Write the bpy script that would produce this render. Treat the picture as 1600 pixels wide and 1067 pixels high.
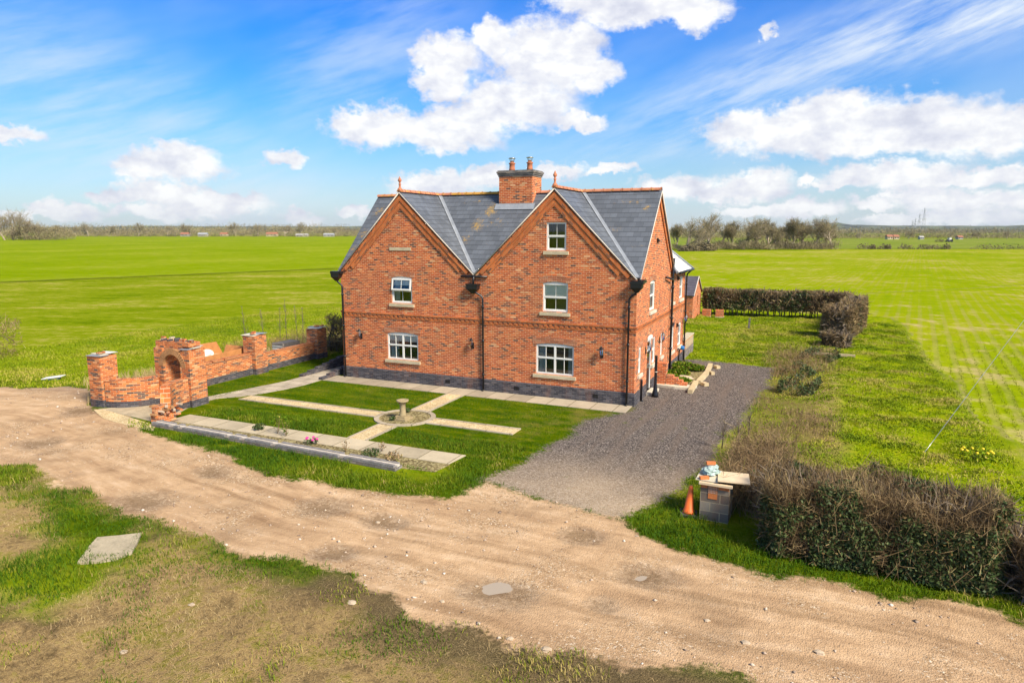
import bpy, math, random
import numpy as np
from mathutils import Vector, Matrix
from mathutils.geometry import tessellate_polygon

# ------------------------------------------------------------------ camera, sky, sun, exposure
# world frame: house corner at the origin, +x along the front wall, +y towards the back garden
CAM = Vector((6.173, -25.778, 6.8)); YAW = math.radians(23.848)
FPX, CX, CY, HOR = 1067.0, 800.0, 533.5, 361.0
TILT = math.atan((CY - HOR) / FPX)
SUN_EL = math.radians(42); SUN_DIR = Vector((0.915, -0.404, 0)).normalized()
SUN_STRENGTH, SUN_ANGLE, SKY_STRENGTH, EXPOSURE = 4.2, math.radians(15), 0.068, 0.70

for o in list(bpy.data.objects):
    bpy.data.objects.remove(o)
scene = bpy.context.scene
COL = scene.collection

cam_d = bpy.data.cameras.new("camera"); cam = bpy.data.objects.new("camera", cam_d); COL.objects.link(cam)
cam.location = CAM; cam.rotation_euler = (math.pi / 2 - TILT, 0, YAW)
cam_d.sensor_width = 36; cam_d.lens = 36 * FPX / 1600; cam_d.clip_start = 0.1; cam_d.clip_end = 40000
scene.camera = cam
scene.view_settings.view_transform = 'Standard'; scene.view_settings.look = 'None'
scene.view_settings.gamma = 1; scene.view_settings.exposure = EXPOSURE

_fw = Vector((-math.sin(YAW), math.cos(YAW), 0)); _rt = Vector((math.cos(YAW), math.sin(YAW), 0))
def ray(px, py):
    x = (px - CX) / FPX; y = -(py - CY) / FPX; c, s = math.cos(TILT), math.sin(TILT)
    return _rt * x + _fw * (c + y * s) + Vector((0, 0, -s + y * c))
def at(px, py, z=0.0):
    r = ray(px, py); t = (z - CAM.z) / r.z
    return CAM + r * t
def atd(px, dist):
    r = ray(px, HOR); r.z = 0; r = r / r.dot(_fw)
    p = CAM + r * dist; p.z = 0
    return p
def P2(pts, z=0.0):
    return [tuple(at(px, py, z)[:2]) for px, py in pts]

# ---- node helper
class G:
    def __init__(s, nt): s.nt = nt
    def node(s, typ, ins=None, **props):
        n = s.nt.nodes.new(typ)
        for k, v in props.items(): setattr(n, k, v)
        for k, v in (ins or {}).items():
            if isinstance(v, bpy.types.NodeSocket): s.nt.links.new(v, n.inputs[k])
            elif v is not None: n.inputs[k].default_value = v
        return n
    def m(s, op, a, b=None, c=None, clamp=False):
        return s.node('ShaderNodeMath', {0: a, 1: b, 2: c}, operation=op, use_clamp=clamp).outputs[0]
    def vm(s, op, a, b=None, c=None):
        n = s.node('ShaderNodeVectorMath', {0: a, 1: b, 2: c}, operation=op)
        return n.outputs[1] if op in ('LENGTH', 'DISTANCE', 'DOT_PRODUCT') else n.outputs[0]
    def mix(s, f, a, b, blend='MIX'):
        n = s.nt.nodes.new('ShaderNodeMix'); n.data_type = 'RGBA'; n.blend_type = blend
        for i, v in ((0, f), (6, a), (7, b)):
            if isinstance(v, bpy.types.NodeSocket): s.nt.links.new(v, n.inputs[i])
            else: n.inputs[i].default_value = (v if i == 0 else (tuple(v) + (1,))[:4])
        return n.outputs[2]
    def noise(s, vec, scale, detail=3, rough=0.55, w=None):
        n = s.node('ShaderNodeTexNoise', {'Vector': vec, 'Scale': scale, 'Detail': detail, 'Roughness': rough})
        return n.outputs[0]
    def ss(s, x, lo, hi, a=0.0, b=1.0):
        return s.node('ShaderNodeMapRange', {0: x, 1: lo, 2: hi, 3: a, 4: b}, interpolation_type='SMOOTHSTEP').outputs[0]
    def lin(s, x, lo, hi, a=0.0, b=1.0):
        return s.node('ShaderNodeMapRange', {0: x, 1: lo, 2: hi, 3: a, 4: b}).outputs[0]
    def ramp(s, f, stops, interp='LINEAR'):
        n = s.node('ShaderNodeValToRGB', {0: f}); r = n.color_ramp; r.interpolation = interp
        while len(r.elements) < len(stops): r.elements.new(0.5)
        for e, (p, c) in zip(r.elements, stops): e.position = p; e.color = (tuple(c) + (1,))[:4]
        return n.outputs[0]
    def sep(s, v): return s.node('ShaderNodeSeparateXYZ', {0: v}).outputs
    def comb(s, x, y, z=0.0): return s.node('ShaderNodeCombineXYZ', {0: x, 1: y, 2: z}).outputs[0]
    def attr(s, name): return s.node('ShaderNodeAttribute', attribute_name=name).outputs['Fac']

# ---- world: Nishita sky, tinted with height, with cumulus banks set at their directions
def make_world():
    w = bpy.data.worlds.new("World"); scene.world = w; w.use_nodes = True
    nt = w.node_tree; nt.nodes.clear(); g = G(nt)
    out = nt.nodes.new('ShaderNodeOutputWorld')
    sky = nt.nodes.new('ShaderNodeTexSky'); sky.sky_type = 'NISHITA'; sky.sun_disc = False
    sky.sun_elevation = SUN_EL; sky.sun_rotation = math.atan2(SUN_DIR.x, SUN_DIR.y)
    sky.altitude = 0; sky.air_density = 1.0; sky.dust_density = 0.6; sky.ozone_density = 2.0
    d = nt.nodes.new('ShaderNodeTexCoord').outputs['Generated']
    dr = g.node('ShaderNodeVectorRotate', {'Vector': d, 'Angle': -YAW}, rotation_type='Z_AXIS').outputs[0]
    x, y, z = g.sep(dr)
    az = g.m('ARCTAN2', x, y)
    el = g.m('ARCTAN2', z, g.m('SQRT', g.m('ADD', g.m('MULTIPLY', x, x), g.m('MULTIPLY', y, y))))
    tint = g.ramp(g.lin(el, -0.02, 0.34), [(0, (1.0, 1.02, 1.2)), (0.10, (0.84, 1.06, 1.19)), (0.3, (0.50, 1.0, 1.38)),
                                          (0.55, (0.32, 0.98, 1.66)), (0.8, (0.15, 0.88, 1.85)), (1, (0.08, 0.78, 1.85))])
    base = g.mix(1.0, sky.outputs[0], tint, 'MULTIPLY')
    base = g.mix(g.ss(el, 0.33, 0.6), base, sky.outputs[0])
    P = g.comb(az, el, 0)
    # cirrus: long streaks leaning up to the right
    rs = g.node('ShaderNodeVectorRotate', {'Vector': P, 'Angle': math.radians(-19)}, rotation_type='Z_AXIS').outputs[0]
    st = g.noise(g.vm('MULTIPLY', rs, (3.0, 15.0, 1)), 1.6, 6, 0.62)
    st2 = g.noise(g.vm('MULTIPLY', rs, (9.0, 60.0, 1)), 1.5, 5, 0.6)
    st = g.m('ADD', g.m('MULTIPLY', st, 0.75), g.m('MULTIPLY', st2, 0.25))
    def ae(px, py):
        r = ray(px, py); xx = r.dot(_rt); yy = r.dot(_fw)
        return math.atan2(xx, yy), math.atan2(r.z, math.hypot(xx, yy))
    def spot(px, py, rx, ry, ang):
        a0, e0 = ae(px, py)
        q = g.node('ShaderNodeVectorRotate', {'Vector': P, 'Center': (a0, e0, 0), 'Angle': math.radians(ang)}, rotation_type='Z_AXIS').outputs[0]
        q = g.vm('MULTIPLY', g.vm('SUBTRACT', q, (a0, e0, 0)), (FPX / rx, FPX / ry, 0))
        return g.ss(g.vm('LENGTH', q), 1.0, 0.15)
    msk = g.m('MAXIMUM', spot(1230, 120, 430, 85, -17), g.m('MULTIPLY', spot(1520, 12, 330, 75, -12), 1.5))
    msk = g.m('MAXIMUM', msk, g.m('MULTIPLY', spot(180, 190, 420, 150, 25), 0.6))
    msk = g.m('MAXIMUM', msk, g.m('MULTIPLY', spot(560, 90, 260, 110, -35), 0.5))
    msk = g.m('MAXIMUM', msk, g.m('MULTIPLY', spot(1050, 215, 330, 60, -8), 0.6))
    cir = g.m('MULTIPLY', g.ss(st, 0.33, 0.68), msk)
    low = g.m('MULTIPLY', g.ss(el, 0.17, 0.0), 0.42)
    veil = g.m('MULTIPLY', g.ss(g.noise(g.vm('MULTIPLY', rs, (2.0, 6.0, 1)), 1.1, 4, 0.6), 0.35, 0.75), 0.22)
    base = g.mix(g.m('ADD', g.m('MULTIPLY', cir, 0.75), g.m('ADD', low, veil), clamp=True), base, (7.4, 8.2, 9.2))
    # cumulus
    n1 = g.node('ShaderNodeTexNoise', {'Vector': g.vm('MULTIPLY', P, (1, 1.25, 1)), 'Scale': 21.0, 'Detail': 7, 'Roughness': 0.58})
    n2 = g.node('ShaderNodeTexNoise', {'Vector': g.vm('MULTIPLY', P, (1, 1.3, 1)), 'Scale': 62.0, 'Detail': 6, 'Roughness': 0.6})
    wv = g.vm('SUBTRACT', n1.outputs[1], (0.5, 0.5, 0.5)); wv2 = g.vm('SUBTRACT', n2.outputs[1], (0.5, 0.5, 0.5))
    Q = g.vm('ADD', P, g.vm('ADD', g.vm('MULTIPLY', wv, (0.075, 0.05, 0)), g.vm('MULTIPLY', wv2, (0.03, 0.024, 0))))
    blobs = [(850, 95, 92, 62), (905, 70, 45, 40), (770, 60, 40, 30), (700, 95, 55, 38), (690, 130, 45, 30), (800, 165, 110, 46), (600, 198, 85, 32),
             (560, 190, 45, 22), (690, 207, 100, 30), (925, 112, 40, 34), (900, 186, 40, 16), (720, 190, 80, 30),
             (1000, 8, 125, 34), (930, -5, 80, 25), (1090, 25, 50, 25),
             (1180, 205, 85, 28), (1300, 180, 85, 36), (1250, 200, 80, 32), (1430, 188, 95, 36), (1545, 203, 90, 36), (1360, 214, 200, 28), (1600, 190, 60, 28),
             (1395, 273, 95, 20), (1500, 279, 95, 15), (1320, 286, 40, 9), (1580, 271, 40, 14),
             (1060, 292, 66, 24), (1180, 287, 62, 24), (1110, 300, 80, 16), (1250, 325, 60, 17), (1180, 328, 60, 14), (1370, 318, 34, 13),
             (1500, 316, 90, 18), (1470, 342, 60, 12), (1390, 345, 45, 11), (1560, 342, 45, 12), (1430, 300, 40, 9),
             (265, 244, 62, 22), (290, 262, 60, 22), (225, 262, 40, 22), (240, 300, 70, 18), (330, 318, 85, 15), (180, 303, 36, 14), (270, 332, 90, 14),
             (105, 328, 42, 13), (448, 250, 30, 16), (18, 206, 34, 13), (470, 342, 34, 12), (560, 328, 34, 10), (40, 338, 50, 10),
             (680, 288, 80, 26), (755, 275, 45, 20), (870, 265, 40, 15), (952, 267, 42, 9), (1210, 52, 14, 16), (1265, 285, 14, 12)]
    fld = None
    ez = g.sep(Q)
    for (px, py, rx, ry) in blobs:
        a0, e0 = ae(px, py)
        sx, sy = FPX / (rx * 1.08), FPX / (ry * 1.0)
        q = g.vm('MULTIPLY_ADD', Q, (sx, sy, 0), (-a0 * sx, -e0 * sy, 0))
        f = g.vm('LENGTH', q)
        # carries the height within the blob in y for shading
        fld = f if fld is None else g.node('ShaderNodeMath', {0: fld, 1: f, 2: 0.12}, operation='SMOOTH_MIN').outputs[0]
    dens = g.m('SUBTRACT', 1.0, fld)
    dens = g.m('ADD', dens, g.m('MULTIPLY', g.m('SUBTRACT', n2.outputs[0], 0.5), 0.50))
    alpha = g.m('POWER', g.ss(dens, -0.07, 0.42), 0.8)
    # shading of the cloud body: the sun stands up and to the right, bellies go lavender grey
    n3 = g.noise(g.vm('ADD', g.vm('MULTIPLY', P, (1, 1.5, 1)), (0.0, 0.012, 0)), 30.0, 6, 0.6)
    n4 = g.noise(g.vm('MULTIPLY', P, (0.8, 2.0, 1)), 13.0, 3, 0.5)
    sh = g.m('ADD', g.m('MULTIPLY', g.m('SUBTRACT', n3, 0.5), 1.7), g.m('ADD', g.m('MULTIPLY', g.m('SUBTRACT', n4, 0.5), 1.5), g.m('MULTIPLY', dens, 0.12)))
    ccol = g.ramp(g.lin(sh, -0.42, 0.30), [(0, (6.4, 6.6, 7.6)), (0.35, (7.5, 7.65, 8.4)), (0.7, (8.7, 8.75, 9.0)), (1, (9.9, 9.9, 9.8))])
    alpha = g.m('MULTIPLY', alpha, g.ss(el, -0.01, 0.03, 0.5, 0.97))
    colr = g.mix(alpha, base, ccol)
    colr = g.mix(g.ss(el, -0.002, -0.03), colr, (2.2, 2.3, 1.6))
    bg = g.node('ShaderNodeBackground', {'Color': colr, 'Strength': SKY_STRENGTH})
    nt.links.new(bg.outputs[0], out.inputs[0])
    w.cycles.sampling_method = 'MANUAL'; w.cycles.sample_map_resolution = 256
make_world()

sd = bpy.data.lights.new("sun", 'SUN'); sd.energy = SUN_STRENGTH; sd.angle = SUN_ANGLE; sd.color = (1, 0.90, 0.74)
sun = bpy.data.objects.new("sun", sd); COL.objects.link(sun)
_s = Vector((SUN_DIR.x * math.cos(SUN_EL), SUN_DIR.y * math.cos(SUN_EL), math.sin(SUN_EL)))
sun.rotation_euler = (-_s).to_track_quat('-Z', 'Y').to_euler(); sun.location = (20, -10, 40)

# ------------------------------------------------------------------ mesh helpers
class MB:
    def __init__(s): s.v = []; s.f = []; s.uv = []; s.M = Matrix.Identity(4); s.smooth = []
    def poly(s, pts, uv=None, smooth=False):
        pts = [Vector(p) for p in pts]
        if uv is None:
            n = Vector((0, 0, 0))
            for i in range(len(pts)):
                a, b = pts[i], pts[(i + 1) % len(pts)]
                n += Vector(((a.y - b.y) * (a.z + b.z), (a.z - b.z) * (a.x + b.x), (a.x - b.x) * (a.y + b.y)))
            ax, ay, azz = abs(n.x), abs(n.y), abs(n.z)
            if azz >= ax and azz >= ay: uv = [(p.x, p.y) for p in pts]
            elif ay >= ax: uv = [(p.x, p.z) for p in pts]
            else: uv = [(p.y, p.z) for p in pts]
        i0 = len(s.v); s.v += [s.M @ p for p in pts]
        s.f.append(tuple(range(i0, i0 + len(pts)))); s.uv += list(uv); s.smooth.append(smooth)
    def box(s, x0, x1, y0, y1, z0, z1):
        a = [(x0, y0), (x1, y0), (x1, y1), (x0, y1)]; s.prism(a, z0, z1)
    def prism(s, a, z0, z1):
        n = len(a)
        area = sum(a[i][0] * a[(i + 1) % n][1] - a[(i + 1) % n][0] * a[i][1] for i in range(n))
        if area < 0: a = a[::-1]
        s.poly([(x, y, z1) for x, y in a]); s.poly([(x, y, z0) for x, y in a[::-1]])
        u = 0
        for i in range(n):
            p, q = a[i], a[(i + 1) % n]; L = math.hypot(q[0] - p[0], q[1] - p[1])
            s.poly([(p[0], p[1], z0), (q[0], q[1], z0), (q[0], q[1], z1), (p[0], p[1], z1)], [(u, z0), (u + L, z0), (u + L, z1), (u, z1)]); u += L
    def xz_prism(s, a, y0, y1):
        """outline in x,z extruded along y"""
        n = len(a); area = sum(a[i][0] * a[(i + 1) % n][1] - a[(i + 1) % n][0] * a[i][1] for i in range(n))
        if area < 0: a = a[::-1]
        s.poly([(x, y0, z) for x, z in a]); s.poly([(x, y1, z) for x, z in a[::-1]])
        for i in range(n):
            p, q = a[i], a[(i + 1) % n]
            s.poly([(q[0], y0, q[1]), (p[0], y0, p[1]), (p[0], y1, p[1]), (q[0], y1, q[1])])
    def wall(s, outer, holes, y0, y1):
        """wall panel in the x,z plane with openings; outside face at y0, inside at y1"""
        loops = [[Vector((x, 0, z)) for x, z in outer]] + [[Vector((x, 0, z)) for x, z in h] for h in holes]
        flat = [p for l in loops for p in l]
        tris = tessellate_polygon(loops)
        for t in tris:
            a, b, c = [flat[i] for i in t]
            if (b - a).cross(c - a).y > 0: b, c = c, b
            s.poly([(p.x, y0, p.z) for p in (a, b, c)]); s.poly([(p.x, y1, p.z) for p in (a, c, b)])
        for li, l in enumerate(loops):
            for i in range(len(l)):
                p, q = l[i], l[(i + 1) % len(l)]
                s.poly([(p.x, y0, p.z), (p.x, y1, p.z), (q.x, y1, q.z), (q.x, y0, q.z)])
    def tube(s, pts, r, n=8, cap=True):
        pts = [Vector(p) for p in pts]; rs = r if isinstance(r, (list, tuple)) else [r] * len(pts)
        rings = []; prev = None
        for i, p in enumerate(pts):
            t = (pts[min(i + 1, len(pts) - 1)] - pts[max(i - 1, 0)]).normalized()
            if prev is None or abs(prev.dot(t)) > 0.98:
                prev = Vector((0, 0, 1)) if abs(t.z) < 0.9 else Vector((1, 0, 0))
            u = (prev - t * prev.dot(t)).normalized(); v = t.cross(u); prev = u
            rings.append([p + (u * math.cos(2 * math.pi * k / n) + v * math.sin(2 * math.pi * k / n)) * rs[i] for k in range(n)])
        i0 = len(s.v)
        for rg in rings: s.v += [s.M @ p for p in rg]
        for i in range(len(rings) - 1):
            for k in range(n):
                a = i0 + i * n + k; b = i0 + i * n + (k + 1) % n
                s.f.append((a, b, b + n, a + n)); s.uv += [(k / n, i), ((k + 1) / n, i), ((k + 1) / n, i + 1), (k / n, i + 1)]; s.smooth.append(True)
        if cap:
            s.f.append(tuple(i0 + k for k in range(n - 1, -1, -1))); s.uv += [(0, 0)] * n; s.smooth.append(False)
            e = i0 + (len(rings) - 1) * n
            s.f.append(tuple(e + k for k in range(n))); s.uv += [(0, 0)] * n; s.smooth.append(False)
    def lathe(s, prof, c=(0, 0, 0), n=16, a0=0.0):
        i0 = len(s.v); c = Vector(c)
        for r, z in prof:
            for k in range(n):
                a = a0 + 2 * math.pi * k / n
                s.v.append(s.M @ (c + Vector((r * math.cos(a), r * math.sin(a), z))))
        for i in range(len(prof) - 1):
            for k in range(n):
                a = i0 + i * n + k; b = i0 + i * n + (k + 1) % n
                s.f.append((a, b, b + n, a + n)); s.uv += [(k / n, prof[i][1]), ((k + 1) / n, prof[i][1]), ((k + 1) / n, prof[i + 1][1]), (k / n, prof[i + 1][1])]; s.smooth.append(n > 6)
        s.f.append(tuple(i0 + k for k in range(n - 1, -1, -1))); s.uv += [(0, 0)] * n; s.smooth.append(False)
        e = i0 + (len(prof) - 1) * n
        s.f.append(tuple(e + k for k in range(n))); s.uv += [(0, 0)] * n; s.smooth.append(False)
    def blob(s, c, r, rough=0.25, seed=0, n=8, m=6, flat=0.7):
        rnd = random.Random(seed); i0 = len(s.v); c = Vector(c)
        for i in range(m + 1):
            th = math.pi * i / m
            for k in range(n):
                a = 2 * math.pi * k / n; q = 1 + rnd.uniform(-rough, rough) * (0 < i < m)
                s.v.append(s.M @ (c + Vector((r[0] * math.sin(th) * math.cos(a) * q, r[1] * math.sin(th) * math.sin(a) * q, -r[2] * math.cos(th) * (q if flat is None else 1)))))
        for i in range(m):
            for k in range(n):
                a = i0 + i * n + k; b = i0 + i * n + (k + 1) % n
                s.f.append((a, b, b + n, a + n)); s.uv += [(0, 0)] * 4; s.smooth.append(False)
    def build(s, name, mat=None, parent=None, loc=None, rot=None):
        me = bpy.data.meshes.new(name); me.from_pydata([tuple(p) for p in s.v], [], s.f)
        ul = me.uv_layers.new(name="UVMap"); ul.data.foreach_set('uv', np.array(s.uv, dtype=np.float32).ravel())
        me.polygons.foreach_set('use_smooth', np.array(s.smooth, dtype=bool))
        if mat: me.materials.append(mat)
        me.update()
        o = bpy.data.objects.new(name, me); COL.objects.link(o)
        if parent: o.parent = parent
        if loc: o.location = loc
        if rot: o.rotation_euler = rot
        return o
def tag(o, label=None, cat=None, group=None, kind=None):
    for k, v in (('label', label), ('category', cat), ('group', group), ('kind', kind)):
        if v: o[k] = v
    return o
def thing(name, label, cat, loc=(0, 0, 0), rz=0.0, group=None):
    o = bpy.data.objects.new(name, None); COL.objects.link(o); o.location = loc; o.rotation_euler = (0, 0, rz)
    o.empty_display_size = 0.3
    return tag(o, label, cat, group)
def mesh_np(name, V, F3=None, F4=None, mat=None, attrs=None, parent=None, smooth=False):
    me = bpy.data.meshes.new(name); V = np.asarray(V, dtype=np.float32)
    me.vertices.add(len(V)); me.vertices.foreach_set('co', V.ravel())
    idx = []; tot = []
    if F4 is not None and len(F4): idx.append(np.asarray(F4).ravel()); tot.append(np.full(len(F4), 4))
    if F3 is not None and len(F3): idx.append(np.asarray(F3).ravel()); tot.append(np.full(len(F3), 3))
    idx = np.concatenate(idx).astype(np.int32); tot = np.concatenate(tot).astype(np.int32)
    st = np.concatenate([[0], np.cumsum(tot)[:-1]]).astype(np.int32)
    me.loops.add(len(idx)); me.loops.foreach_set('vertex_index', idx)
    me.polygons.add(len(tot)); me.polygons.foreach_set('loop_start', st); me.polygons.foreach_set('loop_total', tot)
    if smooth: me.polygons.foreach_set('use_smooth', np.ones(len(tot), dtype=bool))
    for k, a in (attrs or {}).items():
        at_ = me.attributes.new(k, 'FLOAT', 'POINT'); at_.data.foreach_set('value', np.asarray(a, dtype=np.float32))
    me.update(calc_edges=True); me.validate()
    if mat: me.materials.append(mat)
    o = bpy.data.objects.new(name, me); COL.objects.link(o)
    if parent: o.parent = parent
    return o

# ---- numpy noise
def _h(ix, iy, seed):
    v = np.sin(ix * 127.1 + iy * 311.7 + seed * 74.7) * 43758.5453
    return v - np.floor(v)
def vnoise(x, y, seed=0):
    ix = np.floor(x); iy = np.floor(y); fx = x - ix; fy = y - iy
    fx = fx * fx * (3 - 2 * fx); fy = fy * fy * (3 - 2 * fy)
    return (_h(ix, iy, seed) * (1 - fx) + _h(ix + 1, iy, seed) * fx) * (1 - fy) + (_h(ix, iy + 1, seed) * (1 - fx) + _h(ix + 1, iy + 1, seed) * fx) * fy
def fbm(x, y, scale, oct=4, seed=0):
    t = 0; a = 0.5; s = 0
    for i in range(oct):
        t = t + a * vnoise(x * scale * 2 ** i, y * scale * 2 ** i, seed + i * 17); s += a; a *= 0.5
    return t / s
def sdist(x, y, poly):
    """signed distance, positive inside"""
    p = np.array(poly, dtype=float); n = len(p); d = np.full(x.shape, 1e9); ins = np.zeros(x.shape, dtype=bool)
    for i in range(n):
        a = p[i]; b = p[(i + 1) % n]; e = b - a
        t = np.clip(((x - a[0]) * e[0] + (y - a[1]) * e[1]) / max(e @ e, 1e-9), 0, 1)
        d = np.minimum(d, (x - a[0] - t * e[0]) ** 2 + (y - a[1] - t * e[1]) ** 2)
        c = ((a[1] > y) != (b[1] > y)) & (x < (b[0] - a[0]) * (y - a[1]) / ((b[1] - a[1]) if b[1] != a[1] else 1e-9) + a[0])
        ins ^= c
    d = np.sqrt(d)
    return np.where(ins, d, -d)

# ------------------------------------------------------------------ materials
def mat_new(name, rough=0.8, spec=0.3):
    m = bpy.data.materials.new(name); m.use_nodes = True; nt = m.node_tree
    b = nt.nodes['Principled BSDF']; b.inputs['Roughness'].default_value = rough; b.inputs['Specular IOR Level'].default_value = spec
    return m, G(nt), b
def setc(g, b, c):
    if isinstance(c, bpy.types.NodeSocket): g.nt.links.new(c, b.inputs['Base Color'])
    else: b.inputs['Base Color'].default_value = (tuple(c) + (1,))[:4]
def bump(g, b, h, strength=0.4, dist=0.02):
    n = g.node('ShaderNodeBump', {'Height': h, 'Strength': strength, 'Distance': dist}); g.nt.links.new(n.outputs[0], b.inputs['Normal'])
def mat_plain(name, c, rough=0.6, var=0.25, scale=6.0, metal=0.0, spec=0.4, bmp=0.0):
    m, g, b = mat_new(name, rough, spec); b.inputs['Metallic'].default_value = metal
    p = g.node('ShaderNodeTexCoord').outputs['Object']; n = g.noise(p, scale, 5, 0.6); n2 = g.noise(p, scale * 9, 3, 0.6)
    k = g.m('ADD', g.m('MULTIPLY', n, 0.65), g.m('MULTIPLY', n2, 0.35))
    lo = tuple(v * (1 - var) for v in c); hi = tuple(min(v * (1 + var), 0.95) for v in c)
    setc(g, b, g.ramp(g.lin(k, 0.3, 0.7), [(0, lo), (1, hi)]))
    if bmp: bump(g, b, n2, bmp, 0.01)
    return m
def mat_brick(name, stops, mortar, bw=0.225, bh=0.075, mw=0.011, stain=0.35, efflo=0.25, rot=False):
    m, g, b = mat_new(name, 0.9, 0.2)
    uvn = g.node('ShaderNodeUVMap', uv_map='UVMap').outputs[0]
    u, v, _ = g.sep(uvn)
    if rot: u, v = v, u
    p = g.node('ShaderNodeTexCoord').outputs['Object']
    rowf = g.m('DIVIDE', v, bh); row = g.m('FLOOR', rowf)
    off = g.m('MULTIPLY', g.m('MODULO', g.m('ABSOLUTE', row), 2.0), 0.5)
    cf = g.m('ADD', g.m('DIVIDE', u, bw), off); cl = g.m('FLOOR', cf)
    fu = g.m('FRACT', cf); fv = g.m('FRACT', rowf)
    wob = g.m('MULTIPLY', g.m('SUBTRACT', g.noise(p, 14.0, 2), 0.5), 0.05)
    mo = g.m('MAXIMUM', g.m('LESS_THAN', fu, mw / bw), g.m('LESS_THAN', g.m('ADD', fv, wob), mw / bh))
    wn = g.node('ShaderNodeTexWhiteNoise', {'Vector': g.comb(cl, row, 3.3)}, noise_dimensions='3D')
    # dark burnt bricks gather in runs
    big = g.noise(p, 0.7, 3, 0.6)
    r = g.m('ADD', wn.outputs[0], g.m('MULTIPLY', g.m('SUBTRACT', big, 0.5), stain))
    colr = g.ramp(r, stops, 'CONSTANT')
    r2 = g.node('ShaderNodeTexWhiteNoise', {'Vector': g.comb(cl, row, 9.1)}, noise_dimensions='3D').outputs[0]
    fine = g.noise(p, 45.0, 3, 0.65)
    k = g.m('ADD', g.lin(r2, 0, 1, 0.78, 1.18), g.m('MULTIPLY', g.m('SUBTRACT', fine, 0.5), 0.7))
    colr = g.mix(1.0, colr, g.comb(k, k, k), 'MULTIPLY')
    # pale lime bloom in drifting patches
    ef = g.m('MULTIPLY', g.ss(g.noise(p, 0.9, 5, 0.65), 0.56, 0.78), efflo)
    colr = g.mix(ef, colr, (0.66, 0.44, 0.28))
    wz = g.sep(p)[2]; damp_ = g.m('MULTIPLY', g.ss(g.noise(g.vm('MULTIPLY', p, (1.2, 1.2, 0.35)), 1.1, 5, 0.65), 0.48, 0.7), 0.30)
    colr = g.mix(damp_, colr, (0.30, 0.125, 0.062))
    mcol = g.mix(g.noise(p, 2.0, 3), tuple(c * 0.75 for c in mortar), mortar)
    setc(g, b, g.mix(mo, colr, mcol))
    bump(g, b, g.m('ADD', g.m('SUBTRACT', 1.0, mo), g.m('MULTIPLY', fine, 0.5)), 0.55, 0.006)
    return m
RED = [(0, (0.13, 0.064, 0.048)), (0.05, (0.25, 0.085, 0.048)), (0.12, (0.45, 0.098, 0.031)), (0.30, (0.56, 0.132, 0.037)), (0.55, (0.63, 0.17, 0.049)),
       (0.74, (0.49, 0.106, 0.033)), (0.90, (0.64, 0.215, 0.075)), (0.98, (0.66, 0.34, 0.16))]
OLD = [(0, (0.11, 0.07, 0.06)), (0.07, (0.25, 0.09, 0.05)), (0.20, (0.46, 0.12, 0.035)), (0.40, (0.60, 0.17, 0.045)), (0.6, (0.66, 0.21, 0.06)),
       (0.78, (0.50, 0.13, 0.035)), (0.88, (0.66, 0.30, 0.13))]
M = {}
M['brick'] = mat_brick('red_brick', RED, (0.80, 0.51, 0.30), stain=0.18, efflo=0.2, mw=0.014)
M['old_brick'] = mat_brick('old_brick', OLD, (0.62, 0.47, 0.28), stain=0.3)
M['soldier'] = mat_brick('soldier_brick', [(0, (0.40, 0.13, 0.06)), (0.3, (0.52, 0.2, 0.1)), (0.6, (0.58, 0.27, 0.15)), (0.85, (0.45, 0.15, 0.07))], (0.58, 0.44, 0.3), bw=0.4, bh=0.078, rot=False)
M['rubbed'] = mat_brick('corbel_brick', [(0, (0.50, 0.125, 0.036)), (0.4, (0.60, 0.165, 0.045)), (0.75, (0.56, 0.15, 0.042)), (0.9, (0.24, 0.09, 0.05))], (0.5, 0.3, 0.15), efflo=0.1)
M['blue_brick'] = mat_brick('blue_brick', [(0, (0.05, 0.05, 0.062)), (0.4, (0.075, 0.073, 0.085)), (0.7, (0.10, 0.095, 0.105)), (0.93, (0.15, 0.13, 0.13))], (0.19, 0.17, 0.15), efflo=0.08)
M['cap_brick'] = mat_brick('grey_brick', [(0, (0.19, 0.17, 0.155)), (0.5, (0.26, 0.23, 0.21)), (0.9, (0.33, 0.27, 0.21))], (0.13, 0.115, 0.10), efflo=0.1)
M['stone'] = mat_plain('sandstone', (0.55, 0.46, 0.30), 0.85, 0.25, 5, bmp=0.3)
M['stone_pale'] = mat_plain('pale_stone', (0.62, 0.55, 0.42), 0.85, 0.25, 7, bmp=0.3)
M['white'] = mat_plain('white_frame', (0.80, 0.78, 0.72), 0.4, 0.05, 3)
M['black'] = mat_plain('black_paint', (0.012, 0.012, 0.014), 0.35, 0.3, 5, spec=0.5)
M['lead'] = mat_plain('lead', (0.27, 0.29, 0.32), 0.5, 0.25, 4)
M['verge'] = mat_plain('verge_mortar', (0.62, 0.55, 0.46), 0.85, 0.2, 9)
M['terracotta'] = mat_plain('terracotta', (0.50, 0.18, 0.09), 0.8, 0.3, 4, bmp=0.2)
M['blind'] = mat_plain('blind_fabric', (0.88, 0.88, 0.80), 0.9, 0.08, 6)
M['curtain'] = mat_plain('curtain_fabric', (0.55, 0.57, 0.55), 0.9, 0.2, 6)
M['room'] = mat_plain('room', (0.20, 0.17, 0.13), 0.9, 0.2, 2)
M['houseplant'] = mat_plain('house_plant', (0.03, 0.10, 0.02), 0.7, 0.5, 20)
M['steel'] = mat_plain('steel', (0.5, 0.5, 0.5), 0.35, 0.1, 5, metal=0.8)
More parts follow.
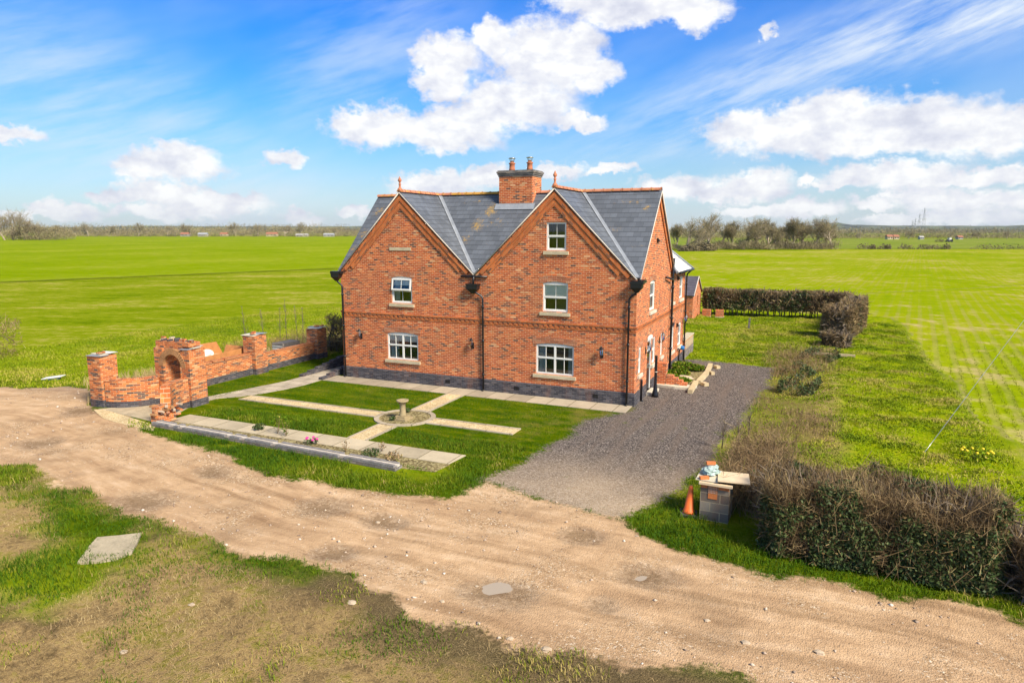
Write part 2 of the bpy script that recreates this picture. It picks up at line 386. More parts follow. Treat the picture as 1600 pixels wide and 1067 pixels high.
def mat_glass():
    m = bpy.data.materials.new('window_glass'); m.use_nodes = True; nt = m.node_tree; nt.nodes.clear(); g = G(nt)
    out = nt.nodes.new('ShaderNodeOutputMaterial')
    tr = g.node('ShaderNodeBsdfTransparent', {'Color': (0.93, 0.96, 0.94, 1)}); gl = g.node('ShaderNodeBsdfGlossy', {'Roughness': 0.02, 'Color': (0.9, 0.95, 1, 1)})
    fr = g.node('ShaderNodeFresnel', {'IOR': 1.6}).outputs[0]
    mx = g.node('ShaderNodeMixShader', {0: g.m('ADD', g.m('MULTIPLY', fr, 1.1), 0.03, clamp=True), 1: tr.outputs[0], 2: gl.outputs[0]})
    nt.links.new(mx.outputs[0], out.inputs[0]); return m
M['glass'] = mat_glass()
def mat_slate(name, c, rw=0.30, rh=0.27, lichen=None, metal=0.0, rough=0.55):
    m, g, b = mat_new(name, rough, 0.5)
    u, v, _ = g.sep(g.node('ShaderNodeUVMap', uv_map='UVMap').outputs[0]); p = g.node('ShaderNodeTexCoord').outputs['Object']
    rowf = g.m('DIVIDE', v, rh); row = g.m('FLOOR', rowf); cf = g.m('ADD', g.m('DIVIDE', u, rw), g.m('MULTIPLY', g.m('MODULO', g.m('ABSOLUTE', row), 2.0), 0.5))
    cl = g.m('FLOOR', cf); fu = g.m('FRACT', cf); fv = g.m('FRACT', rowf)
    w = g.node('ShaderNodeTexWhiteNoise', {'Vector': g.comb(cl, row, 1.7)}, noise_dimensions='3D').outputs[0]
    n = g.noise(p, 1.3, 5, 0.6); k = g.m('ADD', g.lin(w, 0, 1, 0.84, 1.16), g.m('MULTIPLY', g.m('SUBTRACT', n, 0.5), 0.6))
    colr = g.mix(1.0, c, g.comb(k, k, k), 'MULTIPLY')
    gap = g.m('MAXIMUM', g.m('LESS_THAN', fv, 0.10), g.m('MULTIPLY', g.m('LESS_THAN', fu, 0.03), 0.7))
    colr = g.mix(g.m('MULTIPLY', gap, 0.8), colr, tuple(x * 0.25 for x in c))
    if lichen:
        tot = None; ln = g.noise(p, 7.0, 8, 0.75); ln2 = g.noise(p, 34.0, 4, 0.75)
        for (cx, cy, cz, sx, sy, sz, amt) in lichen:
            q = g.vm('MULTIPLY', g.vm('SUBTRACT', p, (cx, cy, cz)), (1 / sx, 1 / sy, 1 / sz))
            s_ = g.m('MULTIPLY', g.ss(g.vm('LENGTH', q), 1.0, 0.0), amt)
            tot = s_ if tot is None else g.m('MAXIMUM', tot, s_)
        tot = g.m('ADD', tot, g.m('MULTIPLY', g.ss(g.noise(p, 0.8, 2), 0.5, 0.8), 0.2))
        lk = g.ss(g.m('ADD', tot, g.m('ADD', g.m('MULTIPLY', g.m('SUBTRACT', ln, 0.5), 2.6), g.m('MULTIPLY', g.m('SUBTRACT', ln2, 0.5), 2.6))), 0.62, 1.0)
        colr = g.mix(g.m('MULTIPLY', lk, 0.75), colr, g.mix(g.ss(ln, 0.5, 0.65), (0.30, 0.21, 0.09), (0.60, 0.33, 0.03)))
    setc(g, b, colr)
    bump(g, b, g.m('ADD', g.m('MULTIPLY', g.m('SUBTRACT', 1.0, fv), 1.0), g.m('MULTIPLY', w, 0.3)), 0.5, 0.02)
    return m
M['slate'] = mat_slate('slate', (0.12, 0.133, 0.155), lichen=[(-7.4, 2.7, 7.7, 0.6, 0.9, 0.8, 1.15), (-7.8, 2.1, 7.0, 0.6, 0.9, 0.9, 1.0), (-8.1, 1.5, 6.4, 0.45, 0.8, 0.8, 0.8),
      (-6.9, 2.2, 7.1, 1.0, 0.7, 0.7, 0.6), (-8.5, 3.1, 8.1, 1.4, 0.6, 0.35, 0.5), (-13.5, 2.7, 7.7, 0.6, 0.9, 0.6, 0.85), (-13.7, 1.7, 6.6, 0.5, 0.7, 0.6, 0.95), (-13.8, 1.0, 5.9, 0.4, 0.6, 0.5, 0.9),
      (-0.35, 2.6, 7.75, 0.35, 0.4, 0.28, 1.0), (-1.4, 1.8, 6.9, 0.8, 0.5, 0.25, 0.5), (-1.1, 2.9, 8.0, 1.4, 0.4, 0.2, 0.5), (-0.3, 1.2, 6.2, 0.4, 0.4, 0.2, 0.55)])
M['slate_pale'] = mat_slate('pale_slate', (0.72, 0.70, 0.64), rough=0.6)
M['dark_tile'] = mat_slate('dark_tile', (0.10, 0.09, 0.11), 0.3, 0.33)
M['block'] = mat_brick('concrete_block', [(0, (0.20, 0.17, 0.135)), (0.4, (0.265, 0.23, 0.18)), (0.8, (0.33, 0.28, 0.21))], (0.50, 0.40, 0.26), bw=0.45, bh=0.225, mw=0.016, efflo=0.0)
M['airbrick'] = mat_plain('orange_brick', (0.62, 0.20, 0.06), 0.8, 0.3, 20)
M['ply'] = mat_plain('plywood', (0.80, 0.62, 0.40), 0.7, 0.15, 3)
M['timber'] = mat_plain('sleeper_timber', (0.56, 0.44, 0.25), 0.8, 0.3, 3, bmp=0.3)
M['cone'] = mat_plain('cone_orange', (0.95, 0.17, 0.03), 0.5, 0.15, 6)
M['rubber'] = mat_plain('dark_rubber', (0.10, 0.09, 0.085), 0.8, 0.4, 8)
M['bag'] = mat_plain('bag_plastic', (0.42, 0.54, 0.50), 0.4, 0.5, 16, bmp=0.5)
M['rust'] = mat_plain('rusty_steel', (0.50, 0.22, 0.07), 0.8, 0.3, 4)
M['sand'] = mat_plain('sand_load', (0.62, 0.37, 0.16), 0.9, 0.2, 6, bmp=0.4)
M['rubble'] = mat_plain('rubble', (0.52, 0.38, 0.26), 0.9, 0.5, 5, bmp=0.4)
M['rock'] = mat_plain('pale_rock', (0.50, 0.39, 0.27), 0.9, 0.25, 9, bmp=0.4)
M['blue'] = mat_plain('blue_plastic', (0.02, 0.16, 0.42), 0.4, 0.2, 6)
M['pale_bark'] = mat_plain('pale_bark', (0.36, 0.29, 0.20), 0.9, 0.3, 3)
M['bark'] = mat_plain('bark', (0.17, 0.13, 0.09), 0.9, 0.3, 3)
M['concrete'] = mat_plain('concrete_slab', (0.42, 0.35, 0.235), 0.9, 0.35, 2.5, bmp=0.3)
def mat_tint(name, stops, rough=0.8, trans=0.0):
    m, g, b = mat_new(name, rough, 0.15)
    setc(g, b, g.ramp(g.attr('tint'), stops))
    if trans: b.inputs['Subsurface Weight'].default_value = 0.0
    return m
M['grass'] = mat_tint('grass_blades', [(0, (0.03, 0.085, 0.002)), (0.45, (0.075, 0.145, 0.003)), (0.75, (0.16, 0.21, 0.006)), (0.9, (0.30, 0.27, 0.04)), (1, (0.45, 0.34, 0.12))])
M['lush'] = mat_tint('lush_blades', [(0, (0.07, 0.14, 0.002)), (0.5, (0.16, 0.235, 0.003)), (0.85, (0.27, 0.31, 0.008)), (1, (0.40, 0.34, 0.07))])
M['straw'] = mat_tint('straw_blades', [(0, (0.16, 0.10, 0.05)), (0.4, (0.36, 0.25, 0.12)), (0.8, (0.55, 0.42, 0.20)), (1, (0.62, 0.50, 0.27))])
M['twig'] = mat_tint('twigs', [(0, (0.09, 0.06, 0.03)), (0.5, (0.23, 0.155, 0.075)), (0.85, (0.38, 0.26, 0.13)), (1, (0.46, 0.36, 0.16))])
M['ivy'] = mat_tint('ivy_leaves', [(0, (0.028, 0.05, 0.016)), (0.45, (0.058, 0.092, 0.028)), (0.75, (0.11, 0.14, 0.05)), (0.9, (0.17, 0.17, 0.06)), (1, (0.22, 0.14, 0.05))], 0.45)
M['weed'] = mat_tint('dead_weeds', [(0, (0.14, 0.09, 0.05)), (0.5, (0.30, 0.20, 0.10)), (0.85, (0.42, 0.31, 0.15)), (1, (0.30, 0.32, 0.05))])
M['farwood'] = mat_tint('far_twigs', [(0, (0.13, 0.105, 0.06)), (0.5, (0.29, 0.235, 0.125)), (0.8, (0.38, 0.32, 0.16)), (1, (0.24, 0.26, 0.09))])

# ------------------------------------------------------------------ ground
TRACK = P2([(-300, 597), (0, 604), (60, 606), (110, 603), (140, 605), (144, 634), (165, 641), (200, 655), (235, 673), (290, 690), (345, 711), (400, 731), (480, 752), (560, 765), (640, 772),
            (700, 776), (730, 771), (760, 752), (850, 780), (985, 815), (1060, 860), (1120, 878), (1180, 891), (1290, 908), (1400, 930), (1500, 947), (1600, 965), (1900, 1030),
            (2300, 1300), (1700, 1290), (1300, 1120), (1150, 1064), (1080, 1052), (1000, 1040), (930, 1030), (870, 1020), (800, 1000), (755, 985), (700, 972), (650, 950), (600, 918), (560, 905), (500, 890), (440, 876), (395, 868),
            (350, 853), (310, 838), (250, 820), (200, 800), (160, 782), (110, 765), (70, 742), (40, 730), (0, 728), (-300, 690)])
DRIVE = P2([(985, 640), (945, 650), (912, 656), (880, 685), (845, 705), (815, 722), (775, 737), (755, 750), (820, 775), (880, 792), (960, 812), (990, 800), (1030, 778), (1070, 752), (1110, 722), (1150, 670), (1190, 620),
            (1207, 592), (1208, 576), (1150, 569), (1090, 562), (1066, 562), (1066, 567), (1000, 600)])
VERGE = P2([(-60, 728), (40, 733), (110, 768), (200, 803), (260, 823), (350, 855), (440, 878), (510, 893), (500, 903), (420, 892), (340, 872), (250, 850), (226, 868), (180, 890), (150, 925), (70, 965), (-60, 960), (-60, 890), (60, 862), (85, 800), (30, 765), (-60, 745)])
LAWN = [(-18.2, 6), (-18.2, -4.4), (-15.9, -7.1), (-15.2, -8.5), (-14.8, -9.0), (-3.2, -9.2), (-1.4, -9.3), (0.8, -5.5), (0.8, -2.3), (0.8, -1.0), (-0.3, 6)]
CENT = np.array([tuple(at(px, py)[:2]) for px, py in [(-300, 640), (0, 655), (150, 695), (300, 760), (450, 810), (600, 845), (800, 890), (1000, 940), (1200, 985), (1400, 1025), (1700, 1110)]])
def latlong(x, y):
    best = np.full(x.shape, 1e9); lat = np.zeros(x.shape); lon = np.zeros(x.shape); s0 = 0
    for i in range(len(CENT) - 1):
        a, b = CENT[i], CENT[i + 1]; e = b - a; L = np.hypot(*e); t = np.clip(((x - a[0]) * e[0] + (y - a[1]) * e[1]) / L ** 2, 0, 1)
        dx = x - a[0] - t * e[0]; dy = y - a[1] - t * e[1]; d = np.hypot(dx, dy); k = d < best
        sg = np.sign(e[0] * dy - e[1] * dx)
        lat = np.where(k, sg * d, lat); lon = np.where(k, s0 + t * L, lon); best = np.minimum(best, d); s0 += L
    return lat, lon
POTS = [(tuple(at(px, py)[:2]), r) for px, py, r in [(778, 925, 0.62), (1012, 896, 0.55), (600, 812, 0.5), (505, 790, 0.6), (225, 780, 0.7), (520, 862, 0.45), (130, 640, 0.8), (330, 735, 0.5), (905, 835, 0.45), (60, 690, 0.7), (940, 940, 0.3)]]
def potholes(x, y):
    t = np.zeros(x.shape)
    for (a, b_), r in POTS: t = np.maximum(t, np.exp(-(((x - a) / (r * 1.25)) ** 2 + ((y - b_) / r) ** 2)))
    return t * (0.6 + 0.8 * fbm(x, y, 2.5, 3, 101))
def region_attrs(x, y):
    """masks of the near ground, used by its material and by the blades planted on it"""
    A = {}
    w = (fbm(x, y, 0.9, 4, 5) - 0.5) * 0.9 + (fbm(x, y, 4.0, 3, 8) - 0.5) * 0.35
    A['track'] = np.clip(sdist(x, y, TRACK) + w, -1.5, 1.5) + 1.5
    A['drive'] = np.clip(sdist(x, y, DRIVE) + w * 0.8, -1.5, 1.5) + 1.5
    lawn = np.clip(sdist(x, y, LAWN) / 0.15 + 0.5, 0, 1); A['lawn'] = lawn
    A['verge'] = np.clip(1.3 + np.clip(sdist(x, y, TRACK), -9, 0) / 1.6 + (fbm(x, y, 0.8, 3, 79) - .5) * 1.6, 0, 1) * np.clip((-5.5 - y) / 2, 0, 1)
    # rough mown ground on the camera side of the track
    d1 = sdist(x, y, [(-60, -60), (30, -60), (30, -10)] + list(reversed([tuple(c) for c in CENT])))
    green = sdist(x, y, VERGE) + (fbm(x, y, 0.7, 4, 77) - 0.5) * 1.9 + (fbm(x, y, 2.6, 3, 78) - 0.5) * 0.8; A['dry'] = np.clip(d1 - 1.0, 0, 1) * np.clip(0.5 - green * 1.0, 0, 1)
    A['lush'] = np.clip((x - 6.2) / 1.2, 0, 1) * np.clip((12.2 - x) / 0.8, 0, 1) * np.clip((y + 9) / 2, 0, 1)
    back = np.clip((y - 10.5) / 1.5, 0, 1) * np.clip((x + 3) / 1, 0, 1) * np.clip((9.5 - x), 0, 1)
    A['lush'] = np.maximum(A['lush'], back)
    A['crop'] = np.clip((x - 12.0) / 0.8 + (fbm(x, y, 0.5, 3, 31) - 0.5) * 2, 0, 1) * np.clip((y + 9.5) / 2, 0, 1)
    ditch = np.clip(1 - np.abs(x - 7.0 - 0.8 * (fbm(y, y * 0, 0.25, 2, 3) - 0.5)) / 0.9, 0, 1) * np.clip((y + 4) / 2, 0, 1) * np.clip((20 - y) / 4, 0, 1)
    A['weedy'] = np.clip(np.clip((x - 3.9) / 1.0, 0, 1) * np.clip((7.6 - x) / 1.2, 0, 1) * np.clip((y + 8) / 2, 0, 1) * np.clip((20 - y) / 5, 0, 1), 0, 1) * np.clip(1.2 - (A['drive'] - 1.3), 0, 1)
    A['ditch'] = ditch
    lat, lon = latlong(x, y); A['lat'] = lat; A['lon'] = lon; A['pot'] = potholes(x, y)
    return A
def ground_height(x, y, A):
    z = (fbm(x, y, 0.35, 3, 41) - 0.5) * 0.16 + (fbm(x, y, 2.2, 3, 43) - 0.5) * 0.10
    flat = np.maximum.reduce([A['lawn'], np.clip(A['drive'] - 1.2, 0, 1), np.clip(A['track'] - 1.2, 0, 1) * 0.8,
           ((x > -19.2) & (x < 0.6) & (y > -10.2) & (y < 12)) * 1.0])
    z = z * (1 - flat)
    z += A['lush'] * (fbm(x, y, 1.1, 3, 61) - 0.4) * 0.28 * (1 - flat)
    tr = np.clip(A['track'] - 1.5, 0, 1)
    z += tr * (np.sin(A['lat'] * 3.2) * 0.012 + (fbm(x, y, 0.8, 3, 71) - 0.55) * 0.07) * ((y < -9.2) | (x < -20.2))
    z -= tr * np.clip(A['pot'], 0, 1) * 0.085
    z += np.clip(A['dry'], 0, 1) * (fbm(x, y, 0.5, 3, 72) - 0.4) * 0.22 * (1 - flat)
    ex = np.clip(np.minimum.reduce([x + 36, 24 - x, y + 28, 36 - y]) / 2.0, 0, 1)
    sl_ = np.clip(sdist(x, y, P2([(119, 878), (152, 838), (222, 832), (207, 862), (180, 872)])) * 3 + 1.2, 0, 1); z = z * (1 - sl_)
    pad = ((x > 3.5) & (x < 5.3) & (y > -10.4) & (y < -8.7))
    return np.where(pad, 0.0, z * ex - 0.0)

def ground_material():
    m, g, b = mat_new('ground_cover', 0.95, 0.0)
    p = g.node('ShaderNodeTexCoord').outputs['Object']; px, py, pz = g.sep(p)
    N1 = g.noise(p, 0.22, 4, 0.6); N2 = g.noise(p, 1.6, 4, 0.62); N3 = g.noise(p, 9.0, 4, 0.65); N4 = g.noise(p, 45.0, 3, 0.7)
    st = g.noise(g.vm('MULTIPLY', g.node('ShaderNodeVectorRotate', {'Vector': p, 'Angle': -0.4}, rotation_type='Z_AXIS').outputs[0], (0.35, 1.6, 1)), 1.0, 4, 0.6)
    big = g.noise(p, 0.06, 3, 0.55)
    # pasture
    k = g.m('ADD', g.m('MULTIPLY', N2, 0.35), g.m('ADD', g.m('MULTIPLY', N3, 0.30), g.m('ADD', g.m('MULTIPLY', st, 0.35), g.m('MULTIPLY', g.m('SUBTRACT', big, 0.5), 0.35))))
    mid = g.noise(g.vm('MULTIPLY', g.node('ShaderNodeVectorRotate', {'Vector': p, 'Angle': -YAW}, rotation_type='Z_AXIS').outputs[0], (0.45, 1.0, 1)), 0.22, 7, 0.72)
    k = g.m('ADD', k, g.m('MULTIPLY', g.m('SUBTRACT', mid, 0.5), 0.6))
    past = g.ramp(k, [(0.28, (0.075, 0.135, 0.002)), (0.42, (0.155, 0.22, 0.003)), (0.54, (0.235, 0.275, 0.010)), (0.64, (0.37, 0.33, 0.07)), (0.78, (0.50, 0.38, 0.17))])
    vg = g.ramp(g.m('ADD', g.m('MULTIPLY', N2, 0.5), g.m('MULTIPLY', N3, 0.5)), [(0.35, (0.035, 0.07, 0.002)), (0.52, (0.075, 0.12, 0.003)), (0.64, (0.15, 0.165, 0.010)), (0.75, (0.28, 0.22, 0.06))])
    col = g.mix(g.attr('verge'), past, vg)
    # rough dry ground
    k2 = g.m('ADD', g.m('MULTIPLY', N1, 0.35), g.m('ADD', g.m('MULTIPLY', N2, 0.45), g.m('MULTIPLY', N3, 0.35)))
    dry = g.ramp(k2, [(0.40, (0.085, 0.055, 0.032)), (0.5, (0.23, 0.15, 0.072)), (0.57, (0.37, 0.245, 0.11)), (0.65, (0.22, 0.185, 0.035)), (0.75, (0.12, 0.15, 0.012))])
    dkb = g.m('MULTIPLY', g.ss(px, -5.0, -2.0), g.ss(g.attr('track'), -0.2, 0.9)); dry = g.mix(g.m('MULTIPLY', dkb, g.ss(N2, 0.25, 0.55, 0.6, 0.95)), dry, g.mix(N3, (0.05, 0.035, 0.022), (0.16, 0.11, 0.06)))
    fib = g.noise(g.vm('MULTIPLY', g.vm('ADD', p, g.vm('MULTIPLY', g.node('ShaderNodeTexNoise', {'Vector': p, 'Scale': 3.0}).outputs[1], (0.5, 0.5, 0))), (1, 3.2, 1)), 24.0, 4, 0.75)
    dry = g.mix(g.m('MULTIPLY', g.ss(fib, 0.50, 0.68), g.ss(N2, 0.3, 0.6, 0.25, 0.75)), dry, (0.52, 0.38, 0.19))
    dry = g.mix(g.m('MULTIPLY', g.ss(fib, 0.46, 0.34), 0.6), dry, (0.055, 0.038, 0.022))
    col = g.mix(g.m('MULTIPLY', g.attr('dry'), 0.95), col, dry)
    lush = g.ramp(g.m('ADD', g.m('MULTIPLY', N2, 0.5), g.m('MULTIPLY', N3, 0.5)), [(0.32, (0.08, 0.14, 0.002)), (0.48, (0.19, 0.26, 0.003)), (0.6, (0.29, 0.32, 0.008)), (0.75, (0.40, 0.35, 0.06))])
    col = g.mix(g.attr('lush'), col, lush)
    wd = g.ramp(g.m('ADD', g.m('MULTIPLY', N2, 0.35), g.m('ADD', g.m('MULTIPLY', N3, 0.4), g.m('MULTIPLY', N4, 0.25))), [(0.36, (0.07, 0.05, 0.025)), (0.47, (0.20, 0.14, 0.06)), (0.55, (0.17, 0.17, 0.03)), (0.66, (0.12, 0.18, 0.008))])
    col = g.mix(g.m('MULTIPLY', g.attr('weedy'), 0.85), col, wd)
    col = g.mix(g.m('MULTIPLY', g.attr('ditch'), g.ss(N2, 0.35, 0.6)), col, (0.34, 0.24, 0.11))
    # crop rows on bare soil
    rw = g.m('SINE', g.m('ADD', g.m('MULTIPLY', px, 2 * math.pi / 0.42), g.m('MULTIPLY', N2, 3.0)))
    rows = g.m('ADD', g.m('MULTIPLY', rw, 0.35), g.m('MULTIPLY', g.m('SUBTRACT', N3, 0.5), 2.0))
    soil = g.mix(N3, (0.30, 0.21, 0.11), (0.50, 0.38, 0.22))
    crop = g.mix(g.ss(g.m('ADD', rows, g.m('MULTIPLY', g.m('SUBTRACT', N1, 0.5), 2.4)), -0.35, 0.35), soil, g.mix(N2, (0.20, 0.28, 0.02), (0.33, 0.37, 0.03)))
    col = g.mix(g.attr('crop'), col, crop)
    # lawn
    mow = g.noise(g.vm('MULTIPLY', p, (0.5, 1.6, 1)), 1.3, 4, 0.6)
    lk = g.m('ADD', g.m('MULTIPLY', mow, 0.55), g.m('ADD', g.m('MULTIPLY', N3, 0.3), g.m('MULTIPLY', N4, 0.15)))
    lawn = g.ramp(lk, [(0.34, (0.022, 0.058, 0.001)), (0.46, (0.055, 0.105, 0.001)), (0.55, (0.115, 0.15, 0.002)), (0.66, (0.22, 0.19, 0.02))])
    worn = g.m('MULTIPLY', g.ss(g.m('ADD', g.m('MULTIPLY', N2, 0.5), g.m('MULTIPLY', N1, 0.5)), 0.46, 0.60), g.ss(px, -6.0, -1.0, 0.25, 0.9)); lawn = g.mix(g.m('MULTIPLY', worn, 0.6), lawn, g.mix(N3, (0.12, 0.105, 0.02), (0.34, 0.25, 0.08)))
    col = g.mix(g.attr('lawn'), col, lawn)
    # gravel drive
    vo = g.node('ShaderNodeTexVoronoi', {'Vector': p, 'Scale': 34.0}); vo2 = g.node('ShaderNodeTexVoronoi', {'Vector': p, 'Scale': 11.0})
    vr = g.sep(vo.outputs['Color'])[0]; vr2 = g.sep(vo2.outputs['Color'])[0]
    grav = g.ramp(vr, [(0, (0.05, 0.042, 0.039)), (0.4, (0.105, 0.088, 0.08)), (0.75, (0.18, 0.153, 0.135)), (0.92, (0.36, 0.305, 0.26))])
    wheel = g.noise(g.vm('MULTIPLY', p, (1.1, 0.10, 1)), 1.6, 4, 0.55)
    grav = g.mix(g.m('MULTIPLY', g.ss(wheel, 0.46, 0.66), 0.55), grav, g.mix(N4, (0.14, 0.105, 0.085), (0.24, 0.185, 0.145)))
    toT = g.ss(py, -5.0, -9.8); toT = g.m('MULTIPLY', toT, g.lin(N1, 0.35, 0.62, 0.45, 1.0))
    grav = g.mix(toT, grav, g.mix(vr, (0.34, 0.25, 0.16), (0.52, 0.41, 0.30)))
    weeds = g.ss(g.m('ADD', N2, g.m('MULTIPLY', N1, 0.4)), 0.83, 0.95)
    grav = g.mix(g.m('MULTIPLY', weeds, 0.5), grav, (0.14, 0.17, 0.03))
    dm = g.ss(g.m('ADD', g.attr('drive'), g.m('ADD', g.m('MULTIPLY', g.m('SUBTRACT', N3, 0.5), 1.3), g.m('MULTIPLY', g.m('SUBTRACT', N4, 0.5), 0.8))), 1.32, 1.66)
    col = g.mix(dm, col, grav)
    # dirt track: ruts run along it
    lat = g.attr('lat'); lon = g.attr('lon')
    q = g.comb(g.m('MULTIPLY', lon, 0.13), lat, 0)
    s1 = g.noise(q, 1.5, 5, 0.6); s2 = g.noise(g.comb(g.m('MULTIPLY', lon, 0.25), lat, 2.0), 5.0, 4, 0.6)
    tk = g.m('ADD', g.m('MULTIPLY', s1, 0.5), g.m('ADD', g.m('MULTIPLY', s2, 0.25), g.m('MULTIPLY', N2, 0.3)))
    dirt = g.ramp(tk, [(0.35, (0.29, 0.18, 0.10)), (0.46, (0.45, 0.29, 0.165)), (0.55, (0.57, 0.38, 0.22)), (0.66, (0.70, 0.50, 0.32))])
    wob = g.m('MULTIPLY', g.m('SUBTRACT', g.noise(g.comb(g.m('MULTIPLY', lon, 0.16), 0.0, 5.0), 1.0, 3), 0.5), 1.6); lw_ = g.m('ADD', lat, wob); rut = None
    for c_, w_ in ((-1.9, 0.2), (-0.55, 0.22), (0.85, 0.2), (2.1, 0.22), (0.2, 0.12)):
        b_ = g.ss(g.m('ABSOLUTE', g.m('SUBTRACT', lw_, c_)), w_, w_ * 0.25); rut = b_ if rut is None else g.m('MAXIMUM', rut, b_)
    rut = g.m('MULTIPLY', rut, g.ss(g.noise(g.comb(g.m('MULTIPLY', lon, 0.12), lat, 9.0), 1.0, 3), 0.42, 0.58))
    tread = g.m('MULTIPLY', g.m('GREATER_THAN', g.m('SINE', g.m('ADD', g.m('MULTIPLY', lon, 2 * math.pi / 0.16), g.m('MULTIPLY', g.m('ABSOLUTE', lat), 9.0))), 0.3), 0.12)
    dirt = g.mix(g.m('MULTIPLY', rut, g.m('ADD', 0.35, tread)), dirt, (0.24, 0.145, 0.075))
    stony = g.m('MULTIPLY', g.ss(g.noise(p, 0.55, 5, 0.65), 0.47, 0.63), 1.0)
    peb = g.ramp(vr, [(0, (0.24, 0.15, 0.085)), (0.5, (0.44, 0.285, 0.155)), (0.8, (0.60, 0.42, 0.25)), (1, (0.74, 0.62, 0.47))])
    dirt = g.mix(g.m('MULTIPLY', stony, g.ss(vr2, 0.25, 0.7, 0.25, 0.9)), dirt, peb)
    ch = g.m('MULTIPLY', g.m('LESS_THAN', vo2.outputs['Distance'], 0.16), g.m('GREATER_THAN', vr2, 0.90))
    dirt = g.mix(g.m('MULTIPLY', ch, 0.8), dirt, (0.72, 0.64, 0.52))
    damp = g.ss(g.noise(g.vm('ADD', p, (7.0, 3.0, 0)), 0.32, 4, 0.6), 0.56, 0.72)
    dirt = g.mix(g.m('MULTIPLY', damp, 0.45), dirt, (0.22, 0.14, 0.08))
    pot = g.m('MULTIPLY', g.attr('pot'), g.lin(N3, 0.3, 0.7, 0.6, 1.3)); dirt = g.mix(g.ss(pot, 0.18, 0.5, 0.0, 0.55), dirt, g.mix(g.m('MULTIPLY', g.m('ADD', vr, vr2), 0.5), (0.10, 0.062, 0.034), (0.50, 0.37, 0.25)))
    dirt = g.mix(g.ss(pot, 0.55, 0.85, 0.0, 0.6), dirt, (0.22, 0.145, 0.08))
    leftgrey = g.m('MULTIPLY', g.ss(px, -17.0, -21.0), g.ss(py, -9.0, -5.0))
    dirt = g.mix(g.m('MULTIPLY', leftgrey, g.ss(N2, 0.3, 0.6, 0.3, 0.85)), dirt, g.mix(vr, (0.16, 0.125, 0.11), (0.28, 0.23, 0.2)))
    tm = g.ss(g.m('ADD', g.attr('track'), g.m('MULTIPLY', g.m('SUBTRACT', N3, 0.5), 0.7)), 1.36, 1.64)
    tm = g.m('MULTIPLY', tm, g.m('SUBTRACT', 1.0, g.m('MULTIPLY', dm, g.ss(py, -9.9, -9.0))))
    col = g.mix(tm, col, dirt)
    setc(g, b, col)
    hh = g.m('ADD', g.m('MULTIPLY', N3, 0.6), g.m('ADD', g.m('MULTIPLY', N4, 0.3), g.m('MULTIPLY', vo.outputs['Distance'], -0.25)))
    bump(g, b, hh, 0.8, 0.06)
    return m
M['ground'] = ground_material()

def build_ground():
    st = 0.125; xs = np.arange(-36, 24 + 1e-6, st); ys = np.arange(-28, 36 + 1e-6, st)
    X, Y = np.meshgrid(xs, ys); x = X.ravel(); y = Y.ravel(); A = region_attrs(x, y); z = ground_height(x, y, A)
    nx, ny = len(xs), len(ys)
    i = np.arange(nx - 1); j = np.arange(ny - 1); I, J = np.meshgrid(i, j)
    q = (J * nx + I).ravel(); F = np.stack([q, q + 1, q + 1 + nx, q + nx], 1)
    def fm(a): return a[F].mean(1)
    tr = fm(A['track']); dr = fm(A['drive']); lw = fm(A['lawn']); fy = fm(y)
    zone = np.zeros(len(F), dtype=int)
    zone[lw > 0.5] = 3; zone[dr > 1.5] = 2
    zone[(tr > 1.5) & ~((dr > 1.5) & (fy > -9.4))] = 1
    zone[(fm(A['crop']) > 0.5) & (zone == 0)] = 4
    V = np.stack([x, y, z], 1)
    for zi, nm in enumerate(['ground', 'dirt_track', 'gravel_driveway', 'lawn', 'crop_field']):
        f = F[zone == zi]; u, inv = np.unique(f.ravel(), return_inverse=True)
        o = mesh_np(nm, V[u], F4=inv.reshape(-1, 4), mat=M['crop_right'] if zi == 4 else M['ground'], attrs={k: a[u] for k, a in A.items()}, smooth=True)
        tag(o, kind='structure')
    # the land beyond, one sheet to the horizon
    R = 9000
    mb = MB(); mb.poly([(-R, -R, -0.12), (R, -R, -0.12), (R, R, -0.12), (-R, R, -0.12)])
    tag(mb.build('ground', M['ground']), kind='structure')
